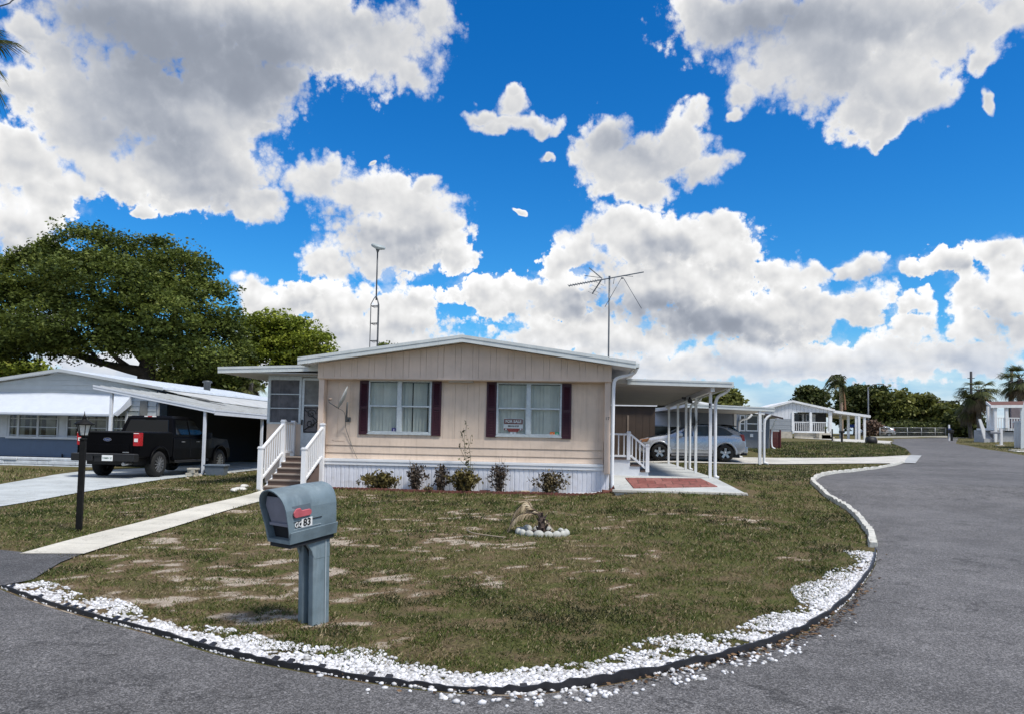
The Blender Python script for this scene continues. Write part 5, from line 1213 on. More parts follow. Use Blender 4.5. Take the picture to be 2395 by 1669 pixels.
for i in range(9):
    za, zb2 = 2.12+i*.205, 2.12+(i+1)*.205
    def lim(zz): return max(0, (3.86-zz)/.155)
    xa, xb = max(lx0, lpk.x-lim(za)), min(lx1, lpk.x+lim(za)); xa2, xb2 = max(lx0, lpk.x-lim(zb2)), min(lx1, lpk.x+lim(zb2))
    if xb-xa < .2: break
    mb.add([(xa, LY-.03, za), (xb, LY-.03, za), (xb2, LY-.006, zb2), (xa2, LY-.006, zb2)], [(0, 1, 2, 3)])
    mb.add([(xa, LY-.03, za), (xb, LY-.03, za), (xb, LY+.02, za), (xa, LY+.02, za)], [(3, 2, 1, 0)])
mb.build('gable_siding', GABW, nb)
re_ = lx1+.42; prof = [(-27.0, lrz(-27.0)), (lpk.x, 3.99), (re_, lrz(re_)), (re_, lrz(re_)-.07), (lpk.x, 3.90), (-27.0, lrz(-27)-.07)]
mb = MB(); mb.prism([(x, LY-.33, z) for x, z in prof], (0, 15, 0)); y = LY-.2
while y < 44.2:                                            # raised seams of the metal sheets
    mb.prism([(lpk.x, y, 3.992), (re_, y, lrz(re_)+.002), (re_, y, lrz(re_)+.03), (lpk.x, y, 4.02)], (0, .04, 0)); y += .40
mb.build('roof', METR, nb)
mb = MB()
for a, b in ((-27.02, lpk.x), (lpk.x, re_+.02)):
    mb.prism([(a, LY-.36, lrz(a)+.015), (b, LY-.36, lrz(b)+.015), (b, LY-.36, lrz(b)-.105), (a, LY-.36, lrz(a)-.105)], (0, .035, 0))
mb.build('rake_board', GABW, nb)
vx = at(318, 886, 34); MB().lathe([(.0, 3.3), (.16, 3.3), (.16, 3.95), (.24, 3.98), (.22, 4.06), (.0, 4.1)], (-17.9-1.2, 36.5, 0), 14).build('roof_vent', GAL, nb)
# window band
WF = mat('white_window_band', (.62, .65, .70), .5, .06, 4)
zs, zt_w = 1.20, 2.34
def lx(px, y=LY): return at(px, 1000, y).x
bx = MB(); bx.box(lx0, LY-.06, zs-.06, lx(19), LY+.0, zt_w); bx.box(lx(138), LY-.06, zs, lx(155), LY, zt_w); bx.box(lx(253), LY-.06, zs, lx(262), LY, zt_w)
bx.build('window_band', WF, nb)
for (a, b, cols) in ((20, 138, (22, 44, 90, 137)), (155, 253, (157, 204, 252)), (263, 330, (264, 296, 329))):
    fr = MB(); xa, xb = lx(a), lx(b)
    for q in cols:
        x = lx(q); fr.box(x-.045, LY-.06, zs, x+.045, LY-.005, zt_w)
    for k in range(len(cols)-1):
        for zz in (zs+.02, zs+.37, zs+.72): fr.box(lx(cols[k])+.045, LY-.05, zz, lx(cols[k+1])-.045, LY-.02, zz+.035)
    f = fr.build('window', WF, nb)
    MB().box(xa, LY-.025, zs, xb, LY-.012, zt_w).build('pane', GLASS, f)
    cu = MB(); x = xa
    while x < xb-.1:
        if random.random() < .62: cu.prism([(x, LY-.008, zs), (x+.10, LY+.0, zs), (x+.10, LY+.0, zt_w), (x, LY-.008, zt_w)], (0, .003, 0))
        x += .105
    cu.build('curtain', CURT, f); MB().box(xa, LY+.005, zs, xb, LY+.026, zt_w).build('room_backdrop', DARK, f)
MB().box(lx(19), LY-.14, zs-.10, lx(262), LY-.0, zs-.0).build('sill', WF, nb, .01)
# awning
a0, a1 = at(318, 915, LY-.03), at(266, 968, 28.4)
aw = MB(); N = 8; ra = []
for i in range(N+1): t = i/N; ra.append((LY-.035+(28.40-LY+.03)*t, 3.02+(2.16-3.02)*t+(-.05*math.sin(math.pi*t) if t < 1 else 0)))
ra.append((28.39, 2.09))
vs = [(x, y, z) for y, z in ra for x in (lx0, a1.x)]; n = len(ra)
aw.add(vs, [(2*i, 2*i+2, 2*i+3, 2*i+1) for i in range(n-1)]); aw.add([(x, y+.02, z-.035) for x, y, z in vs], [(2*i+1, 2*i+3, 2*i+2, 2*i) for i in range(n-1)])
awo = aw.build('awning', AWN, nb)
MB().prism([(a1.x, LY-.03, 3.0), (a1.x, 28.42, 2.12), (a1.x, 28.62, 2.08), (a1.x, LY-.03, 2.6)], (.02, 0, 0)).build('awning_arm', AWN, nb)
mb = MB(); mb.tube([(lx0, LY-.06, .36), (-22, LY-.06, .35), (lx1, LY-.06, .33)], .022, 6); mb.tube([(-21.6, LY-.06, .35), (-21.6, LY-.09, .50)], .03, 6)
mb.build('pipe', BLK, nb)
# white planter wall of rough stones along its foot
pl = thing('planter_wall', 'low white painted stone wall along the foot of the blue grey home', 'wall', (-21, LY-.75, 0)); z = -.12
for c in range(3):
    x = lx0; z1 = z+(.20, .16, .13)[c]
    while x < lx(186)+.6:
        w = random.uniform(.5, 1.5); mb = MB(); d = random.uniform(0, .04); mb.box(x, LY-.85-d, z, x+w-.012, LY-.35, z1-.012).build('stone_course', STW, pl, .025, 2); x += w
    z = z1
# carport
A_, B_ = at(217, 900, 24.5), at(500, 957, 24.5)
lc = thing('carport', 'sagging white metal carport beside the blue grey home, roof sheets dirty and loose', 'carport', (-15, 24.5, 0))
DIRT = mat('dirty_white_sheet', (.50, .51, .50), .55, .12, 3, dirt=((.24, .21, .17), .7, 1.5), streak=((.30, .27, .22), .4))
def crz(x, y): return A_.z+(B_.z-A_.z)*(x-A_.x)/(B_.x-A_.x)-.012*(y-24.5)
cxR = B_.x; mb = MB(); c1 = [(A_.x, 24.55), (cxR, 24.55), (cxR, 40.5), (A_.x, 40.5)]
mb.add([(x, y, crz(x, y)) for x, y in c1]+[(x, y, crz(x, y)-.03) for x, y in c1], [(0, 1, 2, 3), (7, 6, 5, 4), (0, 4, 5, 1), (1, 5, 6, 2), (2, 6, 7, 3), (3, 7, 4, 0)])
y = 24.9
while y < 40: mb.prism([(A_.x, y, crz(A_.x, y)+.002), (cxR, y, crz(cxR, y)+.002), (cxR, y, crz(cxR, y)+.04), (A_.x, y, crz(A_.x, y)+.04)], (0, .05, 0)); y += .6
mb.build('roof', DIRT, lc)
mb = MB(); mb.prism([(re_-.25, 29.5, lrz(re_-.25)-.1), (re_-.25, 40.4, lrz(re_-.25)-.1), (-14.9, 40.4, crz(-14.9, 40.4)+.05), (-15.4, 29.5, crz(-15.4, 29.5)+.05)], (0, 0, .02)); mb.build('upper_sheet', DIRT, lc)
for x0, y0, w, d, tl in ((-15.6, 28.6, 1.2, .5, .07), (-14.9, 30.9, 1.0, .5, .05), (-16.6, 29.3, 1.0, .8, .05)):          # loose sheets
    MB().prism([(x0, y0, crz(x0, y0)+.10), (x0+w, y0+.1, crz(x0+w, y0)+.07+tl), (x0+w, y0+d, crz(x0+w, y0)+.08), (x0, y0+d, crz(x0, y0)+.05)], (0, 0, .012)).build('loose_sheet', DIRT, lc)
CPW = mat('white_carport_fascia', (.70, .73, .78), .4, .07, 4, dirt=((.35, .35, .34), .4, 4))
mb = MB()
for dz, h, p in ((.02, .06, 0), (-.04, .085, .012)): mb.prism([(A_.x, 24.5+p, A_.z+dz), (cxR+.03, 24.5+p, B_.z+dz), (cxR+.03, 24.5+p, B_.z+dz-h), (A_.x, 24.5+p, A_.z+dz-h)], (0, .04, 0))
mb.build('front_fascia', CPW, lc)
mb = MB()
for dz, h, p in ((.01, .05, .012), (-.04, .13, 0)): mb.prism([(cxR+p, 24.54, B_.z+dz), (cxR+p, 40.5, crz(cxR, 40.5)+dz), (cxR+p, 40.5, crz(cxR, 40.5)+dz-h), (cxR+p, 24.54, B_.z+dz-h)], (.03, 0, 0))
mb.build('side_gutter', CPW, lc)
def lpost(x, y, zt_):
    z0 = gz(x, y)-.05; MB().box(x-.045, y-.045, z0, x+.045, y+.045, zt_).build('post', CPW, lc, .008)
p1 = at(478, 1050, 24.62); lpost(p1.x-.02, p1.y, crz(p1.x, 24.6)-.03); p2 = at(577, 1040, 28.7); lpost(cxR-.15, p2.y, crz(cxR, p2.y)-.03); p3 = at(260, 960, 24.62); lpost(p3.x, 24.62, crz(p3.x, 24.6)-.03); lpost(cxR-.15, 35.5, crz(cxR, 35.5)-.03)
mb = MB(); mb.box(-17.6, 40.2, -.2, cxR, 40.3, 3.0); mb.build('dark_backing', SHADE, lc)  # added to close the rear of the carport with darkness
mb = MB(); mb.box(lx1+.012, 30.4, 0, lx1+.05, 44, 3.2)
mb.build('side_wall', SHADE, nb)  # dark sheet over the blue siding, carport shade put into its colour
MB().box(lx1-.02, LY+.02, .1, lx1+.06, LY+.14, 2.95).build('corner_board', mat('corner_board_grey', (.33, .36, .40), .5), nb)
fr = MB(); wx = at(341, 930, LY); MB().box(lx(327), LY-.07, 1.9, lx(344), LY-.02, 2.75).build('wall_panel', mat('grey_panel', (.20, .20, .19), .7), nb)

# ------------------------------------------------------------------ black pickup truck (built with +y forward, origin under the rear axle)
TB = mat('black_truck_paint', (.002, .002, .003), .38, .1, 3, spec=.07); TG = mat('truck_glass', (.003, .004, .005), .06, .1, 3, spec=.35); TRB = mat('tyre_rubber', (.008, .008, .008), .85, .2, 30)
CHR = mat('bright_alloy', (.42, .43, .45), .3, .12, 10, metal=.8); TBK = mat('black_trim', (.006, .006, .007), .6)
RLENS = mat('red_lens', (.42, .012, .018), .25, .1, 20); WLENS = mat('clear_lens', (.80, .76, .74), .25)
trk = thing('pickup_truck', 'black crew cab pickup truck parked half under the dirty white carport', 'pickup', (-14.27, 22.60, gz(-14.0, 23)+.035), R(0))
WR = .405
def wheel(parent, x, y, r, w, sgn, mt=CHR, spokes=10):
    """wheel with axle along x; sgn says which way the outer face looks"""
    t = MB(); t.lathe([(r*.62, -w/2), (r*.93, -w/2), (r, -w*.32), (r, w*.32), (r*.93, w/2), (r*.62, w/2)], n=32, axis='x'); t.v = [(a+x, b+y, c+r) for a, b, c in t.v]
    o = t.build('wheel', TRB, parent, 0, 1, True)
    h = MB(); h.lathe([(r*.63, w*.46), (r*.60, w*.30), (r*.58, -w*.2)], n=28, axis='x'); h.lathe([(r*.60, w*.47), (r*.66, w*.48), (r*.66, w*.42)], n=28, axis='x')
    for k in range(spokes):
        a = 2*math.pi*k/spokes; h.bar((w*.42, .03*math.cos(a), .03*math.sin(a)), (w*.44, r*.62*math.cos(a), r*.62*math.sin(a)), .03 if spokes > 6 else .07, .03, up=(1, 0, 0))
    h.lathe([(0, w*.48), (.05, w*.47), (.055, w*.36)], n=12, axis='x')
    h.v = [(a*sgn+x, b+y, c+r) for a, b, c in h.v]; h.build('rim', mt, o, 0, 1, True)
    d = MB(); d.lathe([(0, w*.1), (r*.6, w*.1)], n=20, axis='x'); d.v = [(a*sgn+x, b+y, c+r) for a, b, c in d.v]; d.build('brake_disc', TBK, o, 0, 1, True)
    return o
def cyl(x0, x1, y, z, r):
    c = MB(); c.lathe([(0, x0), (r, x0), (r, x1), (0, x1)], n=28, axis='x'); c.v = [(a, b+y, d+z) for a, b, d in c.v]
    o = c.build('cut', TBK, None, 0, 1, True); o.location = (0, 0, 0); return o
# bed
bd = MB(); bd.box(-.985, -1.12, .62, .985, .74, 1.40); o = bd.build('bed', TB, trk, .045, 3, True); o.parent = None; boolean_cut(o, [cyl(-1.2, 1.2, 0, .42, .50)]); o.parent = trk
MB().box(-.90, -1.06, 1.395, .90, .70, 1.412).build('bed_cover', TBK, trk, .006, 1, True)
tg = MB().box(-.80, -1.145, .70, .80, -1.10, 1.385).build('tailgate', TB, trk, .02, 2, True)
MB().box(-.70, -1.160, .80, .70, -1.143, 1.02).build('tailgate_panel', TB, tg, .012, 2, True); MB().box(-.80, -1.17, 1.36, .80, -1.12, 1.40).build('spoiler_lip', TBK, tg, .01, 1, True)
ov = MB(); ov.add([(.125*math.cos(k*math.pi/12), -1.164, 1.16+.052*math.sin(k*math.pi/12)) for k in range(24)]+[(.125*math.cos(k*math.pi/12), -1.150, 1.16+.052*math.sin(k*math.pi/12)) for k in range(24)], [tuple(range(24))]+[(k, k+24, (k+1) % 24+24, (k+1) % 24) for k in range(24)])
ovo = ov.build('badge_rim', CHR, tg, 0, 1, True)
ov = MB(); ov.add([(.115*math.cos(k*math.pi/12), -1.1655, 1.16+.045*math.sin(k*math.pi/12)) for k in range(24)], [tuple(range(24))]); ov.build('badge', mat('badge_blue', (.012, .03, .12), .3), tg, 0, 1, True)
text_mesh('badge_script', 'Ford', .075, CHR, tg, facing((0, -1.167, 1.158)), .0008, .001)
MB().box(.50, -1.164, .775, .70, -1.158, .80).build('model_script', CHR, tg, 0, 1, True)
bp = MB(); bp.box(-1.0, -1.36, .52, -.30, -1.12, .74); bp.box(.30, -1.36, .52, 1.0, -1.12, .74); bp.box(-.30, -1.33, .50, .30, -1.12, .70); bp.box(-.30, -1.36, .66, .30, -1.12, .74); bp.build('bumper', TBK, trk, .03, 2, True)
MB().box(-.98, -1.365, .735, .98, -1.15, .745).build('bumper_step', mat('grey_step', (.10, .10, .105), .5), trk, 0, 1, True)
pt = MB().box(-.01, -1.372, .53, .33, -1.360, .70).build('number_plate', mat('plate_white', (.8, .8, .78)), trk, .004, 1, True)
text_mesh('plate_text', 'IYMMV IZ', .075, mat('plate_green', (.04, .13, .08), .5), pt, facing((.16, -1.3735, .61)), .0006, .001, .95)
for s in (-1, 1):
    l = MB(); l.prism([(s*.80, -1.135, .98), (s*.985, -1.135, .98), (s*.985, -1.135, 1.16), (s*1.0, -1.135, 1.22), (s*.99, -1.135, 1.375), (s*.80, -1.135, 1.375)][::s], (0, .06, 0)); l.prism([(s*.955, -1.10, .98), (s*.992, -1.10, .98), (s*.992, -1.10, 1.375), (s*.955, -1.10, 1.375)][::s], (0, .16, 0))
    lo_ = l.build('tail_light', RLENS, trk, .012, 2, True)
    MB().box(min(s*.83, s*.95), -1.145, 1.10, max(s*.83, s*.95), -1.134, 1.20).build('reversing_lens', WLENS, lo_, .005, 1, True)
    MB().box(min(s*.81, s*.975), -1.142, 1.345, max(s*.81, s*.975), -1.134, 1.365).build('light_bar', WLENS, lo_, 0, 1, True)
# cab and nose
def hull(name, secs, m_, parent, bev=.03):
    mb = MB(); n = len(secs[0]); vs = [p for s_ in secs for p in s_]
    fs = [(i*n+k, i*n+(k+1) % n, (i+1)*n+(k+1) % n, (i+1)*n+k) for i in range(len(secs)-1) for k in range(n)]+[tuple(reversed(range(n))), tuple((len(secs)-1)*n+k for k in range(n))]
    mb.add(vs, fs); o = mb.build(name, m_, None, bev, 2, True)
    bm = bmesh.new(); bm.from_mesh(o.data); bmesh.ops.recalc_face_normals(bm, faces=bm.faces); bm.to_mesh(o.data); bm.free(); o.parent = parent; return o
def sec(y, w, z0, z1, w2=None): w2 = w2 or w; return [(-w, y, z0), (w, y, z0), (w, y, (z0+z1)/2), (w2, y, z1), (-w2, y, z1), (-w, y, (z0+z1)/2)]
o = hull('cab_body', [sec(.78, .985, .50, 1.24, .96), sec(3.1, .985, .50, 1.24, .96), sec(3.5, .985, .5, 1.25, .92), sec(4.7, .96, .5, 1.20, .86), sec(4.86, .90, .5, 1.06, .80)], TB, trk, .04)
o.parent = None; boolean_cut(o, [cyl(-1.2, 1.2, 3.92, .42, .50)]); o.parent = trk
def gsec(y0, y1, w, z): return [(-w, y0, z), (w, y0, z), (w, y1, z), (-w, y1, z)]
hull('cab_roof', [gsec(.80, 3.02, .93, 1.235), gsec(.83, 2.90, .92, 1.32), gsec(1.02, 2.30, .78, 1.86), gsec(1.12, 2.15, .70, 1.935)], TB, trk, .03)
MB().prism([(-.76, .820, 1.33), (.76, .820, 1.33), (.655, .985, 1.80), (-.655, .985, 1.80)], (0, .02, 0)).build('rear_window', TG, trk, .01, 1, True)
for s in (-1, 1):
    for ya, yb, yc, yd in ((.98, 1.80, 1.80, 1.14), (1.88, 2.72, 2.26, 1.88)):
        MB().prism([(s*.925, ya, 1.335), (s*.925, yb, 1.335), (s*.800, yc, 1.80), (s*.800, yd, 1.80)], (s*.012, 0, 0)).build('side_window', TG, trk, 0, 1, True)
    MB().box(min(s*.95, s*1.24), 2.72, 1.18, max(s*.95, s*1.24), 2.82, 1.40).build('mirror', TBK, trk, .03, 2, True)
    for y in (1.25, 2.2): MB().box(min(s*.985, s*1.012), y, 1.08, max(s*.985, s*1.012), y+.20, 1.11).build('door_handle', CHR, trk, .005, 1, True)
    for y in (.80, 1.84): MB().box(min(s*.984, s*.989), y, .60, max(s*.984, s*.989), y+.012, 1.22).build('door_gap', TBK, trk, 0, 1, True)
    MB().box(min(s*.90, s*1.0), .9, .42, max(s*.90, s*1.0), 3.1, .50).build('running_board', TBK, trk, .02, 1, True)
    for y in (0, 3.92): wheel(trk, s*.86, y, WR, .27, s, CHR, 12)
    for y in (0, 3.92):
        f = MB(); n = 16; vs = []
        for k in range(n+1):
            a = math.pi*k/n
            for rr_, xx in ((.50, .975), (.56, .975), (.555, 1.02), (.505, 1.02)): vs.append((s*xx, y+rr_*math.cos(a), .42+rr_*math.sin(a)))
        f.add(vs, [(4*i+k, 4*i+4+k, 4*i+4+(k+1) % 4, 4*i+(k+1) % 4)[::s] for i in range(n) for k in range(4)], True); f.build('wheel_arch', TB, trk, 0, 1, True)
bl = MB().box(-.20, 1.005, 1.885, .20, 1.05, 1.925).build('brake_light', WLENS, trk, .006, 1, True); MB().box(-.075, .998, 1.888, .075, 1.03, 1.922).build('brake_lens', RLENS, bl, .004, 1, True)
MB().tube([(.62, -1.30, .44), (.62, -.9, .46)], .05, 10).build('exhaust', CHR, trk, 0, 1, True)
MB().box(-.8, -.9, .40, .8, 3.2, .60).build('chassis', TBK, trk, 0, 1, True); MB().tube([(-.8, 0, .40), (.8, 0, .40)], .07, 8).build('axle', TBK, trk, 0, 1, True)

# grey storage tub, stacked blocks and rubble by the carport post
bt = at(506, 1106, 24.6); bz = gz(bt.x, 24.6)
tb = thing('storage_tub', 'grey blue lidded plastic tub standing beside the carport post', 'tub', (bt.x, 24.6, bz), R(8))
TUB = mat('grey_blue_tub', (.13, .165, .21), .5, .1, 8)
hull('tub', [[(-.29, -.2, 0), (.29, -.2, 0), (.29, .2, 0), (-.29, .2, 0)], [(-.33, -.235, .33), (.33, -.235, .33), (.33, .235, .33), (-.33, .235, .33)]], TUB, tb, .02)
MB().box(-.36, -.26, .33, .36, .26, .385).build('lid', TUB, tb, .015, 2, True)
blk = at(449, 1106, 23.9); z = gz(blk.x, 23.9)
for i, (w, d, h, r_, lab) in enumerate(((.36, .22, .12, .2, 'pale broken block at the bottom of the small stack by the carport post'), (.28, .2, .10, -.25, 'pale block in the middle of the small stack by the carport post'), (.34, .22, .06, .1, 'flat pale slab on top of the small block stack by the carport post'))):
    t = thing('concrete_block', lab, 'block', (blk.x+.02*i, 23.9, z), r_); MB().box(-w/2, -d/2, 0, w/2, d/2, h).build('block', mat('pale_block', (.44, .42, .36), .9, .2, 9, .4, 40), t, .015, 2, True); z += h
r_ = np.random.default_rng(8)
for i in range(9):
    p = gnd(440+i*16+r_.uniform(-6, 6), 1117-i*1.2+r_.uniform(-3, 3)); t = thing('rubble_stone', 'small pale rubble stone strewn in the grass near the carport post', 'stone', p, r_.uniform(0, 6), 'rubble stones near the left carport')
    MB().ball((0, 0, .03), r_.uniform(.05, .10), r_.uniform(.04, .07), .045, 7, 5, .2).build('stone', mat('rubble', (.33, .29, .22), .9, .3, 12), t, 0, 1, True)
for i, (px, py, s_, lab) in enumerate(((560, 1146, .20, 'largest pale flat stone lying left of the front steps'), (572, 1139, .13, 'small pale stone behind the larger ones left of the front steps'), (547, 1149, .12, 'thin pale stone farthest left of the front steps'))):
    p = gnd(px, py); t = thing('pale_stone', lab, 'stone', p, i*1.1); MB().ball((0, 0, .03), s_, s_*.7, .055, 9, 6, .15).build('stone', mat('pale_flat_stone', (.55, .54, .50), .85, .2, 10), t, 0, 1, True)

# ------------------------------------------------------------------ silver hatchback (built with +x forward)
SIL = mat('silver_car_paint', (.50, .52, .56), .28, .05, 3, metal=.35, coat=.3)
hb = thing('hatchback_car', 'silver five door hatchback parked behind the carport posts', 'car', (4.27, 32.42, gz(4.2, 32.0)+.035), R(180))
CS = [  # x, zbot, zbelt, ztop, half widths at sill, belt, top
    (2.18, .42, .62, .66, .52, .56, .50), (2.08, .30, .72, .80, .74, .76, .66), (1.75, .24, .80, .94, .84, .84, .70), (1.30, .22, .86, 1.02, .865, .865, .74), (.92, .22, .92, 1.07, .87, .87, .76),
    (.55, .22, .96, 1.26, .87, .87, .70), (.10, .22, .98, 1.48, .87, .87, .62), (-.45, .22, 1.00, 1.535, .87, .87, .60), (-1.05, .22, 1.03, 1.50, .87, .87, .59), (-1.55, .24, 1.06, 1.40, .86, .865, .57),
    (-1.88, .28, 1.06, 1.26, .84, .85, .58), (-2.08, .33, 1.00, 1.08, .80, .82, .66), (-2.18, .42, .70, .74, .70, .74, .66)]
def csec(x, zb_, zl, zt_, ws, wb, wt):
    h = [(0, zb_), (ws*.85, zb_), (ws, zb_+.12), (wb*1.01, (zb_+zl)/2+.03), (wb, zl), (wt+(wb-wt)*.12, zt_-(zt_-zl)*.10), (wt*.6, zt_), (0, zt_+.01)]
    return [(x, -a, z) for a, z in h]+[(x, a, z) for a, z in h[::-1][1:-1]]
mb = MB(); secs = [csec(*c) for c in CS]; n = len(secs[0]); vs = [p for s_ in secs for p in s_]
mb.add(vs, [(i*n+k, i*n+(k+1) % n, (i+1)*n+(k+1) % n, (i+1)*n+k) for i in range(len(secs)-1) for k in range(n)]+[tuple(range(n)), tuple(reversed([(len(secs)-1)*n+k for k in range(n)]))], True)
o = mb.build('body', SIL, None, 0, 1, True)
bm = bmesh.new(); bm.from_mesh(o.data); bmesh.ops.recalc_face_normals(bm, faces=bm.faces); bm.to_mesh(o.data); bm.free()
md = o.modifiers.new('s', 'SUBSURF'); md.levels = md.render_levels = 2
me_ = bpy.data.meshes.new_from_object(o.evaluated_get(bpy.context.evaluated_depsgraph_get())); o.modifiers.clear(); o.data = me_
def cyly(x, z, r, y0, y1):
    c = MB(); c.lathe([(0, y0), (r, y0), (r, y1), (0, y1)], (x, 0, z), 28, 'y'); return c.build('cut', TBK, None, 0, 1, True)
WX = (1.33, -1.30); boolean_cut(o, [cyly(x, .34, .405, -1.2, 1.2) for x in WX]); o.parent = hb
def cinterp(x):
    xs = [c[0] for c in CS][::-1]; return [float(np.interp(x, xs, [c[k] for c in CS][::-1])) for k in range(1, 7)]
def cside(x, f, s, off=.004):
    zb_, zl, zt_, ws, wb, wt = cinterp(x); w1, z1 = wt+(wb-wt)*.12, zt_-(zt_-zl)*.10
    return (x, s*(wb+(w1-wb)*f+off), zl+(z1-zl)*f)
CGL = mat('car_side_glass', (.045, .065, .085), .07, .2, 3, spec=.8)
for s in (-1, 1):
    for pts in ([(.66, .06), (-.02, .06), (.05, .92), (.26, .85), (.50, .5)], [(-.09, .06), (-.86, .06), (-.86, .93), (-.03, .94)], [(-.95, .06), (-1.52, .06), (-1.62, .22), (-1.30, .82), (-.98, .90)]):
        P = [cside(x, f, s) for x, f in pts]; MB().add(P, [tuple(range(len(P)))[::s]]).build('side_window', CGL, hb, 0, 1, True)
    for x in (.70, -.05, -.90):
        P = [(x+a, s*(cinterp(x)[4]+.006), z) for a, z in ((0, .28), (.012, .28), (.012, cinterp(x)[1]), (0, cinterp(x)[1]))]; MB().add(P, [(0, 1, 2, 3)[::s]]).build('door_gap', TBK, hb, 0, 1, True)
    for x in (.12, -.72): MB().box(x-.09, min(s*.868, s*.905), .885, x+.09, max(s*.868, s*.905), .915).build('door_handle', SIL, hb, .006, 1, True)
    MB().box(-.85, min(s*.872, s*.895), .46, .85, max(s*.872, s*.895), .52).build('rub_strip', SIL, hb, .01, 1, True)
    MB().box(-.86, min(s*.80, s*.87), .20, .86, max(s*.80, s*.87), .27).build('sill', mat('grey_sill', (.2, .2, .21), .5), hb, .01, 1, True)
    for x in WX:
        f = MB(); vs = []; n = 16
        for k in range(n+1):
            a = math.pi*1.06*k/n-.03*math.pi
            for r_, y in ((.405, .865), (.475, .862), (.465, .912), (.412, .915)): vs.append((x+r_*math.cos(a), s*y, .34+r_*math.sin(a)))
        f.add(vs, [(4*i+k, 4*i+(k+1) % 4, 4*i+4+(k+1) % 4, 4*i+4+k)[::s] for i in range(n) for k in range(4)], True); f.build('wheel_arch', SIL, hb, 0, 1, True)
    MB().box(.42, min(s*.86, s*1.02), .98, .58, max(s*.86, s*1.02), 1.12).build('mirror', SIL, hb, .03, 2, True)
    MB().prism([(1.86, s*.74, .72), (2.06, s*.66, .70), (2.04, s*.62, .84), (1.72, s*.80, .90)], (0, s*.06, 0)).build('headlight', mat('amber_headlamp', (.42, .20, .10), .3), hb, .01, 1, True)
    MB().prism([(-1.98, s*.70, .84), (-2.10, s*.66, .84), (-2.06, s*.64, 1.10), (-1.90, s*.72, 1.12)], (0, s*.14, 0)).build('tail_light', mat('car_red_lens', (.30, .008, .012), .25), hb, .012, 1, True)
def wheely(parent, x, y, r, w, sgn):
    def sw(m_): m_.v = [(b+x, -a*1.0+y, c+r) for a, b, c in m_.v]; return m_
    t = MB(); t.lathe([(r*.62, -w/2), (r*.93, -w/2), (r, -w*.32), (r, w*.32), (r*.93, w/2), (r*.62, w/2)], n=28, axis='x'); o = sw(t).build('wheel', TRB, parent, 0, 1, True)
    h = MB(); q = -sgn
    h.lathe([(r*.64, w*.46*q), (r*.6, w*.3*q), (r*.58, -w*.2*q)], n=24, axis='x')
    for k in range(5):
        a = 2*math.pi*k/5+.3; h.bar((w*.42*q, .05*math.cos(a), .05*math.sin(a)), (w*.45*q, r*.62*math.cos(a), r*.62*math.sin(a)), .095, .03, up=(1, 0, 0))
    h.lathe([(0, w*.48*q), (.06, w*.47*q), (.065, w*.3*q)], n=12, axis='x'); sw(h).build('rim', CHR, o, 0, 1, True)
    d = MB(); d.lathe([(0, w*.08*q), (r*.6, w*.08*q)], n=18, axis='x'); sw(d).build('brake_disc', TBK, o, 0, 1, True)
for x in WX:
    for s in (-1, 1): wheely(hb, x, s*.79, .335, .21, s)
mb = MB(); ws_ = [(.93, -.70, 1.075), (.93, .70, 1.075), (.16, .58, 1.475), (.16, -.58, 1.475)]; mb.prism([(x+.02, y, z+.012) for x, y, z in ws_], (0, 0, .008)).build('windscreen', CGL, hb, 0, 1, True)
MB().prism([(-1.62, -.54, 1.40), (-1.62, .54, 1.40), (-2.02, .60, 1.12), (-2.02, -.60, 1.12)], (-.02, 0, .02)).build('rear_window', CGL, hb, 0, 1, True)
MB().prism([(-1.35, -.56, 1.475), (-1.35, .56, 1.475), (-1.80, .54, 1.425), (-1.80, -.54, 1.425)], (0, 0, .035)).build('spoiler', TBK, hb, .01, 1, True)
MB().prism([(.16, -.58, 1.525), (.16, .58, 1.525), (-1.4, .56, 1.50), (-1.4, -.56, 1.50)], (0, 0, .012)).build('roof_panel', mat('dark_roof_panel', (.035, .035, .04), .3), hb, 0, 1, True)
MB().box(-2.22, -.76, .36, -2.02, .76, .62).build('bumper', SIL, hb, .06, 3, True); MB().box(-2.2, -.7, .26, -2.0, .7, .36).build('bumper_lower', TBK, hb, .03, 2, True)
MB().prism([(1.0, -.70, 1.064), (1.0, .70, 1.064), (1.74, .66, .945), (1.74, -.66, .945)], (0, 0, .012)).build('bonnet', mat('dark_bonnet', (.030, .031, .035), .25, coat=.4), hb, .004, 1, True)
MB().box(-1.9, -.7, .16, 1.9, .7, .3).build('underbody', TBK, hb, 0, 1, True)

# dark brown store at the far end of the carport
sh_ = thing('storage_shed', 'brown panelled store room at the far end of the white carport', 'shed', (1.7, 33.6, .7))
BSH = mat('brown_shed_panel', (.062, .042, .030), .75, .12, 3); mb = MB(); planks(mb, -1.2, 2.93, .6, 3.0, 33.6, (.3, .3), .01); mb.box(-1.2, 33.62, .6, 2.93, 35.3, 3.0); mb.build('wall', BSH, sh_)
MB().box(-1.3, 33.45, 3.0, 3.0, 35.4, 3.08).build('roof', ROOFW, sh_); MB().box(1.72, 33.57, .68, 1.80, 33.62, 2.6).build('corner_strip', mat('tan_strip', (.22, .17, .13), .7), sh_)
MB().box(.3, 33.57, .70, 1.15, 33.61, 2.62).build('door', mat('dark_brown_door', (.05, .036, .028), .6), sh_)

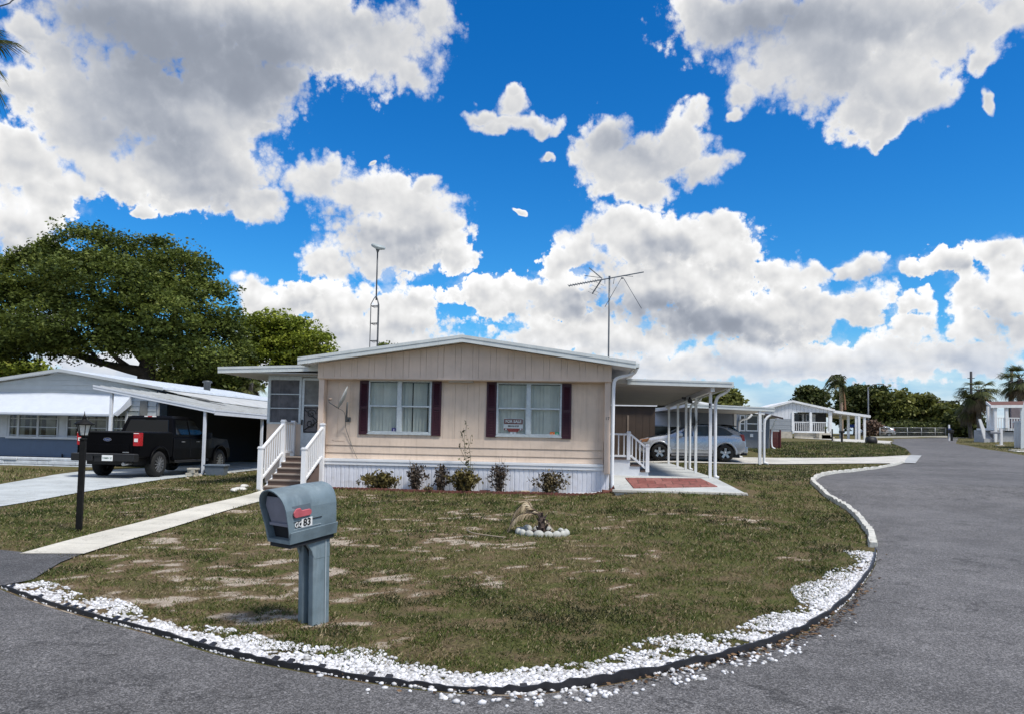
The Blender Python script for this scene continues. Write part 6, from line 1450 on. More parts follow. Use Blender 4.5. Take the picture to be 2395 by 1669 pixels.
# ------------------------------------------------------------------ grey home behind the driveway
GRY = mat('grey_blue_lap_siding', (.225, .25, .295), .6, .06, 3, streak=((.15, .16, .19), .2)); GRY2 = mat('slate_grey_wall', (.15, .172, .205), .65, .07, 3)
h2 = thing('grey_home', 'slate grey home with a white flat carport along its side behind the silver car', 'house', (4.5, 36.6, .85))
HY = 36.6; hx0, hx1 = 1.6, at(1718, 1000, HY).x; mb = MB()
for i in range(11): z = .78+i*.205; mb.prism([(hx0, HY, z+.207), (hx0, HY-.03, z), (hx0, HY+.04, z), (hx0, HY+.04, z+.207)], (hx1-hx0, 0, 0))
mb.box(hx0, HY+.04, .6, hx1-.01, 46, 3.0); mb.build('wall', GRY, h2)
MB().box(hx1-.05, HY-.045, .78, hx1+.06, HY+.06, 3.02).build('corner_board', CW, h2)
mb = MB(); mb.prism([(1.2, HY-.35, 3.02), (4.25, HY-.35, 3.56), (7.3, HY-.35, 3.02), (7.3, HY-.35, 2.93), (4.25, HY-.35, 3.46), (1.2, HY-.35, 2.93)], (0, 10, 0)); mb.build('roof', ROOFW, h2)
a, b = at(1530, 963, HY), at(1600, 994, HY-.9)
mb = MB(); mb.prism([(1.5, HY-.03, a.z), (1.5, HY-.9, b.z), (1.5, HY-.9, b.z-.05), (1.5, HY-.03, a.z-.05)], (at(1588, 964, HY).x-1.5, 0, 0)); mb.build('awning', AWN, h2)
fr = MB(); wx0, wx1, wz0, wz1 = 1.7, at(1590, 1000, HY).x, 1.72, 2.25
for q in ((wx0, wz0, wx1, wz0+.06), (wx0, wz1-.06, wx1, wz1), (wx0, wz0+.06, wx0+.06, wz1-.06), (wx1-.06, wz0+.06, wx1, wz1-.06)): fr.box(q[0], HY-.06, q[1], q[2], HY-.02, q[3])
f = fr.build('window', CW, h2); MB().box(wx0+.06, HY-.045, wz0+.06, wx1-.06, HY-.035, wz1-.06).build('pane', DWIN, f)
c2 = thing('carport', 'flat white carport of the grey home standing over the silver car', 'carport', (5.6, 31, .72))
q0, q1 = at(1606, 943, 30.9), at(1812, 952.5, 30.9)
mb = MB(); po = [(q0.x, 30.93, q0.z), (q1.x, 30.93, q1.z), (q1.x, HY-.05, q1.z), (3.2, HY-.05, q0.z)]; mb.prism([(x, y, z-.10) for x, y, z in po], (0, 0, .09)); mb.build('roof', CEIL, c2)
mb = MB()
for dz, h, p in ((.012, .05, 0), (-.04, .11, .014)): mb.prism([(q0.x, 30.9+p, q0.z+dz), (q1.x, 30.9+p, q1.z+dz), (q1.x, 30.9+p, q1.z+dz-h), (q0.x, 30.9+p, q0.z+dz-h)], (0, .04, 0))
mb.build('fascia', FASC, c2)
MB().bar((q0.x-.02, 30.9, q0.z-.07), (3.17, HY-.05, q0.z-.07), .05, .14).build('side_gutter', CW, c2)
for (px, Y) in ((1777, 31.0), (1719, 35.5)):
    x = at(px, 1020, Y).x; z0 = gz(x, Y); MB().box(x-.055, Y-.055, z0, x+.055, Y+.055, q1.z-.1).build('post', CW, c2, .008)
    down_pipe('down_pipe', [(q1.x-.05 if px > 1750 else x+.75, Y, q1.z-.12), (q1.x-.15 if px > 1750 else x+.6, Y, q1.z-.28), (x+.25, Y-.02, q1.z-.42), (x+.17, Y-.03, q1.z-.7), (x+.16, Y-.03, z0+.2), (x+.18, Y-.06, z0+.08), (x+.3, Y-.12, z0+.04)], .05, c2, CW)
# lower room with white framed windows
RY = 46.0; rx0, rx1 = at(1724, 1000, RY).x, at(1800, 1000, RY).x; rz0 = gz(rx1, RY)-.1; rzt = Z_(1760, 966, RY)
h2b = thing('garden_room', 'slate grey garden room with white framed windows right of the white carport posts', 'room', (rx0+1, RY, rz0))
MB().box(rx0-2.2, RY, rz0, rx1, RY+6, rzt+.1).build('wall', GRY2, h2b)
MB().box(rx0-2.2, RY-.02, rz0, rx1+.01, RY, rz0+.62).build('plinth', mat('slate_plinth', (.17, .185, .205), .7), h2b)
for (a, b) in ((1731, 1741.5), (1746, 1772), (1780.5, 1785)):
    fr = MB(); xa, xb = at(a-1.5, 990, RY).x, at(b+1.5, 990, RY).x; z0, z1 = Z_(1750, 1007.5, RY), Z_(1750, 969.5, RY); zm = (z0+z1)/2-.03
    for q in ((xa, z0, xb, z0+.07), (xa, z1-.06, xb, z1), (xa, z0+.07, xa+.07, z1-.06), (xb-.07, z0+.07, xb, z1-.06), (xa+.07, zm-.03, xb-.07, zm+.03)): fr.box(q[0], RY-.06, q[1], q[2], RY-.021, q[3])
    f = fr.build('window', CW, h2b); MB().box(xa+.07, RY-.045, z0+.07, xb-.07, RY-.035, z1-.06).build('pane', DWIN, f)
v = at(1757.5, 1017, RY); MB().box(v.x-.09, RY-.05, v.z-.09, v.x+.09, RY-.021, v.z+.09).build('vent', CW, h2b)
rr0, rr1 = at(1740, 958, RY-.6), at(1830, 975, RY-.6)
MB().prism([(rr0.x, RY-.6, rr0.z), (rr1.x, RY-.6, rr1.z+.06), (rr1.x, RY-.6, rr1.z-.02), (rr0.x, RY-.6, rr0.z-.09)], (0, 6, 0)).build('roof', ROOFW, h2b)
MB().prism([(rr0.x+1.2, RY-.63, rr0.z-.16), (rr1.x+.05, RY-.63, rr1.z-.02), (rr1.x+.05, RY-.63, rr1.z-.12), (rr0.x+1.2, RY-.63, rr0.z-.26)], (0, .05, 0)).build('eave_board', mat('dark_eave', (.05, .04, .04), .7), h2b)
down_pipe('down_pipe', [(rr1.x-.35, RY-.55, rr1.z-.1), (rx1+.15, RY-.4, rr1.z-.35), (rx1+.08, RY-.2, rr1.z-.8), (rx1+.08, RY-.2, rz0+.3), (rx1+.25, RY-.3, rz0+.12)], .05, h2b, CW)
# maroon gate
fx0, fx1, fy = at(1802.5, 1020, 47).x, at(1825, 1020, 47).x, 47.0; fz = gz(fx0, fy)
fe = thing('maroon_gate', 'dark maroon wooden gate beside the slate grey garden room', 'gate', (fx0, fy, fz)); zt_ = Z_(1813, 1008, fy)
x = fx0
while x < fx1-.02: MB().box(x, fy, fz-.05, min(x+.095, fx1), fy+.025, zt_).build('board', mat('maroon_fence', (.085, .012, .014), .7, .2, 6), fe); x += .105
for x, h in ((fx0-.03, .12), (fx1-.05, .1)): MB().box(x, fy-.04, fz-.05, x+.09, fy+.06, zt_+h).build('post', MATS['maroon_fence'], fe)
MB().box(fx0, fy+.03, fz+.25, fx1, fy+.07, fz+.33).build('rail', MATS['maroon_fence'], fe)

# ------------------------------------------------------------------ white home with a porch farther up the road (Y = 88)
Q = 88.0
WSID = mat('white_board_siding', (.66, .68, .72), .6, .04, 2); GSID = mat('grey_lap_lower', (.30, .325, .355), .6, .05, 2); STB = mat('pale_block_base', (.47, .43, .36), .85, .15, 3)
def qx(px, Y=Q): return at(px, 1000, Y).x
def qz(py, px=1890, Y=Q): return at(px, py, Y).z
h3 = thing('white_home', 'white gabled home with a railed front porch beyond the slate grey garden room', 'house', (qx(1875), Q, qz(1026)))
k0, kp, k1 = qx(1800), qx(1853), qx(1949); ke = qz(957, 1945); kl = qz(950, 1802); kpz = qz(936, 1853); kb = qz(1026)-.3
def kz(x): return kpz-(kpz-ke)*(x-kp)/(k1-kp) if x > kp else kpz-(kpz-kl)*(kp-x)/(kp-k0)
pxa, pxb = qx(1853), qx(1942); pz1, pz0 = qz(963), qz(1007)
mb = MB(); x = k0
while x < k1-.01:
    b = min(x+.42, k1-.1); z0 = (pz1 if x >= pxa-.05 else qz(979))
    if b-x < .05: break
    mb.prism([(x, Q, z0), (b-.02, Q, z0), (b-.02, Q, kz(b)-.15), (x, Q, kz(x)-.15)], (0, .05, 0)); x = b
mb.box(k0, Q+.06, kb, pxa-.05, Q+10, kl-.1); mb.build('wall', WSID, h3)
mb = MB(); n = 6; z0, z1 = qz(1009), qz(979)
for i in range(n): mb.box(k0, Q-.02-(i % 2)*.015, z0+(z1-z0)*i/n, pxa-.02, Q+.05, z0+(z1-z0)*(i+1)/n-.015)
mb.build('lower_siding', GSID, h3)
MB().box(k0, Q-.03, kb, pxa, Q+.05, qz(1009)).build('base', STB, h3); MB().box(qx(1858), Q+.06, kb, qx(1944), Q+.2, qz(1010)).build('base', STB, h3)
MB().box(pxa, Q-.1, pz0-.2, pxb, Q+2.2, pz0).build('porch_floor', CW, h3)
MB().box(pxa, Q+2.2, pz0, k1-.1, Q+2.3, pz1).build('porch_back_wall', mat('porch_back', (.045, .046, .05), .8), h3)
for a, b, c, d in ((1870, 1887.5, 966.5, 990), (1899, 1909.5, 967, 983)):
    fr = MB(); fr.box(qx(a-1.5), Q+2.12, qz(d), qx(b+1.5), Q+2.18, qz(c-1)); f = fr.build('window', CW, h3); MB().box(qx(a), Q+2.09, qz(d-1.5), qx(b), Q+2.11, qz(c)).build('pane', DWIN, f)
for a, b in ((1860, 1867), (1888, 1893), (1911, 1920)): MB().box(qx(a), Q+2.05, pz0+.8, qx(b), Q+2.1, pz1-.1).build('curtain_panel', mat('white_curtain', (.55, .55, .54), .9), h3)
for a in (1854, 1896, 1940.5): MB().box(qx(a)-.13, Q-.08, pz0, qx(a)+.13, Q+.12, pz1+.02).build('column', CW, h3)
for a, b in ((1856, 1894), (1898, 1938)):
    MB().box(qx(a), Q-.02, pz0+.95, qx(b), Q+.05, pz0+1.04).build('handrail', CW, h3); x = qx(a)+.1
    while x < qx(b): MB().box(x-.03, Q, pz0+.05, x+.03, Q+.03, pz0+.96).build('baluster', CW, h3); x += .21
mb = MB()
for a, b in ((k0-.5, kp), (kp, k1+.1)): mb.prism([(a, Q-.3, kz(a)+.05), (b, Q-.3, kz(b)+.05), (b, Q-.3, kz(b)-.17), (a, Q-.3, kz(a)-.17)], (0, 11, 0))
mb.build('roof', ROOFW, h3)
mb = MB()
for i in range(5): a = qx(1908)+i*.26; mb.box(a, Q-1.3, kb, a+1.2-.05*i, Q-.11, pz0-.2-i*.2)
mb.build('steps', STB, h3)
c3 = thing('carport', 'distant white flat carport attached to the white porch home', 'carport', (qx(1990), Q, qz(1026)))
z0, z1 = qz(958, 1950), qz(970, 2034)
mb = MB(); mb.prism([(k1-.1, Q-.2, z0), (qx(2035), Q-.2, z1), (qx(2035), Q-.2, z1-.28), (k1-.1, Q-.2, z0-.28)], (0, 9, 0)); mb.build('roof', CW, c3)
for a, Y in ((1943, Q), (1966, Q+3), (1984, Q+1), (2002.5, Q), (2009, Q-.1), (2022, Q)):
    x = qx(a, Y); MB().box(x-.12, Y-.1, gz(x, Y)-.3, x+.12, Y+.1, z1+(z0-z1)*max(0, (qx(2034)-x))/(qx(2034)-k1)-.25).build('post', CW, c3)
bt = thing('blue_awning', 'small bright blue canvas awning between the distant carport posts', 'awning', (qx(1994), Q+1.5, qz(1000)))
MB().prism([(qx(1984.5, Q+1.5), Q+1.5, qz(989)), (qx(2006, Q+1.5), Q+1.5, qz(989)), (qx(2006, Q+1.5), Q+1.3, qz(995.5)), (qx(1984.5, Q+1.5), Q+1.3, qz(995.5))], (0, .6, .0)).build('canvas', mat('blue_canvas', (.015, .05, .26), .7, .1, 2), bt)
for a in (1986, 2005): x = qx(a, Q+1.6); MB().box(x-.04, Q+1.6, gz(x, Q), x+.04, Q+1.68, qz(994)).build('pole', TBK, bt)
for (px, py, hpx, lab, w) in ((1946.5, 1030, 30, 'thin black post left of the distant carport', .11), (1969, 1034, 27, 'black letterbox on a post at the distant concrete drive', .14)):
    p = gnd(px, py); s_ = p.y/FPX; t = thing('letterbox' if w > .12 else 'marker_post', lab, 'letterbox' if w > .12 else 'post', p)
    MB().box(p.x-w/2, p.y-w/2, p.z-.1, p.x+w/2, p.y+w/2, p.z+hpx*s_*.9).build('post', TBK, t)
    if w > .12: MB().box(p.x-.16, p.y-.3, p.z+hpx*s_*.8, p.x+.16, p.y+.3, p.z+hpx*s_).build('box', TBK, t, .05)
p = gnd(2037, 1036.5); t = thing('dark_drum', 'dark rounded drum lying at the edge of the distant concrete drive', 'drum', p); mb = MB(); mb.lathe([(0, -.35), (.34, -.35), (.36, 0), (.34, .35), (0, .35)], (p.x, p.y, p.z+.22), 16, 'x'); mb.build('drum', TBK, t)
MB().lathe([(.30, -.0), (.34, .03), (.30, .06)], (p.x+.36, p.y, p.z+.22), 14, 'x').build('rim', mat('tan_rim', (.25, .2, .15), .7), t)

# ------------------------------------------------------------------ end of the road: low wall, mesh fence, lamp, poles
FY = 98.0
lw = thing('low_wall', 'low cream wall across the far end of the road', 'wall', (at(2130, 1022, FY).x, FY, 2.2)); x0, x1 = at(2036, 1023, FY).x, at(2216, 1026, FY).x
MB().prism([(x0, FY, gz(x0, FY)-.3), (x1, FY, gz(x1, FY)-.3), (x1, FY, max(gz(x1, FY)+.2, at(2215, 1021.0, FY).z)), (x0, FY, max(gz(x0, FY)+.2, at(2036, 1020, FY).z))], (0, .25, 0)).build('wall', mat('cream_wall', (.62, .60, .53), .85, .06, 1), lw)
fn = thing('mesh_fence', 'grey chain link fence with two rails along the far end of the road', 'fence', (x0+2, FY+1.2, 2.2)); GF = mat('galvanised_rail', (.30, .31, .31), .5, .1, 2, metal=.3); YF_ = FY+1.2
m_ = bpy.data.materials.new('chain_link'); m_.use_nodes = True; n_ = NT(m_.node_tree); b_ = n_.n['Principled BSDF']; b_.inputs['Base Color'].default_value = (.16, .17, .17, 1)
g_ = n_.node('ShaderNodeNewGeometry').outputs['Position']; sp = n_.node('ShaderNodeSeparateXYZ', ins={0: g_}).outputs
wv = lambda v: n_.ss(n_.math('ABSOLUTE', n_.math('SUBTRACT', n_.math('FRACT', n_.math('MULTIPLY', v, 9)), .5)), .40, .46)
n_.put(b_.inputs['Alpha'], n_.math('MAXIMUM', wv(n_.math('ADD', sp[0], sp[2])), wv(n_.math('SUBTRACT', sp[0], sp[2]))))
posts = [2058, 2090, 2122, 2155, 2187, 2212]
for a, b in zip(posts[:-1], posts[1:]):
    for yy in (999, 1010): MB().tube([at(a, yy+(a-2058)*.004, YF_), at(b, yy+(b-2058)*.004, YF_)], .04, 6).build('rail', GF, fn)
for a in posts: p = at(a, 998.5, YF_); MB().tube([(p.x, YF_, gz(p.x, YF_)-.2), p], .05, 6).build('post', GF, fn)
pa, pb = at(posts[0], 999, YF_+.03), at(posts[-1], 999.6, YF_+.03); MB().quad((pa.x, pa.y, gz(pa.x, YF_)), (pb.x, pb.y, gz(pb.x, YF_)), pb, pa).build('mesh', m_, fn)
def lampst(px, ptop, pbot, ax_, ay_, Y):
    b = at(px+.5, pbot, Y); tp_ = at(px, ptop, Y); t = thing('street_lamp', 'tall grey street lamp with one long arm beyond the distant carport', 'street lamp', (b.x, Y, gz(b.x, Y)))
    GL = mat('grey_lamp_metal', (.22, .23, .24), .5, .1, 3); MB().tube([(b.x, Y, gz(b.x, Y)), tp_], [.13, .09], 8).build('pole', GL, t)
    e = at(ax_, ay_, Y-1); MB().tube([tp_-Vector((0, 0, .15)), (tp_*.5+e*.5)+Vector((0, 0, .15)), e], .075, 6).build('arm', GL, t); MB().bar(e, e+Vector((.75, 0, .0)), .28, .16).build('lamp_head', GL, t, .03)
lampst(2030.5, 904, 1015, 2054, 897.5, 112)
for (px, pt, Y, lab, lean) in ((2271, 868, 120, 'dark utility pole rising out of the palm clump right of the road', 1.5), (2366, 864, 100, 'dark utility pole behind the brown roofed porch at the right edge', 0), (2230, 939, 118, 'short dark pole standing in the trees right of the road', 0)):
    p = at(px, pt, Y); b = at(px+lean, 1000, Y); t = thing('utility_pole', lab, 'pole', (b.x, Y, gz(b.x, Y))); w = .22 if Y > 99 else .16
    MB().tube([(b.x, Y, gz(b.x, Y)), p], [w*1.1, w*.8], 8).build('pole', mat('dark_treated_pole', (.028, .030, .036), .8, .2, 2), t)
    if px > 2250: MB().bar((p.x-.5, Y, p.z-1.0), (p.x+.5, Y, p.z-1.0), .08, .1).build('cross_arm', MATS['dark_treated_pole'], t)
# little silver car behind the fence
cq = at(2051, 1014, 104); sc_ = thing('distant_car', 'small silver car parked behind the mesh fence', 'car', (cq.x, 104, gz(cq.x, 104)), R(180))
sc_.location.z = at(2051, 1020.5, 104).z
for ch in [c for c in hb.children if c.name.split('.')[0] in ('body', 'wheel', 'windscreen', 'side_window', 'tail_light', 'bumper')]: copy_tree(ch, sc_)
sc_.scale = (.95, .95, .95)

# ------------------------------------------------------------------ porch house at the right edge (Y = 75)
P_ = 75.0
h4 = thing('porch_house', 'pale house with a brown roofed raised porch at the right edge', 'house', (at(2350, 1024, P_).x, P_, gz(at(2350, 1024, P_).x, P_)))
def p4(px, py, Y=P_): return at(px, py, Y)
RB = mat('brown_shingle', (.13, .058, .042), .85, .15, 3); PALE = mat('pale_blue_wall', (.58, .63, .66), .6, .05, 2); PBASE = mat('grey_block_base', (.40, .41, .43), .8, .08, 3)
r0, r1, r2, r3 = p4(2306, 938, 76.5), p4(2400, 937, 76.5), p4(2402, 946, P_-.6), p4(2317, 946.5, P_-.6)
MB().prism([r0, r1, r2, r3], (0, 0, -.10)).build('roof', RB, h4)
MB().prism([r3+Vector((0, -.02, .02)), r2+Vector((0, -.02, .02)), r2+Vector((0, -.02, -.24)), r3+Vector((0, -.02, -.24))], (0, .06, 0)).build('fascia', CW, h4)
MB().prism([r0+Vector((-.02, 0, .02)), r3+Vector((-.02, 0, .02)), r3+Vector((-.02, 0, -.24)), r0+Vector((-.02, 0, -.24))], (.08, 0, 0)).build('fascia', CW, h4)
zf = p4(2340, 1000).z; zbs = gz(p4(2340, 1000).x, P_)-.4
for a, Y in ((2312, 77.2), (2319, 76.6), (2328, P_-.4), (2354, P_-.4), (2391, P_-.4)): q = p4(a, 1000, Y); MB().box(q.x-.12, Y-.1, zbs if a in (2328,) else zf, q.x+.12, Y+.1, p4(a, 949, Y).z).build('column', CW, h4)
xa, xb = p4(2322, 1000).x, p4(2400, 1000).x
MB().box(xa, P_-.3, zf-.22, xb, P_+3, zf).build('porch_floor', CW, h4); MB().box(xa+.4, P_-.1, zbs, xb, P_+2.8, zf-.22).build('base', PBASE, h4)
MB().box(xa, P_-.42, zf+.9, xb, P_-.34, zf+.98).build('handrail', CW, h4); x = xa+.1
while x < xb: MB().box(x-.03, P_-.40, zf, x+.03, P_-.36, zf+.9).build('baluster', CW, h4); x += .23
qx4 = p4(2365, 960, P_+2.9).x; MB().box(qx4, P_+2.9, zf, xb+2, P_+3.1, zf+2.6).build('wall', mat('taupe_wall', (.16, .135, .15), .7), h4)
xs_ = p4(2283, 1000, P_-.2).x
MB().prism([(p4(2282.5, 979).x, P_-.5, p4(2282.5, 979).z), (p4(2288, 979).x, P_-.5, p4(2288, 979).z), (p4(2298, 1005).x, P_-.5, p4(2298, 1003).z), (p4(2298, 1024).x, P_-.5, p4(2298, 1024.5).z), (p4(2294.5, 1024).x, P_-.5, p4(2294.5, 1024.5).z)], (0, .12, 0)).build('stair_railing', CW, h4)
mb = MB()
for i in range(7): a, b = p4(2298, 1025-i*3.4), p4(2320, 1025-i*3.4); mb.box(a.x, P_-.3+i*.25, zbs, b.x, P_+1.6, b.z)
mb.build('stairs', PBASE, h4)
for a in (2348.5, 2359): q = p4(a, 1002); MB().box(q.x, P_-.13, p4(a, 1008.5).z, q.x+.36, P_-.10, p4(a, 1002).z).build('base_vent', TBK, h4)
wl = thing('pale_wall', 'pale blue grey wall of a building cut by the right edge of the photo', 'wall', (p4(2392, 1030, 58).x, 58, gz(p4(2392, 1030, 58).x, 58)))
a = p4(2385.5, 960, 58); zg = gz(a.x, 58)-.3; MB().prism([(a.x, 58, zg), (a.x+6, 58, zg), (a.x+6, 58, p4(2395, 930, 58).z+1), (p4(2395, 936, 58).x, 58, p4(2395, 936, 58).z), (a.x+.08, 58, p4(2387, 965, 58).z)], (3.4, 5, 0)).build('wall', PALE, wl)
wf = thing('vinyl_fence', 'white vinyl fence panel in front of the pale wall at the right edge', 'fence', (p4(2379, 1028, 60).x, 60, gz(p4(2379, 1028, 60).x, 60))); a, b = p4(2372, 985, 60), p4(2387, 985, 60); x = a.x
while x < b.x-.02: MB().box(x, 60, zg, x+.155, 60.05, a.z-.08).build('board', WHITE, wf); x += .162
MB().box(a.x-.06, 59.95, a.z-.08, b.x+.02, 60.1, a.z+.05).build('cap_rail', WHITE, wf)
# letterboxes along the right verge
p = gnd(2342, 1041); s_ = p.y/FPX
t = thing('white_post_mailbox', 'grey mailbox on a thick white post in the right hand lawn', 'mailbox', p)
MB().box(p.x-2.6*s_, p.y-.07, p.z-.05, p.x+2.6*s_, p.y+.07, p.z+37*s_).build('post', WHITE, t, .01); MB().box(p.x-11*s_, p.y-.14, p.z-.06, p.x+7*s_, p.y+.14, p.z+2.0*s_).build('base', CONC, t, .01)
mb = MB(); xs0, xs1 = p.x-23*s_, p.x-2.8*s_; pr = [(-.10, .0), (.10, .0), (.10, .11)]+[(.10*math.cos(k*math.pi/8), .11+.09*math.sin(k*math.pi/8)) for k in range(1, 8)]+[(-.10, .11)]
mb.prism([(xs0, p.y+u, p.z+26*s_+v) for u, v in pr], (xs1-xs0, 0, 0)); mb.build('box', mat('grey_mailbox', (.16, .175, .21), .5), t)
p = gnd(2226, 1030); s_ = p.y/FPX
t = thing('black_post_mailbox', 'black mailbox on a black post at the far right bend of the road', 'mailbox', p)
MB().box(p.x-1.7*s_, p.y-.09, p.z-.05, p.x+1.7*s_, p.y+.09, p.z+22*s_).build('post', TBK, t); MB().box(p.x-6.5*s_, p.y-.2, p.z+17*s_, p.x+3.5*s_, p.y+.2, p.z+24.5*s_).build('box', TBK, t, .05)
MB().box(p.x-6.5*s_, p.y-.22, p.z+24.6*s_, p.x-3*s_, p.y+.2, p.z+28*s_).build('blue_cap', mat('navy_blue', (.02, .04, .14), .5), t); MB().box(p.x-3.2*s_, p.y+.3, p.z, p.x-.2*s_, p.y+.4, p.z+36*s_).build('white_marker', WHITE, t)
p = gnd(2385, 1052); MB_ = MB().box(p.x-.6, p.y-.15, p.z, p.x+1.6, p.y+.15, p.z+.08); t = thing('splash_block', 'pale concrete strip lying in the grass at the right edge', 'kerb', p); MB_.build('strip', CONC, t)

# ------------------------------------------------------------------ trees
BARK = mat('dark_bark', (.040, .032, .026), .95, .35, 5, .6, 18); BARKG = mat('grey_bark', (.13, .115, .10), .95, .3, 6, .5, 20)
def crown(parent, blobs, ncl, per, size, material, seed, spread, flat=.35, up=.25, name='crown', droop=0.0, aspect=.6, shell=.32, thick=.42):
    r = np.random.default_rng(seed); B = np.array(blobs, float); w = (B[:, 3]*B[:, 4]*B[:, 5])**(2/3.); w /= w.sum()
    i = r.choice(len(B), ncl, p=w); d = r.normal(0, 1, (ncl, 3)); d[:, 2] += up; d /= np.linalg.norm(d, axis=1)[:, None]
    rad = r.random(ncl)**shell
    c = B[i, :3]+d*rad[:, None]*B[i, 3:6]; ct = r.random(ncl)
    n = r.poisson(per, ncl)+3; idx = np.repeat(np.arange(ncl), n); N = len(idx)
    sp = spread*r.uniform(.6, 1.4, ncl)[idx][:, None]
    q = r.normal(0, 1, (N, 3)); q /= np.maximum(1, np.linalg.norm(q, axis=1)/1.7)[:, None]; til = r.normal(0, .22, (ncl, 2))[idx]
    pos = c[idx]+q*sp*np.array([1, 1, thick]); pos[:, 2] += ((pos-c[idx])[:, :2]*til).sum(1)
    V, F = leaf_quads(r, pos, size, droop, flat, aspect)
    return soup(name, V, F, material, parent, tone=np.clip(ct[idx]*.6+r.random(N)*.4, 0, 1))
def limb(mb, P, r0, r1, n=8):
    P = smooth_path3([Vector(p) for p in P], 5); mb.tube(P, [r0+(r1-r0)*i/(len(P)-1) for i in range(len(P))], n)
def blob(px, py, rpx, rpy, Y, dy=0.0, depth=None):
    p = at(px, py, Y+dy); s_ = (Y+dy)/FPX; return (p.x, p.y, p.z, rpx*s_, (depth or rpx)*s_, rpy*s_)
OAKL = leafmat('oak_leaf', (.026, .044, .009), (.175, .215, .042), (.29, .30, .085), .3)
T = 46.0
ot = at(338, 900, T); oz = gz(ot.x, T)
oak = thing('oak_tree', 'huge spreading dark green oak behind the blue grey home', 'tree', (ot.x, T, oz))
mb = MB()
limb(mb, [(ot.x+.1, T, oz-.2), at(342, 885, T), at(345, 850, T), at(356, 800, T)], .62, .40, 10)
for pts, r0 in (([(346, 870), (300, 862), (240, 848), (180, 832)], .42), ([(345, 852), (300, 800), (240, 720), (210, 650)], .32), ([(350, 830), (400, 760), (420, 680), (430, 620)], .30), ([(352, 830), (430, 800), (500, 770)], .24), ([(300, 858), (265, 830), (240, 800)], .2), ([(240, 848), (150, 820), (60, 800), (0, 790)], .26), ([(350, 800), (330, 720), (320, 640)], .26), ([(360, 815), (450, 830), (520, 835)], .2), ([(235, 850), (210, 820), (150, 760)], .18)):
    limb(mb, [at(x, y, T+random.uniform(-1.5, 1)) for x, y in pts], r0, .06, 7)
mb.build('trunk', BARK, oak)
ob = [blob(*b, T, dy) for *b, dy in ((195, 580, 85, 52, 0), (330, 598, 78, 52, 1), (110, 615, 60, 40, 0), (420, 645, 85, 62, 0), (480, 720, 80, 75, 0), (500, 800, 75, 60, 0), (110, 650, 110, 70, 0), (250, 680, 160, 90, -2), (380, 740, 130, 90, -2), (60, 720, 110, 80, -1), (180, 770, 150, 75, -3), (30, 790, 100, 60, -2), (310, 780, 100, 40, -3), (90, 800, 90, 35, -3), (430, 830, 110, 45, -1), (-40, 700, 90, 110, 0), (540, 860, 40, 30, 1), (210, 800, 80, 25, -3), (20, 825, 60, 25, -2), (470, 860, 60, 28, 1), (100, 812, 90, 32, -3), (310, 808, 80, 30, -2), (430, 848, 80, 34, 0), (10, 835, 50, 25, -2))]
crown(oak, ob, 940, 130, .22, OAKL, 1, .56, .5, .6, shell=.2, thick=.42)
T2L = leafmat('bright_leaf', (.060, .090, .012), (.33, .385, .05), (.38, .36, .07), .35)
t2p = at(655, 900, 58.0); t2 = thing('leafy_tree', 'rounded bright green tree behind the entrance room roof', 'tree', (t2p.x, 58, gz(t2p.x, 58)))
mb = MB(); limb(mb, [(t2p.x, 58, gz(t2p.x, 58)-.2), at(655, 880, 58), at(650, 830, 58)], .35, .25)
for pts in ([(650, 850), (620, 800), (600, 770)], [(650, 850), (690, 800), (720, 780)], [(652, 830), (655, 780), (650, 750)]): limb(mb, [at(x, y, 58) for x, y in pts], .2, .05, 6)
mb.build('trunk', BARK, t2)
crown(t2, [blob(*b, 58) for b in ((640, 765, 50, 34), (690, 785, 55, 38), (735, 810, 45, 35), (590, 780, 45, 40), (650, 830, 80, 40), (590, 830, 50, 40), (720, 850, 60, 30), (760, 825, 22, 22))], 170, 140, .27, T2L, 2, .75, .5, .4, shell=.22, thick=.3)
MIDL = leafmat('mid_leaf', (.045, .060, .015), (.24, .25, .06), (.40, .38, .18), .3)
def simple_tree(name, label, px, Y, blobs, ncl, per, size, ml, seed, spread=.5, group=None, trunk=.22, bark=BARK, flat=.3, cat='tree', pbase=None):
    p = at(px, 1000, Y); z = gz(p.x, Y); t = thing(name, label, cat, (p.x, Y, z), 0, group)
    B = [blob(*b, Y) for b in blobs]; mb = MB(); tops = sorted(B, key=lambda b: b[2])
    mid = tops[len(tops)//2]; limb(mb, [(p.x, Y, z-.2), (p.x+.1, Y, z+(mid[2]-z)*.5), (mid[0]*.3+p.x*.7, Y, mid[2])], trunk, trunk*.5)
    for b in B[:8]: limb(mb, [(p.x+.05, Y, z+(mid[2]-z)*.6), ((p.x+b[0])/2, b[1], (z+b[2])/2+.3), b[:3]], trunk*.5, .03, 5)
    mb.build('trunk', bark, t); crown(t, B, ncl, per, size, ml, seed, spread, flat); return t
simple_tree('garden_tree', 'yellow green bush tree behind the left end of the blue grey home', 30, 52, [(20, 880, 55, 30), (70, 872, 40, 22), (-30, 870, 60, 40), (95, 880, 22, 14)], 130, 40, .40, T2L, 3)
simple_tree('garden_tree', 'small bright tree seen between the oak trunk and the entrance room', 395, 60, [(390, 880, 40, 22), (430, 890, 40, 25), (365, 895, 20, 20), (470, 885, 40, 30)], 130, 36, .4, MIDL, 4)
simple_tree('garden_tree', 'dark bushy tree directly left of the entrance room roof', 520, 54, [(500, 870, 60, 30), (560, 885, 45, 30), (450, 895, 40, 20), (540, 905, 50, 20)], 200, 40, .36, OAKL, 5)
simple_tree('garden_tree', 'small tree top showing above the roof of the beige home left of its ridge', 905, 70, [(895, 812, 14, 8), (912, 814, 16, 8), (930, 816, 12, 6)], 40, 20, .3, OAKL, 6, .25)
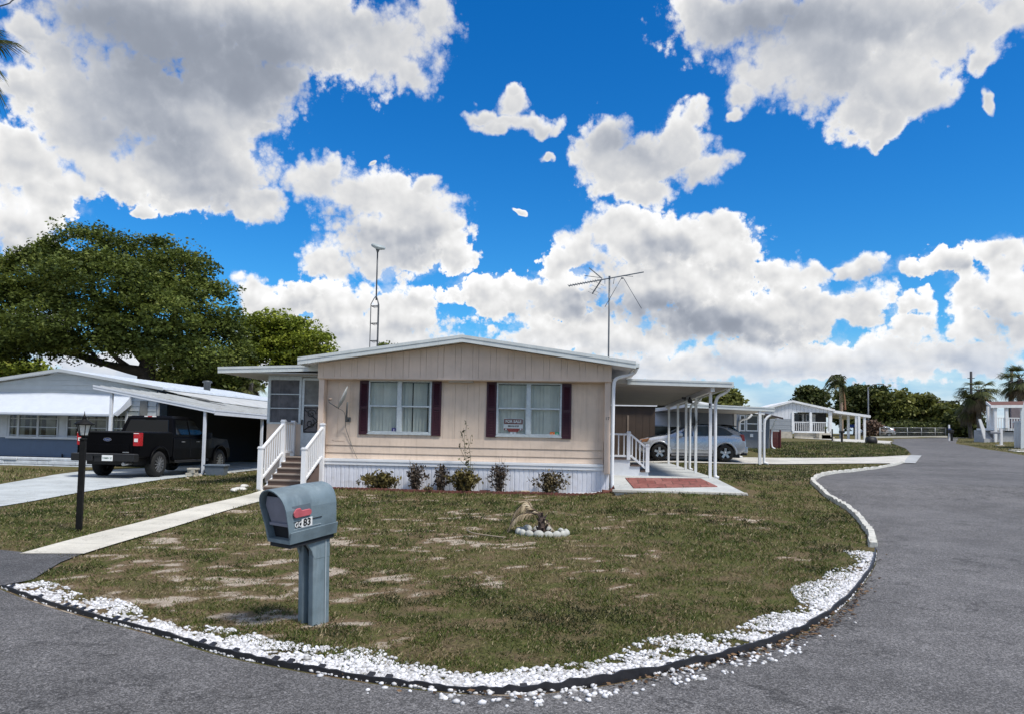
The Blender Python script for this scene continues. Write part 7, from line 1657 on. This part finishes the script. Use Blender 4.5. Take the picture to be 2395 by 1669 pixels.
simple_tree('garden_tree', 'leafy tree top behind the white carport roof of the grey home', 1690, 62, [(1680, 925, 28, 16), (1705, 930, 22, 14), (1690, 950, 40, 16)], 100, 40, .36, MIDL, 7)
DKL = leafmat('dark_leaf', (.022, .034, .011), (.125, .145, .04), (.24, .24, .10), .25)
simple_tree('garden_tree', 'round dark green tree behind the gable of the white porch home', 1895, 112, [(1888, 920, 18, 13), (1908, 930, 20, 16), (1880, 938, 16, 12), (1895, 950, 28, 14)], 150, 44, .55, DKL, 8, .6)
G_ = 'trees along the far end of the road'
for i, (px, Y, bl, m_, lab) in enumerate((
    (1998, 116, [(1985, 925, 20, 16), (2005, 922, 22, 16), (1990, 948, 24, 18), (1975, 965, 18, 16), (2010, 950, 18, 20), (1985, 985, 26, 14)], DKL, 'dark spreading tree right of the tall thin palm'),
    (2045, 118, [(2030, 920, 24, 14), (2055, 925, 22, 14), (2040, 950, 30, 20), (2065, 955, 18, 20), (2035, 985, 26, 14)], DKL, 'dark leafy tree behind the street lamp'),
    (2090, 114, [(2085, 935, 26, 16), (2110, 930, 16, 14), (2095, 960, 28, 20), (2080, 985, 30, 15), (2115, 955, 14, 20)], MIDL, 'lighter green tree in the middle behind the mesh fence'),
    (2155, 116, [(2148, 940, 18, 16), (2170, 945, 20, 14), (2150, 965, 26, 18), (2180, 970, 20, 16), (2160, 990, 34, 12)], MIDL, 'pale green bushy tree behind the right half of the mesh fence'),
    (2205, 112, [(2200, 965, 20, 14), (2225, 960, 16, 14), (2215, 985, 26, 16), (2240, 985, 18, 18)], MIDL, 'low yellow green tree left of the palm clump'),
    (2262, 100, [(2245, 985, 24, 18), (2270, 990, 22, 18), (2255, 1008, 30, 12), (2285, 1005, 12, 14)], DKL, 'dense dark shrub mass beside the porch house stairs'),
    (2130, 110, [(2100, 1002, 40, 10), (2150, 1003, 40, 10), (2190, 1003, 26, 10)], DKL, 'dark hedge growing low behind the mesh fence'))):
    simple_tree('roadside_tree', lab, px, Y, bl, 190, 42, .58, m_, 20+i, .62, G_)
simple_tree('brown_bush', 'brown leafless looking bush at the end of the distant carport', 2045, 103, [(2040, 995, 14, 10), (2050, 1005, 12, 10), (2035, 1010, 12, 8)], 60, 40, .3, leafmat('brown_leaf', (.09, .06, .045), (.25, .17, .12), None, .1), 40, .4, None, .08, cat='bush')

# ------------------------------------------------------------------ palms
PG = leafmat('palm_leaf', (.035, .045, .014), (.125, .14, .045), (.22, .18, .09), .2); PD = leafmat('palm_dry', (.07, .05, .03), (.20, .15, .09), None, .15)
def fan(r, c, d, size, nl=22, spread=2.3, sag=.35):
    """one fan leaf: blades radiating from c around direction d; returns verts, quads"""
    d = Vector(d).normalized(); s = d.cross(Vector((0, 0, 1))); s = s.normalized() if s.length > .1 else Vector((1, 0, 0)); n = s.cross(d)
    V, F = [], []
    for k in range(nl):
        a = (k/(nl-1)-.5)*spread; L = size*(1-.25*abs(a)/1.2)*r.uniform(.88, 1.08); dv = (d*math.cos(a)+s*math.sin(a)+n*.10*math.cos(a*2)).normalized(); w = dv.cross(n).normalized()*size*.028
        m = c+dv*L*.62+Vector((0, 0, -sag*.12*L)); e = c+dv*L*.95+Vector((0, 0, -sag*L*r.uniform(.35, .8))); o = len(V)
        V += [c-w*.3, c+w*.3, m+w, m-w, e+w*.15, e-w*.15]; F += [(o, o+1, o+2, o+3), (o+3, o+2, o+4, o+5)]
    return V, F
def fan_palm(label, px, py, Y, size, nf, seed, stem=.14, sagk=.4, dry=6, group=None, zr=(-.75, 1.0), petiole=.9):
    c = at(px, py, Y); z = gz(c.x, Y); t = thing('fan_palm', label, 'palm', (c.x, Y, z), 0, group); r = np.random.default_rng(seed)
    MB().tube(smooth_path3([Vector((c.x+.1, Y, z-.2)), Vector((c.x-.05, Y, (z+c.z)/2)), c]), stem, 10).build('trunk', BARKG, t)
    for nm, N, mt, lo, hi in (('crown', nf, PG, zr[0], zr[1]), ('dead_fronds', dry, PD, -1.0, -.6)):
        V, F = [], []; st_ = MB()
        for i in range(N):
            a = i*2.399+r.uniform(-.3, .3); e = r.uniform(lo, hi); d = Vector((math.cos(a)*math.cos(e*1.2), math.sin(a)*math.cos(e*1.2), math.sin(e*1.2)))
            q = c+d*size*petiole*r.uniform(.75, 1.1)+Vector((0, 0, -.1*size)); st_.tube([c, (c+q)/2+Vector((0, 0, .06*size)), q], size*.018, 4)
            v, f = fan(r, q, d+Vector((0, 0, -.35)), size*r.uniform(.8, 1.1), 20, 2.5, sagk); o = len(V); V += v; F += [tuple(x+o for x in g) for g in f]
        if N:
            fr_ = soup(nm, np.array([v[:] for v in V]), np.array(F), mt, t, tone=np.repeat(r.random(len(F)//2), 2)[:len(F)]*.6+r.random(len(F))*.4); st_.build('leaf_stalks', MATS['palm_leaf'] if nm == 'crown' else MATS['palm_dry'], fr_)
    return t
fan_palm('tall fan palm cut off by the upper left edge of the photo', -100, 100, 13.0, .72, 26, 3, .17, .5, 5)
fan_palm('shaggy fan palm with hanging dead fronds left of the brown roofed porch', 2290, 912, 90, 1.5, 34, 5, .26, .6, 34)
fan_palm('lower fan palm leaning at the left of the shaggy palm clump', 2268, 942, 92, 1.3, 28, 6, .22, .6, 26)
fan_palm('fan palm behind the porch roof cut by the right edge', 2385, 885, 92, 1.6, 32, 7, .24, .5, 10)
fan_palm('small fan palm crown left of the utility pole behind the porch roof', 2362, 893, 96, 1.1, 14, 9, .16, .4, 2)
fan_palm('small shaggy palm beside the slate roof behind the entrance room', 588, 893, 48, .75, 16, 10, .14, .5, 8)
fan_palm('spiky palm top among the trees behind the mesh fence', 2196, 938, 114, 1.3, 14, 11, .16, .35, 2)
# feather palm by the white porch home
pc = at(1966, 905, 100); pz_ = gz(pc.x, 100); fp = thing('feather_palm', 'tall thin feather palm with windblown fronds beside the white porch home', 'palm', (pc.x, 100, pz_))
MB().tube(smooth_path3([Vector((pc.x+.15, 100, pz_-.2)), Vector((pc.x+.1, 100, (pz_+pc.z)/2)), pc]), .2, 10).build('trunk', mat('tan_palm_trunk', (.30, .22, .16), .9, .2, 4), fp)
MB().tube(smooth_path3([Vector((pc.x+.55, 100, at(1972, 958, 100).z)), Vector((pc.x+.5, 100.1, at(1970, 935, 100).z)), pc+Vector((.25, 0, 0))]), .13, 6).build('hanging_sheath', mat('rust_sheath', (.22, .11, .06), .9), fp)
material_rib = MATS['palm_leaf']; rr = random.Random(6)
for i, (dx, dy_) in enumerate(((-46, 10), (-40, -6), (-34, -18), (-22, -24), (-8, -26), (4, -18), (10, 4), (10, 20), (4, 28), (-12, 6), (-24, 16), (-30, 4), (-16, -12), (-38, 18))):
    e = at(1966+dx, 905+dy_+6, 100+rr.uniform(-1.2, 1.2)); m = pc*.45+e*.55+Vector((0, 0, 1.0)); frond(fp, [pc, m, e], 18, .95, 50+i, .9, PG, .05, .13)
# agave like plant by the steps of the white home, thin cable in the upper left corner
ag = at(1931, 1003, Q-.9); t = thing('spiky_plant', 'dark spiky plant beside the steps of the white porch home', 'plant', (ag.x, Q-.9, gz(ag.x, Q-.9))); V, F = [], []; r_ = np.random.default_rng(3)
for i in range(14):
    a = i*2.4; e = r_.uniform(.1, 1.2); d = Vector((math.cos(a)*math.cos(e), math.sin(a)*math.cos(e), math.sin(e))); v, f = fan(r_, ag, d, .62, 3, .5, .5); o = len(V); V += v; F += [tuple(x+o for x in g) for g in f]
soup('leaves', np.array([v[:] for v in V]), np.array(F), DKL, t, tone=r_.random(len(F)))
MB().tube([(ag.x, Q-.9, gz(ag.x, Q)-.1), ag], .08, 6).build('stem', BARK, t)
cb = thing('overhead_cable', 'thin dark overhead cable crossing the upper left corner', 'cable', at(-60, 35, 16))
MB().tube(smooth_path3([at(-200, 60, 15), at(0, 15, 16), at(32, 0, 17.5), at(90, -35, 20)]), .016, 5).build('cable', TBK, cb)
